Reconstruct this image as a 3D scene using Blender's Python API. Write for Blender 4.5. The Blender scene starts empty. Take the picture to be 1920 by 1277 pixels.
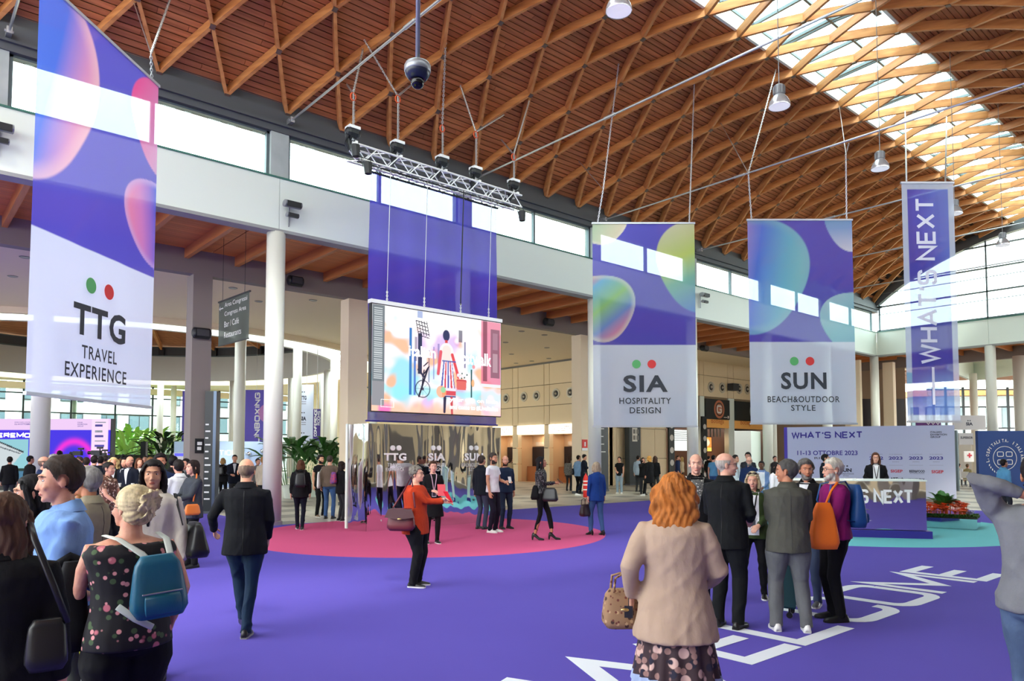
import bpy, math, random
import numpy as np
from mathutils import Vector, Matrix
from mathutils.bvhtree import BVHTree
random.seed(7)
rng = np.random.default_rng(7)
SC = bpy.context.scene
COL = SC.collection
PI = math.pi

# ---------------------------------------------------------------- camera, sky, sun, exposure
# World axes: x runs along the hall's left wall, y points from the hall through that wall, z is up.
FPX = 1357.0
PITCH = math.radians(2.9)
HZ = 852.0
CAM = np.array([-7.487, -17.83, 1.8])
FH = np.array([0.6561, 0.7547, 0.0]); FH /= np.linalg.norm(FH)
RT = np.array([FH[1], -FH[0], 0.0])
UP = np.array([0, 0, 1.0])
FW = FH * math.cos(PITCH) + UP * math.sin(PITCH)
UC = -FH * math.sin(PITCH) + UP * math.cos(PITCH)
PPY = HZ - FPX * math.tan(PITCH)

cam_d = bpy.data.cameras.new('camera')
cam = bpy.data.objects.new('camera', cam_d)
COL.objects.link(cam)
cam_d.sensor_width = 36.0
cam_d.lens = 36.0 * FPX / 1920.0
cam_d.shift_y = (PPY - 638.5) / 1920.0
cam_d.clip_end = 600
cam_d.clip_start = 0.05
cam.matrix_world = Matrix(((RT[0], UC[0], -FW[0], CAM[0]), (RT[1], UC[1], -FW[1], CAM[1]), (RT[2], UC[2], -FW[2], CAM[2]), (0, 0, 0, 1)))
SC.camera = cam

world = bpy.data.worlds.new('overcast_sky')
SC.world = world
world.use_nodes = True
wn = world.node_tree.nodes
wn['Background'].inputs[0].default_value = (0.92, 0.97, 0.97, 1)
wn['Background'].inputs[1].default_value = 6.9

sun_d = bpy.data.lights.new('sun', 'SUN')
sun_d.energy = 5.0
sun_d.angle = math.radians(9)
sun_d.color = (1.0, 0.93, 0.82)
sun = bpy.data.objects.new('sun', sun_d)
COL.objects.link(sun)
SUNDIR = Vector((0.34, 0.62, -0.70)).normalized()      # direction the light travels
sun.rotation_euler = SUNDIR.to_track_quat('-Z', 'Y').to_euler()

SC.view_settings.view_transform = 'Standard'
SC.view_settings.look = 'None'
SC.view_settings.gamma = 1
SC.view_settings.use_curve_mapping = False
SC.view_settings.exposure = 0.06
SC.cycles.max_bounces = 8
SC.cycles.diffuse_bounces = 5
SC.cycles.glossy_bounces = 4
SC.cycles.transmission_bounces = 4
SC.cycles.transparent_max_bounces = 10
SC.cycles.caustics_reflective = False
SC.cycles.caustics_refractive = False
SC.cycles.sample_clamp_indirect = 6.0


def ray(x, y):
    return FW * FPX + RT * (x - 960.0) + UC * (PPY - y)


def hit(x, y, ax, v):
    d = ray(x, y)
    return CAM + d * ((v - CAM[ax]) / d[ax])


def gnd(x, y):
    return hit(x, y, 2, 0.0)


def cf(X, D, z=0.0):
    """point at X metres right of and D metres ahead of the viewpoint, height z"""
    p = CAM + RT * X + FH * D
    return np.array([p[0], p[1], z])


def pxd(x, D, z=0.0):
    return cf((x - 960.0) / FPX * D, D, z)


# ---------------------------------------------------------------- materials
def lin(c):
    a = np.asarray(c, float) / 255.0
    return np.where(a <= 0.04045, a / 12.92, ((a + 0.055) / 1.055) ** 2.4)


MATS = {}


def M(name, rgb, rough=0.6, metal=0.0, bump=None, var=None, emit=0.0, spec=0.4, stretch=(1, 1, 1), sheen=0.0, objvar=0.0, coord='Object'):
    if name in MATS:
        return MATS[name]
    m = bpy.data.materials.new(name)
    m.use_nodes = True
    nt = m.node_tree
    b = nt.nodes['Principled BSDF']
    c = tuple(lin(rgb)) + (1,)
    b.inputs['Base Color'].default_value = c
    b.inputs['Roughness'].default_value = rough
    b.inputs['Metallic'].default_value = metal
    b.inputs['Specular IOR Level'].default_value = spec
    if sheen:
        b.inputs['Sheen Weight'].default_value = sheen
    if emit:
        b.inputs['Emission Color'].default_value = c
        b.inputs['Emission Strength'].default_value = emit
    if bump or var:
        tc = nt.nodes.new('ShaderNodeTexCoord')
        mp = nt.nodes.new('ShaderNodeMapping')
        mp.inputs['Scale'].default_value = stretch
        nt.links.new(tc.outputs[coord], mp.inputs['Vector'])
    last = None
    if var:                                  # (scale, amount, second rgb)
        n = nt.nodes.new('ShaderNodeTexNoise')
        n.inputs['Scale'].default_value = var[0]
        n.inputs['Detail'].default_value = 6
        nt.links.new(mp.outputs[0], n.inputs['Vector'])
        mx = nt.nodes.new('ShaderNodeMix'); mx.data_type = 'RGBA'
        mx.inputs[6].default_value = c
        mx.inputs[7].default_value = tuple(lin(var[2])) + (1,)
        mr = nt.nodes.new('ShaderNodeMapRange')
        mr.inputs[1].default_value = 0.35; mr.inputs[2].default_value = 0.65
        mr.inputs[4].default_value = var[1]
        nt.links.new(n.outputs[0], mr.inputs[0])
        nt.links.new(mr.outputs[0], mx.inputs[0])
        last = mx.outputs[2]
    if objvar:
        oi = nt.nodes.new('ShaderNodeObjectInfo')
        hs = nt.nodes.new('ShaderNodeHueSaturation')
        mr2 = nt.nodes.new('ShaderNodeMapRange')
        mr2.inputs[3].default_value = 1 - objvar; mr2.inputs[4].default_value = 1 + objvar
        nt.links.new(oi.outputs['Random'], mr2.inputs[0])
        nt.links.new(mr2.outputs[0], hs.inputs['Value'])
        if last:
            nt.links.new(last, hs.inputs['Color'])
        else:
            hs.inputs['Color'].default_value = c
        last = hs.outputs[0]
    if last:
        nt.links.new(last, b.inputs['Base Color'])
        if emit:
            nt.links.new(last, b.inputs['Emission Color'])
    if bump:
        n = nt.nodes.new('ShaderNodeTexNoise')
        n.inputs['Scale'].default_value = bump[0]
        n.inputs['Detail'].default_value = 4
        nt.links.new(mp.outputs[0], n.inputs['Vector'])
        bp = nt.nodes.new('ShaderNodeBump')
        bp.inputs['Strength'].default_value = bump[1]
        bp.inputs['Distance'].default_value = bump[2] if len(bump) > 2 else 0.01
        nt.links.new(n.outputs[0], bp.inputs['Height'])
        nt.links.new(bp.outputs[0], b.inputs['Normal'])
    MATS[name] = m
    return m


def glassmat(name, tint=(235, 250, 250), refl=0.08, rough=0.02):
    if name in MATS:
        return MATS[name]
    m = bpy.data.materials.new(name); m.use_nodes = True
    nt = m.node_tree; nt.nodes.clear()
    o = nt.nodes.new('ShaderNodeOutputMaterial')
    t = nt.nodes.new('ShaderNodeBsdfTransparent'); t.inputs[0].default_value = tuple(lin(tint)) + (1,)
    g = nt.nodes.new('ShaderNodeBsdfGlossy'); g.inputs['Roughness'].default_value = rough
    mx = nt.nodes.new('ShaderNodeMixShader'); mx.inputs[0].default_value = refl
    nt.links.new(t.outputs[0], mx.inputs[1]); nt.links.new(g.outputs[0], mx.inputs[2]); nt.links.new(mx.outputs[0], o.inputs[0])
    MATS[name] = m
    return m


def printmat(name, kind='banner', emit=1.0, clear=0.16):
    """colours come from the mesh's colour attribute (flat print or a lit display)"""
    if name in MATS:
        return MATS[name]
    m = bpy.data.materials.new(name); m.use_nodes = True
    nt = m.node_tree; nt.nodes.clear()
    o = nt.nodes.new('ShaderNodeOutputMaterial')
    a = nt.nodes.new('ShaderNodeAttribute'); a.attribute_name = 'Col'
    if kind == 'screen':
        e = nt.nodes.new('ShaderNodeEmission'); e.inputs[1].default_value = emit
        nt.links.new(a.outputs['Color'], e.inputs[0]); nt.links.new(e.outputs[0], o.inputs[0])
    elif kind == 'solid':
        p = nt.nodes.new('ShaderNodeBsdfPrincipled'); p.inputs['Roughness'].default_value = 0.75
        nt.links.new(a.outputs['Color'], p.inputs['Base Color']); nt.links.new(p.outputs[0], o.inputs[0])
    else:
        d = nt.nodes.new('ShaderNodeBsdfDiffuse')
        t = nt.nodes.new('ShaderNodeBsdfTranslucent')
        x = nt.nodes.new('ShaderNodeBsdfTransparent')
        m1 = nt.nodes.new('ShaderNodeMixShader'); m1.inputs[0].default_value = 0.5
        m2 = nt.nodes.new('ShaderNodeMixShader'); m2.inputs[0].default_value = clear
        nt.links.new(a.outputs['Color'], d.inputs[0]); nt.links.new(a.outputs['Color'], t.inputs[0])
        nt.links.new(d.outputs[0], m1.inputs[1]); nt.links.new(t.outputs[0], m1.inputs[2])
        nt.links.new(m1.outputs[0], m2.inputs[1]); nt.links.new(x.outputs[0], m2.inputs[2])
        nt.links.new(m2.outputs[0], o.inputs[0])
    MATS[name] = m
    return m


# ---------------------------------------------------------------- mesh building
class MB:
    def __init__(s):
        s.v = []; s.f = []; s.m = []; s.n = 0; s.mi = 0

    def add(s, vs, fs):
        vs = np.asarray(vs, float).reshape(-1, 3)
        s.v.append(vs)
        for f in fs:
            s.f.append([i + s.n for i in f]); s.m.append(s.mi)
        s.n += len(vs)
        return s

    def box(s, x0, x1, y0, y1, z0, z1):
        x0, x1 = min(x0, x1), max(x0, x1); y0, y1 = min(y0, y1), max(y0, y1); z0, z1 = min(z0, z1), max(z0, z1)
        return s.add([(x0, y0, z0), (x1, y0, z0), (x1, y1, z0), (x0, y1, z0), (x0, y0, z1), (x1, y0, z1), (x1, y1, z1), (x0, y1, z1)],
                     [(0, 3, 2, 1), (4, 5, 6, 7), (0, 1, 5, 4), (1, 2, 6, 5), (2, 3, 7, 6), (3, 0, 4, 7)])

    def obox(s, c, ax, ay, az):
        """box from centre and three half-extent vectors"""
        c, ax, ay, az = [np.asarray(q, float) for q in (c, ax, ay, az)]
        vs = [c - ax - ay - az, c + ax - ay - az, c + ax + ay - az, c - ax + ay - az, c - ax - ay + az, c + ax - ay + az, c + ax + ay + az, c - ax + ay + az]
        return s.add(vs, [(0, 3, 2, 1), (4, 5, 6, 7), (0, 1, 5, 4), (1, 2, 6, 5), (2, 3, 7, 6), (3, 0, 4, 7)])

    def bar(s, p0, p1, w, h, up=(0, 0, 1)):
        p0 = np.asarray(p0, float); p1 = np.asarray(p1, float); up = np.asarray(up, float)
        d = p1 - p0; L = np.linalg.norm(d); d = d / L
        sd = np.cross(d, up); sd /= np.linalg.norm(sd); u = np.cross(sd, d)
        return s.obox((p0 + p1) / 2, d * L / 2, sd * w / 2, u * h / 2)

    def tube(s, pts, rad, n=10, ref=None, cap=True, dome=0.55):
        pts = [np.asarray(p, float) for p in pts]
        k = len(pts)
        if not isinstance(rad, (list, tuple)):
            rad = [rad] * k
        rad = [(r, r) if not isinstance(r, (tuple, list)) else r for r in rad]
        if dome and cap:
            def ext(p, q, r):
                d = p - q; d /= (np.linalg.norm(d) + 1e-9)
                m_ = min(r)
                return [(p + d * m_ * dome * 0.6, (r[0] * .8, r[1] * .8)), (p + d * m_ * dome, (r[0] * .45, r[1] * .45))]
            a = ext(pts[0], pts[1], rad[0])[::-1]; b = ext(pts[-1], pts[-2], rad[-1])
            pts = [q[0] for q in a] + pts + [q[0] for q in b]
            rad = [q[1] for q in a] + list(rad) + [q[1] for q in b]
            k = len(pts)
        if ref is None:
            d = pts[-1] - pts[0]
            ref = np.array([0, 0, 1.0]) if abs(d[2]) < 0.9 * np.linalg.norm(d) else np.array([1.0, 0, 0])
        ref = np.asarray(ref, float)
        th = np.linspace(0, 2 * PI, n, endpoint=False)
        ct = np.cos(th)[:, None]; st = np.sin(th)[:, None]
        vs = []
        for i in range(k):
            t = pts[min(i + 1, k - 1)] - pts[max(i - 1, 0)]
            t = t / (np.linalg.norm(t) + 1e-9)
            A = ref - t * np.dot(ref, t); A /= (np.linalg.norm(A) + 1e-9)
            B = np.cross(t, A)
            vs.append(pts[i] + rad[i][0] * ct * A + rad[i][1] * st * B)
        fs = []
        for i in range(k - 1):
            for j in range(n):
                a = i * n + j; b = i * n + (j + 1) % n
                fs.append((a, b, b + n, a + n))
        if cap:
            fs.append(tuple(range(n - 1, -1, -1))); fs.append(tuple((k - 1) * n + j for j in range(n)))
        return s.add(np.concatenate(vs), fs)

    def cyl(s, p0, p1, r, r2=None, n=12):
        return s.tube([p0, p1], [(r, r), (r2 if r2 is not None else r,) * 2], n, dome=0)

    def ell(s, c, r, n=12, k=8, R=None):
        c = np.asarray(c, float); r = np.asarray(r if hasattr(r, '__len__') else (r, r, r), float)
        vs = [(0, 0, -1)]
        for i in range(1, k):
            ph = -PI / 2 + PI * i / k
            for j in range(n):
                t = 2 * PI * j / n
                vs.append((math.cos(ph) * math.cos(t), math.cos(ph) * math.sin(t), math.sin(ph)))
        vs.append((0, 0, 1))
        vs = np.array(vs) * r
        if R is not None:
            vs = vs @ np.asarray(R).T
        fs = []
        for j in range(n):
            fs.append((0, 1 + (j + 1) % n, 1 + j))
        for i in range(k - 2):
            for j in range(n):
                a = 1 + i * n + j; b = 1 + i * n + (j + 1) % n
                fs.append((a, b, b + n, a + n))
        l = 1 + (k - 2) * n; e = len(vs) - 1
        for j in range(n):
            fs.append((l + j, l + (j + 1) % n, e))
        return s.add(vs + c, fs)

    def lathe(s, c, prof, n=16, axis=None):
        """prof: list of (r, z) about the vertical through c"""
        c = np.asarray(c, float); vs = []; fs = []
        for r, z in prof:
            for j in range(n):
                t = 2 * PI * j / n
                vs.append((c[0] + r * math.cos(t), c[1] + r * math.sin(t), c[2] + z))
        for i in range(len(prof) - 1):
            for j in range(n):
                a = i * n + j; b = i * n + (j + 1) % n
                fs.append((a, b, b + n, a + n))
        return s.add(vs, fs)

    def prism(s, pts2, o, ax, ay, az, th):
        """polygon pts2 in plane (o, ax, ay) extruded th along az"""
        o, ax, ay, az = [np.asarray(q, float) for q in (o, ax, ay, az)]
        k = len(pts2)
        f = [o + ax * p[0] + ay * p[1] for p in pts2]
        b = [q + az * th for q in f]
        fs = [tuple(range(k - 1, -1, -1)), tuple(range(k, 2 * k))]
        for i in range(k):
            j = (i + 1) % k
            fs.append((i, j, j + k, i + k))
        return s.add(f + b, fs)

    def xf(s, fn):
        s.v = [fn(np.concatenate(s.v))] if s.v else []
        return s

    def data(s, name, mats):
        me = bpy.data.meshes.new(name)
        v = np.concatenate(s.v) if s.v else np.zeros((0, 3))
        me.from_pydata(v.tolist(), [], s.f)
        if not isinstance(mats, (list, tuple)):
            mats = [mats]
        for q in mats:
            me.materials.append(q)
        if len(mats) > 1:
            me.polygons.foreach_set('material_index', s.m)
        return me

    def build(s, name, mats, parent=None, smooth=False, local=False, kind=None, shift=None):
        if parent is not None and not local and s.v:
            o = wloc(parent)
            s.v = [q - o for q in s.v]
        me = s.data(name, mats)
        if smooth:
            me.shade_smooth()
        ob = bpy.data.objects.new(name, me)
        COL.objects.link(ob)
        if parent is not None:
            ob.parent = parent
        if kind:
            ob['kind'] = kind
        return ob


def wloc(o):
    p = np.zeros(3)
    while o is not None:
        p = p + np.array(o.location); o = o.parent
    return p


def tag(o, label=None, cat=None, group=None, kind=None):
    if label: o['label'] = label
    if cat: o['category'] = cat
    if group: o['group'] = group
    if kind: o['kind'] = kind
    return o


def thing(name, label, cat, loc=(0, 0, 0), rz=0.0, group=None, kind=None):
    o = bpy.data.objects.new(name, None); COL.objects.link(o)
    o.empty_display_size = 0.1
    o.location = tuple(float(q) for q in loc); o.rotation_euler = (0, 0, rz)
    return tag(o, label, cat, group, kind)


def inst(name, me, parent, loc=(0, 0, 0), rz=0.0):
    o = bpy.data.objects.new(name, me); COL.objects.link(o)
    o.parent = parent; o.location = tuple(float(q) for q in loc); o.rotation_euler = (0, 0, rz)
    return o


# ---------------------------------------------------------------- lettering
TEXTS = []


def text(s, parent, o, ax, ay, w, h, mat, depth=0.006, bold=0.0, name='lettering', local=False, spacing=1.0):
    """letters fitted into the w x h rectangle with lower left corner o and axes ax (reading) and ay (up)"""
    cu = bpy.data.curves.new('letters', 'FONT')
    cu.body = s; cu.size = 1.0; cu.resolution_u = 3
    cu.offset = bold; cu.space_character = spacing
    ob = bpy.data.objects.new('letters', cu); COL.objects.link(ob)
    TEXTS.append((ob, parent, np.asarray(o, float), np.asarray(ax, float), np.asarray(ay, float), w, h, mat, depth, name, local))


def flush_texts():
    dg = bpy.context.evaluated_depsgraph_get()
    for ob, parent, o, ax, ay, w, h, mat, depth, name, local in TEXTS:
        me = bpy.data.meshes.new_from_object(ob.evaluated_get(dg))
        n = len(me.vertices)
        if n == 0:
            continue
        v = np.empty(n * 3, np.float32); me.vertices.foreach_get('co', v); v = v.reshape(-1, 3).astype(float)
        fs = [tuple(p.vertices) for p in me.polygons]
        bpy.data.meshes.remove(me)
        x0, x1 = v[:, 0].min(), v[:, 0].max(); y0, y1 = v[:, 1].min(), v[:, 1].max()
        if w is None: w = h * (x1 - x0) / (y1 - y0)
        u = (v[:, 0] - x0) / (x1 - x0) * w; q = (v[:, 1] - y0) / max(y1 - y0, 1e-6) * h
        az = np.cross(ax, ay)
        pts = o + u[:, None] * ax + q[:, None] * ay + az * depth
        b = MB(); b.add(pts, fs)
        b.build(name, mat, parent, local=local)
    for t in TEXTS:
        cu = t[0].data
        bpy.data.objects.remove(t[0]); bpy.data.curves.remove(cu)
    TEXTS.clear()


def _arc(cx, cy, r, a0, a1, k=5, ry=None):
    ry = ry or r
    return [(cx + r * math.cos(math.radians(a0 + (a1 - a0) * i / k)), cy + ry * math.sin(math.radians(a0 + (a1 - a0) * i / k))) for i in range(k + 1)]


def glyphs(W=0.9):
    r = 0.2
    g = {}
    g['W'] = (1.25, [[(0, 1), (0.3, 0), (0.625, 0.95), (0.95, 0), (1.25, 1)]])
    g['H'] = (W, [[(0, 0), (0, 1)], [(W, 0), (W, 1)], [(0, .5), (W, .5)]])
    g['A'] = (1.0, [[(0, 0), (.5, 1), (1.0, 0)], [(.2, .32), (.8, .32)]])
    g['T'] = (W, [[(0, 1), (W, 1)], [(W / 2, 1), (W / 2, 0)]])
    g["'"] = (0.12, [[(0.1, 1.0), (0.02, .72)]])
    g['S'] = (W, [_arc(W - r, 1 - r, r, 0, 90) + _arc(r, 1 - r, r, 90, 180) + _arc(r, .5 + r * .95, r, 180, 270)[0:] + _arc(W - r, .5 - r * 1.05 + 0.01, r, 90, 0) + _arc(W - r, r, r, 0, -90) + _arc(r, r, r, 270, 180)])
    g['N'] = (W, [[(0, 0), (0, 1), (W, 0), (W, 1)]])
    g['E'] = (W * .9, [[(W * .9, 1), (0, 1), (0, 0), (W * .9, 0)], [(0, .5), (W * .8, .5)]])
    g['X'] = (W, [[(0, 0), (W, 1)], [(0, 1), (W, 0)]])
    g['L'] = (W * .85, [[(0, 1), (0, 0), (W * .85, 0)]])
    g['C'] = (W, [[(W, .74)] + _arc(W - r, 1 - r, r, 0, 90) + _arc(r, 1 - r, r, 90, 180) + _arc(r, r, r, 180, 270) + _arc(W - r, r, r, 270, 360) + [(W, .26)]])
    g['O'] = (W, [_arc(W - r, 1 - r, r, 0, 90) + _arc(r, 1 - r, r, 90, 180) + _arc(r, r, r, 180, 270) + _arc(W - r, r, r, 270, 360) + [(W, 1 - r)]])
    g['0'] = g['O']
    g['M'] = (1.1, [[(0, 0), (0, 1), (.55, .25), (1.1, 1), (1.1, 0)]])
    g['U'] = (W, [[(0, 1)] + _arc(r, r, r, 180, 270) + _arc(W - r, r, r, 270, 360) + [(W, 1)]])
    g['B'] = (W, [[(0, 0), (0, 1), (W - r, 1)] + _arc(W - r, .76, .2, 90, -90, 5, .25) + [(0, .5)], [(W - r, .5)] + _arc(W - r, .25, .2, 90, -90, 5, .25) + [(0, 0)]])
    g['V'] = (1.0, [[(0, 1), (.5, 0), (1, 1)]])
    g['I'] = (0.0, [[(0, 0), (0, 1)]])
    g['1'] = (0.2, [[(0, .85), (.2, 1), (.2, 0)]])
    g['-'] = (0.35, [[(0, .5), (.35, .5)]])
    g['G'] = (W, [[(W, .78)] + _arc(W - r, 1 - r, r, 0, 90) + _arc(r, 1 - r, r, 90, 180) + _arc(r, r, r, 180, 270) + _arc(W - r, r, r, 270, 360) + [(W, .48), (W * .55, .48)]])
    g['R'] = (W, [[(0, 0), (0, 1), (W - r, 1)] + _arc(W - r, .74, .2, 90, -90, 5, .26) + [(0, .48)], [(W * .55, .48), (W, 0)]])
    g['F'] = (W * .85, [[(W * .85, 1), (0, 1), (0, 0)], [(0, .5), (W * .75, .5)]])
    g['P'] = (W, [[(0, 0), (0, 1), (W - r, 1)] + _arc(W - r, .72, .2, 90, -90, 5, .28) + [(0, .44)]])
    g['D'] = (W, [[(0, 0), (0, 1)] + _arc(W - r, 1 - r, r, 90, 0) + _arc(W - r, r, r, 0, -90) + [(0, 0)]])
    g['2'] = (W, [[(0, .75)] + _arc(r, 1 - r, r, 180, 90) + _arc(W - r, 1 - r, r, 90, 0) + [(W, .62), (0, 0), (W, 0)]])
    g['3'] = (W, [[(0, 1), (W - r, 1)] + _arc(W - r, .76, .2, 90, -90, 5, .25) + [(W * .35, .5)], [(W - r, .5)] + _arc(W - r, .25, .2, 90, -90, 5, .25) + [(0, 0)]])
    return g


GLY = glyphs()


def ribbon(pl, t):
    """flat ribbon with mitred joints along a polyline"""
    p = np.array(pl, float); k = len(p)
    L = []; Rr = []
    for i in range(k):
        d0 = p[i] - p[i - 1] if i else p[1] - p[0]
        d1 = p[i + 1] - p[i] if i < k - 1 else p[i] - p[i - 1]
        d0 /= np.linalg.norm(d0) + 1e-9; d1 /= np.linalg.norm(d1) + 1e-9
        n0 = np.array([-d0[1], d0[0]]); n1 = np.array([-d1[1], d1[0]])
        n = n0 + n1; n /= np.linalg.norm(n) + 1e-9
        sc = min(1.0 / max(np.dot(n, n0), 0.35), 2.4)
        L.append(p[i] + n * t / 2 * sc); Rr.append(p[i] - n * t / 2 * sc)
    vs = L + Rr
    return vs, [(i, i + 1, k + i + 1, k + i) for i in range(k - 1)]


def stroke(s, parent, o, ax, ay, w, h, mat, t=0.14, depth=0.006, gap=0.34, name='lettering', local=False, split=False, rise=0.0):
    o = np.asarray(o, float); ax = np.asarray(ax, float); ay = np.asarray(ay, float)
    az = np.cross(ax, ay)
    x = 0.0; items = []
    for ch in s:
        if ch == ' ':
            x += 0.6; continue
        gw, pls = GLY[ch]
        items.append((x, pls)); x += gw + gap
    tot = x - gap
    sx = w / tot; sy = h
    b = MB()
    for x0, pls in items:
        if split: b = MB()
        for i, pl in enumerate(pls):
            pl2 = [((x0 + q[0]) * sx, q[1] * (sy - t * h) + t * h / 2) for q in pl]
            vs, fs = ribbon(pl2, t * h)
            if rise:
                top = [o + ax * q[0] + ay * q[1] + az * (depth + rise) for q in vs]
                b.add(top, fs)
                k = len(vs) // 2
                bot = [o + ax * q[0] + ay * q[1] + az * depth for q in vs]
                nn = len(vs)
                side = []
                for a in range(k - 1):
                    side += [(a, a + 1, nn + a + 1, nn + a), (k + a, k + a + 1, nn + k + a + 1, nn + k + a)]
                side += [(0, k, nn + k, nn), (k - 1, nn + k - 1, nn + 2 * k - 1, 2 * k - 1)]
                b.add(top + bot, side)
            else:
                b.add([o + ax * q[0] + ay * q[1] + az * (depth + 0.0004 * i) for q in vs], fs)
        if split: b.build(name, mat, parent, local=local)
    if not split:
        b.build(name, mat, parent, local=local)


def disc(parent, c, ax, ay, r, mat, depth=0.005, name='dot', n=24, r2=None, th=0.0, local=False):
    c = np.asarray(c, float); ax = np.asarray(ax, float); ay = np.asarray(ay, float); az = np.cross(ax, ay)
    b = MB()
    c = c + az * depth
    t = [2 * PI * i / n for i in range(n)]
    out = [c + ax * r * math.cos(q) + ay * r * math.sin(q) for q in t]
    if r2:
        inn = [c + ax * r2 * math.cos(q) + ay * r2 * math.sin(q) for q in t]
        b.add(out + inn, [(i, (i + 1) % n, n + (i + 1) % n, n + i) for i in range(n)])
    else:
        b.add(out, [tuple(range(n))])
        if th:
            bk = [q - az * th for q in out]
            b.add(out + bk, [(i, n + i, n + (i + 1) % n, (i + 1) % n) for i in range(n)])
    return b.build(name, mat, parent, local=local)


def painted(name, o, ax, ay, w, h, nx, ny, fn, mat, parent=None, wave=0.0, local=False, seed=0):
    """grid sheet with a colour per vertex from fn(U, V) -> (...,3) linear; U right, V up in 0..1"""
    o = np.asarray(o, float); ax = np.asarray(ax, float); ay = np.asarray(ay, float); az = np.cross(ax, ay)
    U, V = np.meshgrid(np.linspace(0, 1, nx + 1), np.linspace(0, 1, ny + 1))
    P = o + (U * w)[..., None] * ax + (V * h)[..., None] * ay
    if wave:
        rr = np.random.default_rng(seed)
        dz = np.zeros_like(U)
        for k in range(5):
            fx = rr.uniform(1.5, 9); fy = rr.uniform(0.2, 1.6); ph = rr.uniform(0, 6.3)
            dz += np.sin(fx * 2 * PI * U + fy * 2 * PI * V + ph) / (fx * 0.6)
        P = P + (dz * wave)[..., None] * az
    P = P.reshape(-1, 3)
    if parent is not None and not local:
        P = P - wloc(parent)
    idx = np.arange((nx + 1) * (ny + 1)).reshape(ny + 1, nx + 1)
    q = np.stack([idx[:-1, :-1], idx[:-1, 1:], idx[1:, 1:], idx[1:, :-1]], -1).reshape(-1, 4)
    me = bpy.data.meshes.new(name)
    me.vertices.add(len(P)); me.vertices.foreach_set('co', P.ravel())
    me.loops.add(q.size); me.loops.foreach_set('vertex_index', q.ravel())
    me.polygons.add(len(q)); me.polygons.foreach_set('loop_start', np.arange(0, q.size, 4))
    me.update(calc_edges=True)
    col = fn(U, V).reshape(-1, 3)
    rgba = np.concatenate([col, np.ones((len(col), 1))], 1)
    ca = me.color_attributes.new('Col', 'FLOAT_COLOR', 'POINT')
    ca.data.foreach_set('color', rgba.astype(np.float32).ravel())
    me.materials.append(mat)
    me.shade_smooth()
    ob = bpy.data.objects.new(name, me); COL.objects.link(ob)
    if parent is not None: ob.parent = parent
    return ob


X3 = np.array([1.0, 0, 0]); Y3 = np.array([0, 1.0, 0]); Z3 = np.array([0, 0, 1.0])
# ================================================================ THE BUILDING
white_paint = M('white_fascia_paint', (226, 236, 226), 0.5, bump=(3, 0.05))
grey_steel = M('dark_grey_steel', (78, 82, 86), 0.5)
soffit_grey = M('grey_eave_lining', (150, 152, 150), 0.6)
concrete = M('pale_concrete', (160, 170, 168), 0.8, bump=(6, 0.2), var=(1.5, 0.5, (190, 198, 194)))
column_paint = M('column_paint', (222, 222, 212), 0.35)
taupe = M('taupe_beam_paint', (140, 130, 124), 0.7)
cream = M('cream_plaster', (240, 222, 192), 0.8)
wood_deck = M('roof_board_wood', (186, 118, 74), 0.6, var=(2.2, 0.8, (150, 90, 54)), stretch=(0.35, 6, 6), bump=(8, 0.15), objvar=0.16)
wood_beam = M('glulam_wood', (208, 146, 88), 0.5, var=(2.0, 0.8, (176, 112, 62)), stretch=(0.6, 0.6, 5), bump=(10, 0.1), objvar=0.07)
deck_dark = M('deck_gap_dark', (46, 26, 16), 0.9)
joist_wood = M('aisle_joist_wood', (208, 138, 80), 0.5, var=(2, 0.7, (184, 114, 62)), stretch=(4, .4, 4), objvar=0.05)
board_aisle = M('aisle_board_wood', (226, 146, 80), 0.55, var=(2, 0.7, (196, 120, 62)), stretch=(.4, 5, 5), objvar=0.1)
frame_grey = M('window_frame_grey', (98, 112, 116), 0.4, metal=0.3)
pane = glassmat('clear_pane', (240, 250, 250), 0.05)
rodmat = M('galvanised_steel', (190, 192, 194), 0.35, metal=0.8)
node_steel = M('node_plate_steel', (120, 105, 92), 0.4, metal=0.6)

BAY = 6.06
COLS = [0.05 + BAY * k for k in range(-2, 7)]
UEND = 36.4
W_HALL = 17.1

# ---- floor of pale stone with thin dark courses
floor = bpy.data.objects.new('floor', None); COL.objects.link(floor); floor['kind'] = 'structure'
stone = M('pale_stone_paving', (206, 200, 186), 0.35, var=(1.2, 0.5, (186, 180, 166)), bump=(14, 0.05))
stone_dark = M('grey_stone_course', (150, 146, 138), 0.4)
stone_warm = M('warm_stone_paving', (196, 160, 120), 0.35)
b = MB(); b.box(-60, 90, -60, 130, -0.3, -0.03); b.build('floor_slab', M('grout_grey', (120, 116, 108), 0.8), floor)
tile = MB(); tile.box(0, 0.985, 0, 0.985, -0.03, 0.0); tile_me = tile.data('floor_tile', stone)
tile2_me = tile.data('floor_tile', stone_dark)
# paving seen between the carpet and the shops: tiles 1.0 m, every third course darker
n_t = 0; rest = MB()
for i in range(-22, 62):
    for j in range(-22, 58):
        x = i * 1.0; y = j * 1.0
        dx = x - CAM[0]; dy = y - CAM[1]
        D = dx * FH[0] + dy * FH[1]; X = dx * RT[0] + dy * RT[1]
        if D < 1 or abs(X) > D * 0.80 + 2 or D > 75: continue
        dark = (i + 2 * j) % 5 == 0
        if D < 42 and y > 0.4 and n_t < 300 and x > -4:
            inst('floor_tile', tile2_me if dark else tile_me, floor, (x, y, 0)); n_t += 1
        else:
            rest.mi = 1 if dark else 0
            rest.box(x, x + 0.985, y, y + 0.985, -0.03, 0.0)
rest.build('paving_tiles', [stone, stone_dark], floor, kind='stuff')

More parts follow.
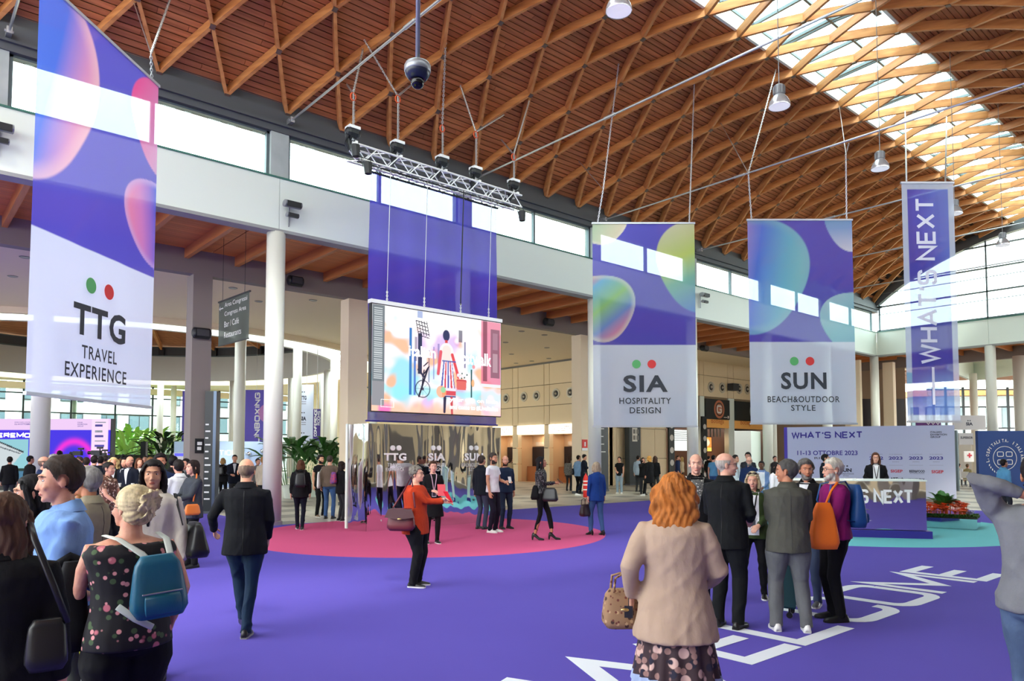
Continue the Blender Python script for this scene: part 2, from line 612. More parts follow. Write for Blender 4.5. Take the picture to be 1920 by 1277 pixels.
# ---- left wall: fascia, clerestory windows, piers, eave beam
wall = bpy.data.objects.new('wall_left', None); COL.objects.link(wall); wall['kind'] = 'structure'
for k in range(len(COLS) - 1):
    x0, x1 = COLS[k], COLS[k + 1]
    b = MB(); b.box(x0 + 0.006, x1 - 0.006, 0.0, 0.34, 7.60, 8.93)
    b.build('fascia_panel', white_paint, wall)
    b = MB(); b.box(x0, x1, -0.03, 0.36, 7.52, 7.60)
    b.build('fascia_lip', soffit_grey, wall)
b = MB(); b.box(COLS[0], UEND, -0.04, 0.40, 8.93, 8.97); b.build('glass_sill', M('green_glass_edge', (70, 120, 105), 0.15), wall)
b = MB(); b.box(COLS[0], UEND + .3, -0.02, 0.42, 10.14, 10.72); b.box(COLS[0], UEND + .3, 0.05, 0.6, 10.70, 11.25); b.build('eave_beam', grey_steel, wall)
b = MB(); b.box(COLS[0], UEND + .3, -0.10, 0.0, 10.30, 10.36); b.build('eave_flange', grey_steel, wall)
nwin = 0
for k in range(len(COLS) - 1):
    x0, x1 = COLS[k], COLS[k + 1]
    b = MB(); b.box(x0 - 0.24, x0 + 0.24, 0.02, 0.40, 8.93, 10.2); b.build('clerestory_pier', concrete, wall)
    nwin += 1
    w = bpy.data.objects.new('window_%d' % nwin, None); COL.objects.link(w); w['kind'] = 'structure'
    w.location = (x0, 0, 8.97)
    a0, a1 = x0 + 0.24, x1 - 0.24; mid = (x0 + x1) / 2
    fr = MB()
    for zz in (8.99, 10.12):
        fr.box(a0, a1, 0.12, 0.24, zz - 0.03, zz + 0.03)
    for xx in (a0 + 0.04, a1 - 0.04, mid):
        fr.box(xx - 0.04, xx + 0.04, 0.12, 0.24, 8.97, 10.14)
    fr.build('window_frame', frame_grey, w)
    for (p0, p1) in ((a0 + .08, mid - .04), (mid + .04, a1 - .08)):
        b = MB(); b.box(p0, p1, 0.17, 0.18, 9.02, 10.09); b.build('pane', pane, w)
# opposite eave with its clerestory (behind the viewpoint)
ow = bpy.data.objects.new('wall_right', None); COL.objects.link(ow); ow['kind'] = 'structure'
b = MB(); b.box(COLS[0], UEND, -17.45, -17.1, 7.52, 8.93); b.build('fascia_panel', white_paint, ow)
b = MB(); b.box(COLS[0], UEND, -17.5, -17.08, 10.14, 10.70); b.build('eave_beam', grey_steel, ow)
for x in COLS:
    b = MB(); b.box(x - .24, x + .24, -17.45, -17.1, 8.93, 10.2); b.build('clerestory_pier', concrete, ow)
b = MB(); b.box(COLS[0] - 14, UEND, -32, -17.45, 7.9, 8.2); b.build('aisle_soffit', cream, ow)
b = MB(); b.box(COLS[0] - 14, UEND, -32.3, -32, 0, 8.0); b.build('aisle_back_wall', M('beige_cladding_panel', (238, 216, 178), .55, objvar=.03), ow)
for k in range(9):
    b = MB(); b.box(COLS[0] - 12 + k * 6, COLS[0] - 9 + k * 6, -32, -31.9, 0, 3.2); b.build('aisle_opening', taupe, ow)
    b = MB(); b.box(COLS[0] - 13 + k * 6, COLS[0] - 12.4 + k * 6, -23, -22.4, 0, 7.9); b.build('aisle_pier', taupe, ow)

sw_ = bpy.data.objects.new('wall_unseen_shade', None); COL.objects.link(sw_); sw_['kind'] = 'structure'
b = MB(); b.box(-22.3, -22, -32, 60, 0, 3.4); b.build('unseen_shade_wall', cream, sw_)  # unseen wall, added and kept low to temper light from the open end
b = MB(); b.box(-13, -8.2, -17.1, 0.4, 11.0, 11.2); b.build('unseen_shade_roof', board_aisle, sw_)  # unseen roof slab, added and cut short to hold back sky light
b = MB(); b.box(-22, -12.1, 0.0, 0.34, 7.6, 11.0); b.build('fascia_panel', white_paint, sw_)
# ---- columns under the left wall
def column(p, top, r=0.235, name='column', label=None, mat=None, parent=None, cap=True):
    o = thing(name, label, None, (p[0], p[1], 0), kind='structure')
    b = MB(); b.tube([(p[0], p[1], 0.0), (p[0], p[1], top)], r, 32, dome=0); b.build('shaft', mat or column_paint, o, smooth=False).data.shade_smooth()
    b = MB(); b.lathe((p[0], p[1], 0), [(r + .03, 0), (r + .03, .10), (r, .12)], 32); b.build('base_ring', rodmat, o)
    if cap:
        b = MB(); b.tube([(p[0], p[1], top - 0.06), (p[0], p[1], top)], r * 0.86, 24, dome=0); b.build('cap_plate', grey_steel, o)
    return o
for k, x in enumerate(COLS):
    if k >= 2:
        column((x, 0.17), 7.54)

# ---- inner beam, piers, aisle soffit with joists
aisle = bpy.data.objects.new('ceiling_aisle', None); COL.objects.link(aisle); aisle['kind'] = 'structure'
b = MB(); b.box(-14, 24.5, 5.0, 5.35, 7.30, 8.05); b.build('inner_beam', taupe, aisle)
b = MB(); b.box(24.5, 46, 5.0, 5.35, 7.55, 8.05); b.build('inner_beam', taupe, aisle)
b = MB(); b.box(-14, 46, 0.36, 5.0, 8.075, 8.12); b.build('soffit_backing', deck_dark, aisle)
bb = MB(); bb.box(0, 6.03, 0, 0.175, 0, 0.02); bme = bb.data('board', board_aisle)
nb = 0
for k in range(0, 26):
    for j in range(-2, 8):
        if nb < 260:
            inst('board', bme, aisle, (0.05 + BAY * j, 0.37 + k * 0.185, 8.045)); nb += 1
jj = MB(); jj.box(-0.065, 0.065, 0.36, 5.0, 7.74, 8.04); jme = jj.data('joist', joist_wood)
for k in range(-9, 30):
    inst('joist', jme, aisle, (0.05 + 1.515 * k + .75, 0, 0))
for (x0, x1) in ((-0.5, 0.07), (4.75, 5.5), (16.55, 17.2), (-12.5, -11.9)):
    o = thing('square_pier', None, None, (x0, 5.0, 0), kind='structure')
    b = MB(); b.box(x0, x1, 5.0, 5.6, 0, 7.30); b.build('pier_shaft', taupe if x0 < 3 else cream, o)
    b = MB(); b.box(x0 - .01, x1 + .01, 4.99, 5.61, 0, 0.12); b.build('pier_skirting', grey_steel, o)

# ---- the timber net roof
roof = bpy.data.objects.new('ceiling', None); COL.objects.link(roof); roof['kind'] = 'structure'
RR = 13.83; ZC = 13.62 - RR; HALF = math.asin(8.55 / RR); DPH = HALF / 6
US = 1.563; U0 = 0.22

def arcp(row, dr=0.0):
    a = HALF - row * DPH          # angle from vertical, positive towards the left wall
    return np.array([0, -8.55 + (RR + dr) * math.sin(a), ZC + (RR + dr) * math.cos(a)])

BD = 0.25; BW = 0.08
def lamella(rows, slant):
    """curved board through the given rows; slant +1/-1 half a cell per row; local x starts at 0 at the middle row"""
    b = MB(); mid = rows[len(rows) // 2] if len(rows) == 3 else rows[0]
    for r0, r1 in zip(rows[:-1], rows[1:]):
        for q in range(2):
            f0 = r0 + q * 0.5; f1 = r0 + (q + 1) * 0.5
            p0 = arcp(f0); p1 = arcp(f1)
            p0[0] = slant * (f0 - mid) * US / 2; p1[0] = slant * (f1 - mid) * US / 2
            u0 = arcp(f0, BD) - arcp(f0); u1 = arcp(f1, BD) - arcp(f1)
            d = p1 - p0
            s0 = np.cross(d, u0); s0 = s0 / np.linalg.norm(s0) * BW / 2
            s1 = np.cross(d, u1); s1 = s1 / np.linalg.norm(s1) * BW / 2
            vs = [p0 - s0, p0 + s0, p0 + s0 + u0, p0 - s0 + u0, p1 - s1, p1 + s1, p1 + s1 + u1, p1 - s1 + u1]
            b.add(vs, [(0, 1, 2, 3), (4, 7, 6, 5), (0, 4, 5, 1), (1, 5, 6, 2), (2, 6, 7, 3), (3, 7, 4, 0)])
    return b
lam = []; lamrest = MB(); J0, J1 = -6, 24
for fam, slant in ((0, 1), (1, -1)):
    for mid in range(0, 13):
        if mid % 2 != fam: continue
        rows = [r for r in (mid - 1, mid, mid + 1) if 0 <= r <= 12]
        bm = lamella(rows, slant)
        if len(rows) == 2:
            off = 0 if rows[0] == mid else -slant * US / 2
            sh = -off if rows[0] != mid else 0
            bm.xf(lambda v, s=(0 if rows[0] == mid else -slant * US / 2): v + np.array([s, 0, 0]))
        me = bm.data('lamella_beam', wood_beam)
        for j in range(J0, J1):
            x = U0 + US * (j + 0.5 * (mid % 2))
            if x < -8 or x > UEND - 0.3: continue
            if mid >= 11 or (x < -5 and mid < 5) or len(lam) >= 300:
                lamrest.add(np.concatenate(bm.v) + np.array([x, 0, 0]), bm.f)
            else:
                lam.append(inst('lamella_beam', me, roof, (x, 0, 0)))
lamrest.build('lamella_beams_far', wood_beam, roof, kind='stuff')
# steel plates at the nodes
nd = MB()
for r in range(0, 12):
    for j in range(J0, J1):
        x = U0 + US * (j + 0.5 * (r % 2)); p = arcp(r, -0.012)
        if x < -8 or x > UEND - .3: continue
        a = HALF - r * DPH
        t = np.array([0, math.cos(a), -math.sin(a)]); nrm = np.array([0, math.sin(a), math.cos(a)])
        nd.obox((x, p[1], p[2]), (0.06, 0, 0), t * 0.06, nrm * 0.012)
nd.build('node_plates', node_steel, roof, kind='stuff')
# boards above the net, open between rows 5 and 7 for the skylight
def deck_strip(f0, f1, dr):
    return arcp(f0, dr), arcp(f1, dr)
SEG = 7.0; bx = [-7.6 + SEG * i for i in range(7)]
planks = 0; far_b = MB()
NPL = 10
for r in range(12):
    if r in (5, 6): continue
    for q in range(NPL):
        f0 = r + q / NPL + 0.008; f1 = r + (q + 1) / NPL - 0.008
        a, c = arcp(f0, BD + 0.01), arcp(f1, BD + 0.01)
        a2, c2 = arcp(f0, BD + 0.035), arcp(f1, BD + 0.035)
        def strip(L):
            return [(0, a[1], a[2]), (L, a[1], a[2]), (L, c[1], c[2]), (0, c[1], c[2]), (0, a2[1], a2[2]), (L, a2[1], a2[2]), (L, c2[1], c2[2]), (0, c2[1], c2[2])]
        fcs = [(0, 1, 2, 3), (4, 7, 6, 5), (0, 4, 5, 1), (1, 5, 6, 2), (2, 6, 7, 3), (3, 7, 4, 0)]
        me = None
        off = (q * 2.3 + r) % 3.0 - 1.5
        for x in bx:
            L = SEG - 0.01 if x + SEG < 36 else 36.9 - x
            x_ = x + off - 1.5
            if r < 5 and planks < 300 and x + SEG < 36:
                if me is None:
                    b = MB(); b.add(strip(SEG - 0.01), fcs); me = b.data('roof_board', wood_deck)
                inst('roof_board', me, roof, (x_, 0, 0)); planks += 1
            else:
                far_b.add(np.array(strip(L)) + np.array([x_, 0, 0]), fcs)
far_b.build('roof_boards_far', wood_deck, roof, kind='stuff')
b = MB()
for r0, r1 in ((0, 5), (7, 12)):
    for q in range((r1 - r0) * 2):
        f0 = r0 + q * .5; f1 = f0 + .5
        a, c = arcp(f0, BD + 0.06), arcp(f1, BD + 0.06); a2, c2 = arcp(f0, BD + .2), arcp(f1, BD + .2)
        b.add([(-8, a[1], a[2]), (37, a[1], a[2]), (37, c[1], c[2]), (-8, c[1], c[2]), (-8, a2[1], a2[2]), (37, a2[1], a2[2]), (37, c2[1], c2[2]), (-8, c2[1], c2[2])],
              [(0, 1, 2, 3), (4, 7, 6, 5), (0, 4, 5, 1), (1, 5, 6, 2), (2, 6, 7, 3), (3, 7, 4, 0)])
b.build('roof_deck', deck_dark, roof)
# skylight: curbs, bars and panes
sky = bpy.data.objects.new('window_skylight', None); COL.objects.link(sky); sky['kind'] = 'structure'
cb = MB()
for r in (5, 7):
    p = arcp(r, BD); cb.box(-8, 37, p[1] - .04, p[1] + .04, p[2] - .02, p[2] + .5)
cb.build('skylight_curb', white_paint, sky)
frames = MB()
for j in range(-5, 24):
    x = U0 + US * j
    for r0, r1 in ((5, 6), (6, 7)):
        p0 = arcp(r0, BD + .45); p1 = arcp(r1, BD + .45)
        frames.bar((x, p0[1], p0[2]), (x, p1[1], p1[2]), .07, .09)
        if j % 2 == 0:
            frames.bar((x + .14, p0[1], p0[2]), (x + .14, p1[1], p1[2]), .05, .09)
        b = MB(); q0 = arcp(r0, BD + .47); q1 = arcp(r1, BD + .47)
        b.bar((x + US / 2, q0[1], q0[2]), (x + US / 2, q1[1], q1[2]), US - .08, .01); b.build('pane', pane, sky)
for f in (5.05, 6.0, 6.95):
    p = arcp(f, BD + .45); frames.bar((-8, p[1], p[2]), (37, p[1], p[2]), .07, .09)
frames.build('skylight_frame', frame_grey, sky)
# short motor boxes on some opening lights
for j in (8, 11, 14, 17):
    b = MB(); p = arcp(6.7, BD + .38); b.box(U0 + US * j + .2, U0 + US * j + .6, p[1] - .08, p[1] + .08, p[2] - .05, p[2] + .02); b.build('window_motor', grey_steel, sky)

# tie rods across the hall
for k, x in enumerate(COLS[1:]):
    o = thing('tie_rod', None, None, (x + .2, 0, 10.5), kind='structure')
    b = MB(); b.tube([(x + .2, 0.0, 10.46), (x + .2, -17.1, 10.46)], 0.028, 8, dome=0); b.build('rod', rodmat, o)
    b = MB(); b.obox((x + .2, -.12, 10.46), (.05, 0, 0), (0, .16, 0), (0, 0, .07)); b.tube([(x + .12, -.2, 10.46), (x + .28, -.2, 10.46)], .03, 8, dome=0); b.build('anchor_fork', rodmat, o)
    b = MB(); b.tube([(x + .2, -5.6, 10.46), (x + .2, -5.95, 10.46)], 0.042, 8, dome=0); b.build('turnbuckle', rodmat, o)

# ---- end wall: fascia, arched glass gable, columns
ew = bpy.data.objects.new('wall_end', None); COL.objects.link(ew); ew['kind'] = 'structure'
EY = [0, -5.7, -11.4, -17.1]
for y0, y1 in zip(EY[:-1], EY[1:]):
    b = MB(); b.box(UEND, UEND + .35, y1 + .006, y0 - .006, 7.60, 8.93); b.build('fascia_panel', white_paint, ew)
    b = MB(); b.box(UEND - .03, UEND + .38, y1, y0, 7.52, 7.60); b.build('fascia_lip', soffit_grey, ew)
b = MB(); b.box(UEND - .05, UEND + .4, -17.1, 0, 8.93, 8.98); b.build('glass_sill', MATS['green_glass_edge'], ew)
arch = MB()
for q in range(24):
    f0, f1 = q * .5, q * .5 + .5
    a, c = arcp(f0, -.16), arcp(f1, -.16); a2, c2 = arcp(f0, BD + .2), arcp(f1, BD + .2)
    X0, X1 = UEND - .05, UEND + .3
    arch.add([(X0, a[1], a[2]), (X1, a[1], a[2]), (X1, c[1], c[2]), (X0, c[1], c[2]), (X0, a2[1], a2[2]), (X1, a2[1], a2[2]), (X1, c2[1], c2[2]), (X0, c2[1], c2[2])],
             [(0, 1, 2, 3), (4, 7, 6, 5), (0, 4, 5, 1), (1, 5, 6, 2), (2, 6, 7, 3), (3, 7, 4, 0)])
arch.build('arch_rim', grey_steel, ew)
gw = bpy.data.objects.new('window_gable', None); COL.objects.link(gw); gw['kind'] = 'structure'
def arc_z(y):
    return ZC + math.sqrt(max(RR * RR - (y + 8.55) ** 2, 0))
mg = MB()
for y in [-5.66, -11.4] + [-.15, -16.95]:
    mg.box(UEND + .1, UEND + .2, y - .04, y + .04, 8.97, arc_z(y))
for z in (9.04, 10.45, 11.7, 12.9):
    dy = math.sqrt(max(RR * RR - (z - ZC) ** 2, 0)); y0 = max(-17.1, -8.55 - dy); y1 = min(0, -8.55 + dy)
    mg.box(UEND + .1, UEND + .2, y0, y1, z - .04, z + .04)
mg.build('window_frame', frame_grey, gw)
for y0, y1 in ((-5.7, 0), (-11.4, -5.7), (-17.1, -11.4)):
    n = 8; pts = [(y0 + .05, 9.0), (y1 - .05, 9.0)] + [(y1 - .05 + (y0 - y1 + .1) * i / n, arc_z(y1 - .05 + (y0 - y1 + .1) * i / n)) for i in range(n + 1)]
    b = MB(); b.prism(pts, (UEND + .15, 0, 0), Y3, Z3, X3, .01); b.build('pane', pane, gw)
for z in (9.9, 11.1):
    b = MB(); b.tube([(UEND - .4, -.2, z), (UEND - .4, -16.9, z)], .02, 6, dome=0); b.build('brace_rod', frame_grey, gw)
for y in EY[1:]:
    column((UEND + .17, y), 7.54, 0.25)
# ================================================================ LEFT: FLAT CEILING, ROTUNDA, GLASS FACADE
CZ = 7.72
RC = np.array([2.97, 31.4])
lc = bpy.data.objects.new('ceiling_lobby', None); COL.objects.link(lc); lc['kind'] = 'structure'
def ring_face(b, r0, r1, z0, z1, n=96, c=RC, flip=False):
    t = [2 * PI * i / n for i in range(n)]
    a = [(c[0] + r0 * math.cos(q), c[1] + r0 * math.sin(q), z0) for q in t]
    d = [(c[0] + r1 * math.cos(q), c[1] + r1 * math.sin(q), z1) for q in t]
    b.add(a + d, [(i, (i + 1) % n, n + (i + 1) % n, n + i) for i in range(n)])
def slab_hole(b, x0, x1, y0, y1, z, r, n=96):
    out = []; inn = []
    for i in range(n):
        t = 2 * PI * i / n; c, s = math.cos(t), math.sin(t)
        k = 1e9
        if c > 1e-9: k = min(k, (x1 - RC[0]) / c)
        if c < -1e-9: k = min(k, (x0 - RC[0]) / c)
        if s > 1e-9: k = min(k, (y1 - RC[1]) / s)
        if s < -1e-9: k = min(k, (y0 - RC[1]) / s)
        out.append((RC[0] + k * c, RC[1] + k * s, z)); inn.append((RC[0] + r * c, RC[1] + r * s, z))
    for (cx, cy) in ((x0, y0), (x1, y0), (x0, y1), (x1, y1)):
        i = min(range(n), key=lambda j: (out[j][0] - cx) ** 2 + (out[j][1] - cy) ** 2)
        out[i] = (cx, cy, z)
    b.add(out + inn, [(i, (i + 1) % n, n + (i + 1) % n, n + i) for i in range(n)])
b = MB(); slab_hole(b, -24, 24.5, 5.35, 52, CZ, 15.6); slab_hole(b, -24, 24.5, 5.35, 52, CZ + .5, 15.6); ring_face(b, 15.6, 15.6, CZ - .25, CZ + .5)
ring_face(b, 15.6, 15.9, CZ - .25, CZ - .25); ring_face(b, 15.9, 15.9, CZ - .25, CZ)
b.build('plaster_ceiling', cream, lc)
b = MB(); b.box(24.5, 46, 5.35, 10, 8.0, 8.4); b.build('plaster_ceiling', cream, lc)
rot = bpy.data.objects.new('ceiling_rotunda', None); COL.objects.link(rot); rot['kind'] = 'structure'
b = MB(); ring_face(b, 13.0, 13.0, CZ - .12, 9.5); ring_face(b, 13.3, 13.3, CZ - .12, 9.9); ring_face(b, 13.0, 13.3, CZ - .12, CZ - .12)
b.build('drum', M('drum_plaster', (205, 204, 198), 0.75), rot).data.shade_smooth()
b = MB(); ring_face(b, 13.05, 13.05, 9.5, 10.25); b.build('drum_glazing', grey_steel, rot)
b = MB()
for z in (9.55, 10.2):
    t = [2 * PI * i / 64 for i in range(65)]
    b.tube([(RC[0] + 12.9 * math.cos(q), RC[1] + 12.9 * math.sin(q), z) for q in t], .04, 6, ref=(0, 0, 1), dome=0)
b.build('drum_truss', frame_grey, rot)
for i in range(20):
    q = 2 * PI * (i + .5) / 20
    b = MB(); c = (RC[0] + 12.85 * math.cos(q), RC[1] + 12.85 * math.sin(q), 9.85); r_ = np.array([math.cos(q), math.sin(q), 0]); t_ = np.array([-math.sin(q), math.cos(q), 0])
    b.obox(c, r_ * .12, t_ * .2, Z3 * .3); b.build('beam_shoe', M('black_steel', (40, 42, 44), .5), rot)
# cone roof: rings of boards and radial beams
bo = MB()
NR = 40
for k in range(NR):
    r0 = 13.2 - k * .33 + -.012; r1 = r0 - .318
    if r1 < .2: break
    z0 = 10.25 + (13.2 - r0) * .33; z1 = 10.25 + (13.2 - r1) * .33
    ring_face(bo, r0, r1, z0, z1, 40)
bo.build('cone_boards', wood_deck, rot, kind='stuff')
b = MB(); ring_face(b, 13.3, .1, 10.33, 14.75, 40); b.build('cone_deck', deck_dark, rot)
for i in range(20):
    q = 2 * PI * (i + .5) / 20
    for s_ in (-.12, .12):
        b = MB(); p0 = (RC[0] + 12.9 * math.cos(q), RC[1] + 12.9 * math.sin(q), 10.1); q2 = q + s_
        p1 = (RC[0] + 1.5 * math.cos(q2), RC[1] + 1.5 * math.sin(q2), 13.95)
        b.bar(p0, p1, .14, .34); b.build('radial_beam', wood_beam, rot)
# skylight ring with panes
for i in range(48):
    q0 = 2 * PI * i / 48; q1 = 2 * PI * (i + 1) / 48
    vs = [(RC[0] + r * math.cos(q), RC[1] + r * math.sin(q), CZ + .3) for r, q in ((13.3, q0), (15.6, q0), (15.6, q1), (13.3, q1))]
    b = MB(); b.add(vs, [(0, 1, 2, 3)]); b.build('pane', pane, rot)
b = MB()
for i in range(24):
    q = 2 * PI * i / 24 + .06
    b.bar((RC[0] + 13.3 * math.cos(q), RC[1] + 13.3 * math.sin(q), CZ + .2), (RC[0] + 15.6 * math.cos(q), RC[1] + 15.6 * math.sin(q), CZ + .2), .07, .12)
b.build('ring_bars', white_paint, rot)
# columns of the rotunda and lobby (pixel column, depth)
for (x, D, r) in ((551, 38.2, .23), (0, 0, 0), (625, 44.2, .23), (612, 50, .23), (544, 55, .22), (656, 37.3, .27), (299, 58.5, .24), (324, 61, .22), (448, 33.5, .25), (434, 57, .22), (75, 24, .285), (137, 60, .22), (602, 53, .18), (14, 60, .22), (700, 48, .24), (-60, 40, .24)):
    if D == 0: continue
    if x == 551: x = 556
    p = pxd(x, D); column(p, CZ - .12, r)
for (x, y) in ((24, 518), (47, 482), (437, 540), (485, 565), (587, 563), (653, 602), (978, 621), (1021, 628), (948, 642), (1025.5, 652), (959, 664), (1029, 672), (967.6, 681), (997, 677)):
    p = hit(x, y, 2, CZ)
    b = MB(); b.lathe((p[0], p[1], CZ), [(.0, -.012), (.10, -.012), (.14, -.02), (.16, 0)], 20); b.build('downlight', M('downlight_lens', (120, 112, 104), .3), lc)

# glass facade of the lobby
fac = bpy.data.objects.new('window_lobby', None); COL.objects.link(fac); fac['kind'] = 'structure'
FY = 51.0
black_mull = M('dark_mullion', (52, 60, 62), .4)
for x in [float(hit(q, 800, 1, FY)[0]) for q in (-60, 42, 132, 215, 285, 347, 410, 500, 590)]:
    b = MB(); b.box(x - .06, x + .06, FY - .1, FY + .1, 0, CZ); b.build('mullion', black_mull, fac)
for z in (.15, 2.4, 3.75, 5.2, 6.7, 7.5):
    b = MB(); b.box(-26, 30, FY - .08, FY + .08, z - .05, z + .05); b.build('transom', black_mull, fac)
xs = np.linspace(-26, 30, 13)
for x0, x1 in zip(xs[:-1], xs[1:]):
    b = MB(); b.box(x0, x1, FY - .01, FY + .01, .1, CZ); b.build('pane', pane, fac)
b = MB(); b.box(-26, 30, FY - .5, FY + .3, CZ - .7, CZ - .2); b.build('cream_fascia', cream, fac)
# pale building beyond the facade, a walkway and its windows
bl = thing('office_building', 'pale office building with grey windows beyond the lobby glass', 'building', (0, 74, 0))
wallm = M('pale_render_wall', (205, 208, 206), .8)
b = MB(); b.box(-45, 50, 74, 76, 0, 10.5); b.build('building_wall', wallm, bl)
win_g = M('outside_window_glass', (96, 116, 122), .15)
for i in range(26):
    x = -44 + i * 3.4
    for z in (1.0, 4.4, 7.6):
        b = MB(); b.box(x, x + 2.2, 73.85, 74.05, z, z + 1.9); w_ = b.build('window', black_mull, bl)
        b = MB(); b.box(x + .1, x + 1.05, 73.8, 73.86, z + .1, z + 1.8); b.box(x + 1.15, x + 2.1, 73.8, 73.86, z + .1, z + 1.8); b.build('pane', win_g, w_)
b = MB(); b.box(-45, 50, 71.5, 74, 3.4, 3.8); b.build('walkway', M('pale_concrete', (0, 0, 0)), bl)
b = MB()
for i in range(7):
    b.box(-45, 50, 71.5, 71.53, 3.95 + i * .15, 3.98 + i * .15)
b.build('railing', frame_grey, bl)
for i in range(12):
    x = -43 + i * 7.5
    b = MB(); b.box(x, x + 1.0, 71.6, 72.4, 0, 10); b.build('building_pier', wallm, bl)

# leafy clumps
def leaf(b, base, dirv, L, W, droop=.5, n=4):
    base = np.asarray(base, float); d = np.asarray(dirv, float); d /= np.linalg.norm(d)
    sd = np.cross(d, Z3); sd /= (np.linalg.norm(sd) + 1e-6)
    vs = []
    for i in range(n + 1):
        t = i / n
        p = base + d * L * t + np.array([0, 0, -droop * L * t * t * .6])
        w = W * math.sin(PI * min(t * .9 + .08, 1)) * .5
        nz = Z3 * w * .35
        vs += [p - sd * w + nz, p, p + sd * w + nz]
    fs = []
    for i in range(n):
        a = i * 3
        fs += [(a, a + 1, a + 4, a + 3), (a + 1, a + 2, a + 5, a + 4)]
    b.add(vs, fs)
green = M('leaf_green', (58, 112, 46), .45, objvar=.2)
green_d = M('deep_leaf_green', (34, 70, 34), .45, objvar=.2)
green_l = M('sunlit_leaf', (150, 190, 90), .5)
def plant(name, label, p, n, h, spread, mat, W=.12, cat='plant', z0=0.0, pot=None, group=None, droop=.6, each=60):
    o = thing(name, label, cat, (p[0], p[1], z0), group=group)
    if pot:
        b = MB(); b.lathe((p[0], p[1], z0), [(0, 0), (pot[0] * .8, 0), (pot[0], pot[1]), (pot[0] * .9, pot[1]), (0, pot[1] - .04)], 20); b.build('planter_pot', pot[2], o)
    st = MB(); k_leaf = 0; rest = MB()
    for i in range(n):
        a = random.random() * 2 * PI; rr = spread * math.sqrt(random.random()) * .45
        hh = h * random.uniform(.35, .8)
        bs = np.array([p[0] + rr * math.cos(a), p[1] + rr * math.sin(a), z0 + (pot[1] if pot else 0)])
        tp = bs + np.array([math.cos(a) * rr * .7, math.sin(a) * rr * .7, hh])
        st.tube([bs, tp], [.012, .006], 5, dome=0)
        d = np.array([math.cos(a), math.sin(a), random.uniform(.2, 1.6)])
        L = random.uniform(.6, 1.0) * (h - hh + spread * .3)
        if k_leaf < each:
            b = MB(); leaf(b, tp, d, L, W * random.uniform(.7, 1.2), droop); b.build('leaf', mat, o); k_leaf += 1
        else:
            leaf(rest, tp, d, L, W * random.uniform(.7, 1.2), droop)
    st.build('stems', mat, o)
    if rest.v: rest.build('foliage', mat, o, kind='stuff')
    return o
for (x, D, lab) in ((250, 62, 'broad sunlit palm clump outside the lobby glass beside the pink screen'), (205, 66, 'sunlit shrub partly behind the pink screen edge')):
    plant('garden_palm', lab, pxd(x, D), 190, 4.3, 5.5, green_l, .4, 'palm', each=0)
plant('potted_fern', 'dark leafy plant between the two slim lobby columns', pxd(310, 45), 60, 3.0, 1.6, green_d, .28, pot=(.35, .5, MATS['black_steel']), each=20)
for (x, D, lab) in ((550, 30, 'large-leaved plant left of the bearded man, nearest the slim column'), (600, 31, 'large-leaved plant behind the bearded man'), (648, 32, 'large-leaved plant right of the man in the brown jumper')):
    plant('broadleaf_plant', lab, pxd(x, D), 46, 2.2, 1.5, green, .36, pot=(.42, .55, white_paint), group='broadleaf plants by the mirrored box', each=24)
# dark low hedge and stalls in the lobby
for (x, D, w, h, lab, c) in ((262, 50, 6.5, 1.7, 'low dark display counter under the lobby glass', (60, 74, 66)),):
    p = pxd(x, D)
    o = thing('display_counter', lab, 'counter', p)
    b = MB(); b.obox(p + Z3 * h / 2, X3 * w / 2, Y3 * .4, Z3 * h / 2); b.build('counter_body', M('dark_green_counter', c, .5), o)
    b = MB(); b.obox(p + Z3 * (h + .04), X3 * (w / 2 + .05), Y3 * .5, Z3 * .04); b.build('counter_top', black_mull, o)
p = pxd(271, 40); o = thing('black_pillar_stand', 'narrow black post standing behind the lobby crowd', 'post', p)
b = MB(); b.obox(p + Z3 * 1.25, RT * .14, FH * .12, Z3 * 1.25); b.build('post_body', MATS['black_steel'], o)
b = MB(); b.obox(p + Z3 * .03, RT * .45, FH * .3, Z3 * .03); b.build('post_foot', MATS['black_steel'], o)

# ================================================================ ALCOVE WALL (x = 24.5) AND SHOP FRONTS (y = 10)
AX = 24.5
panelc = M('beige_cladding_panel', (238, 216, 178), .55, objvar=.03)
joint = M('cladding_joint', (150, 128, 98), .8)
al = bpy.data.objects.new('wall_alcove', None); COL.objects.link(al); al['kind'] = 'structure'
def pz(x, y): return float(hit(x, y, 0, AX)[2])
def pyy(x): return float(hit(x, 760, 0, AX)[1])
b = MB(); b.box(AX + .06, AX + .3, 10, 40, 3.4, CZ + .3); b.build('wall_backing', joint, al)
zs = [CZ, pz(1058, 718), pz(1058, 758), pz(1056, 795)]
vx = [1089, 1085, 1030.6, 1020.5, 971.6, 961.5, 925, 917]
vy = [pyy(x) for x in vx]
while vy[-1] < 38: vy += [vy[-1] + (vy[4] - vy[2]) - (vy[5] - vy[4]), vy[-1] + (vy[4] - vy[2])]
for a, c in zip(vy[:-1], vy[1:]):
    for z1, z0 in zip(zs[:-1], zs[1:]):
        b = MB(); b.box(AX - .02, AX + .05, a + .02, c - .02, z0 + .02, z1 - .02); b.build('cladding_panel', panelc, al)
b = MB(); b.box(AX - .05, AX + .02, 10, 40, CZ - .12, CZ); b.build('ceiling_trim', M('grey_trim', (120, 116, 108), .5), al)
b = MB(); b.box(AX, AX + .3, 10, vy[0] + .3, 0, 3.42); b.build('cladding_panel', panelc, al)
portm = M('porthole_rim', (214, 206, 190), .35, metal=.4); portd = M('porthole_dark', (50, 46, 44), .4)
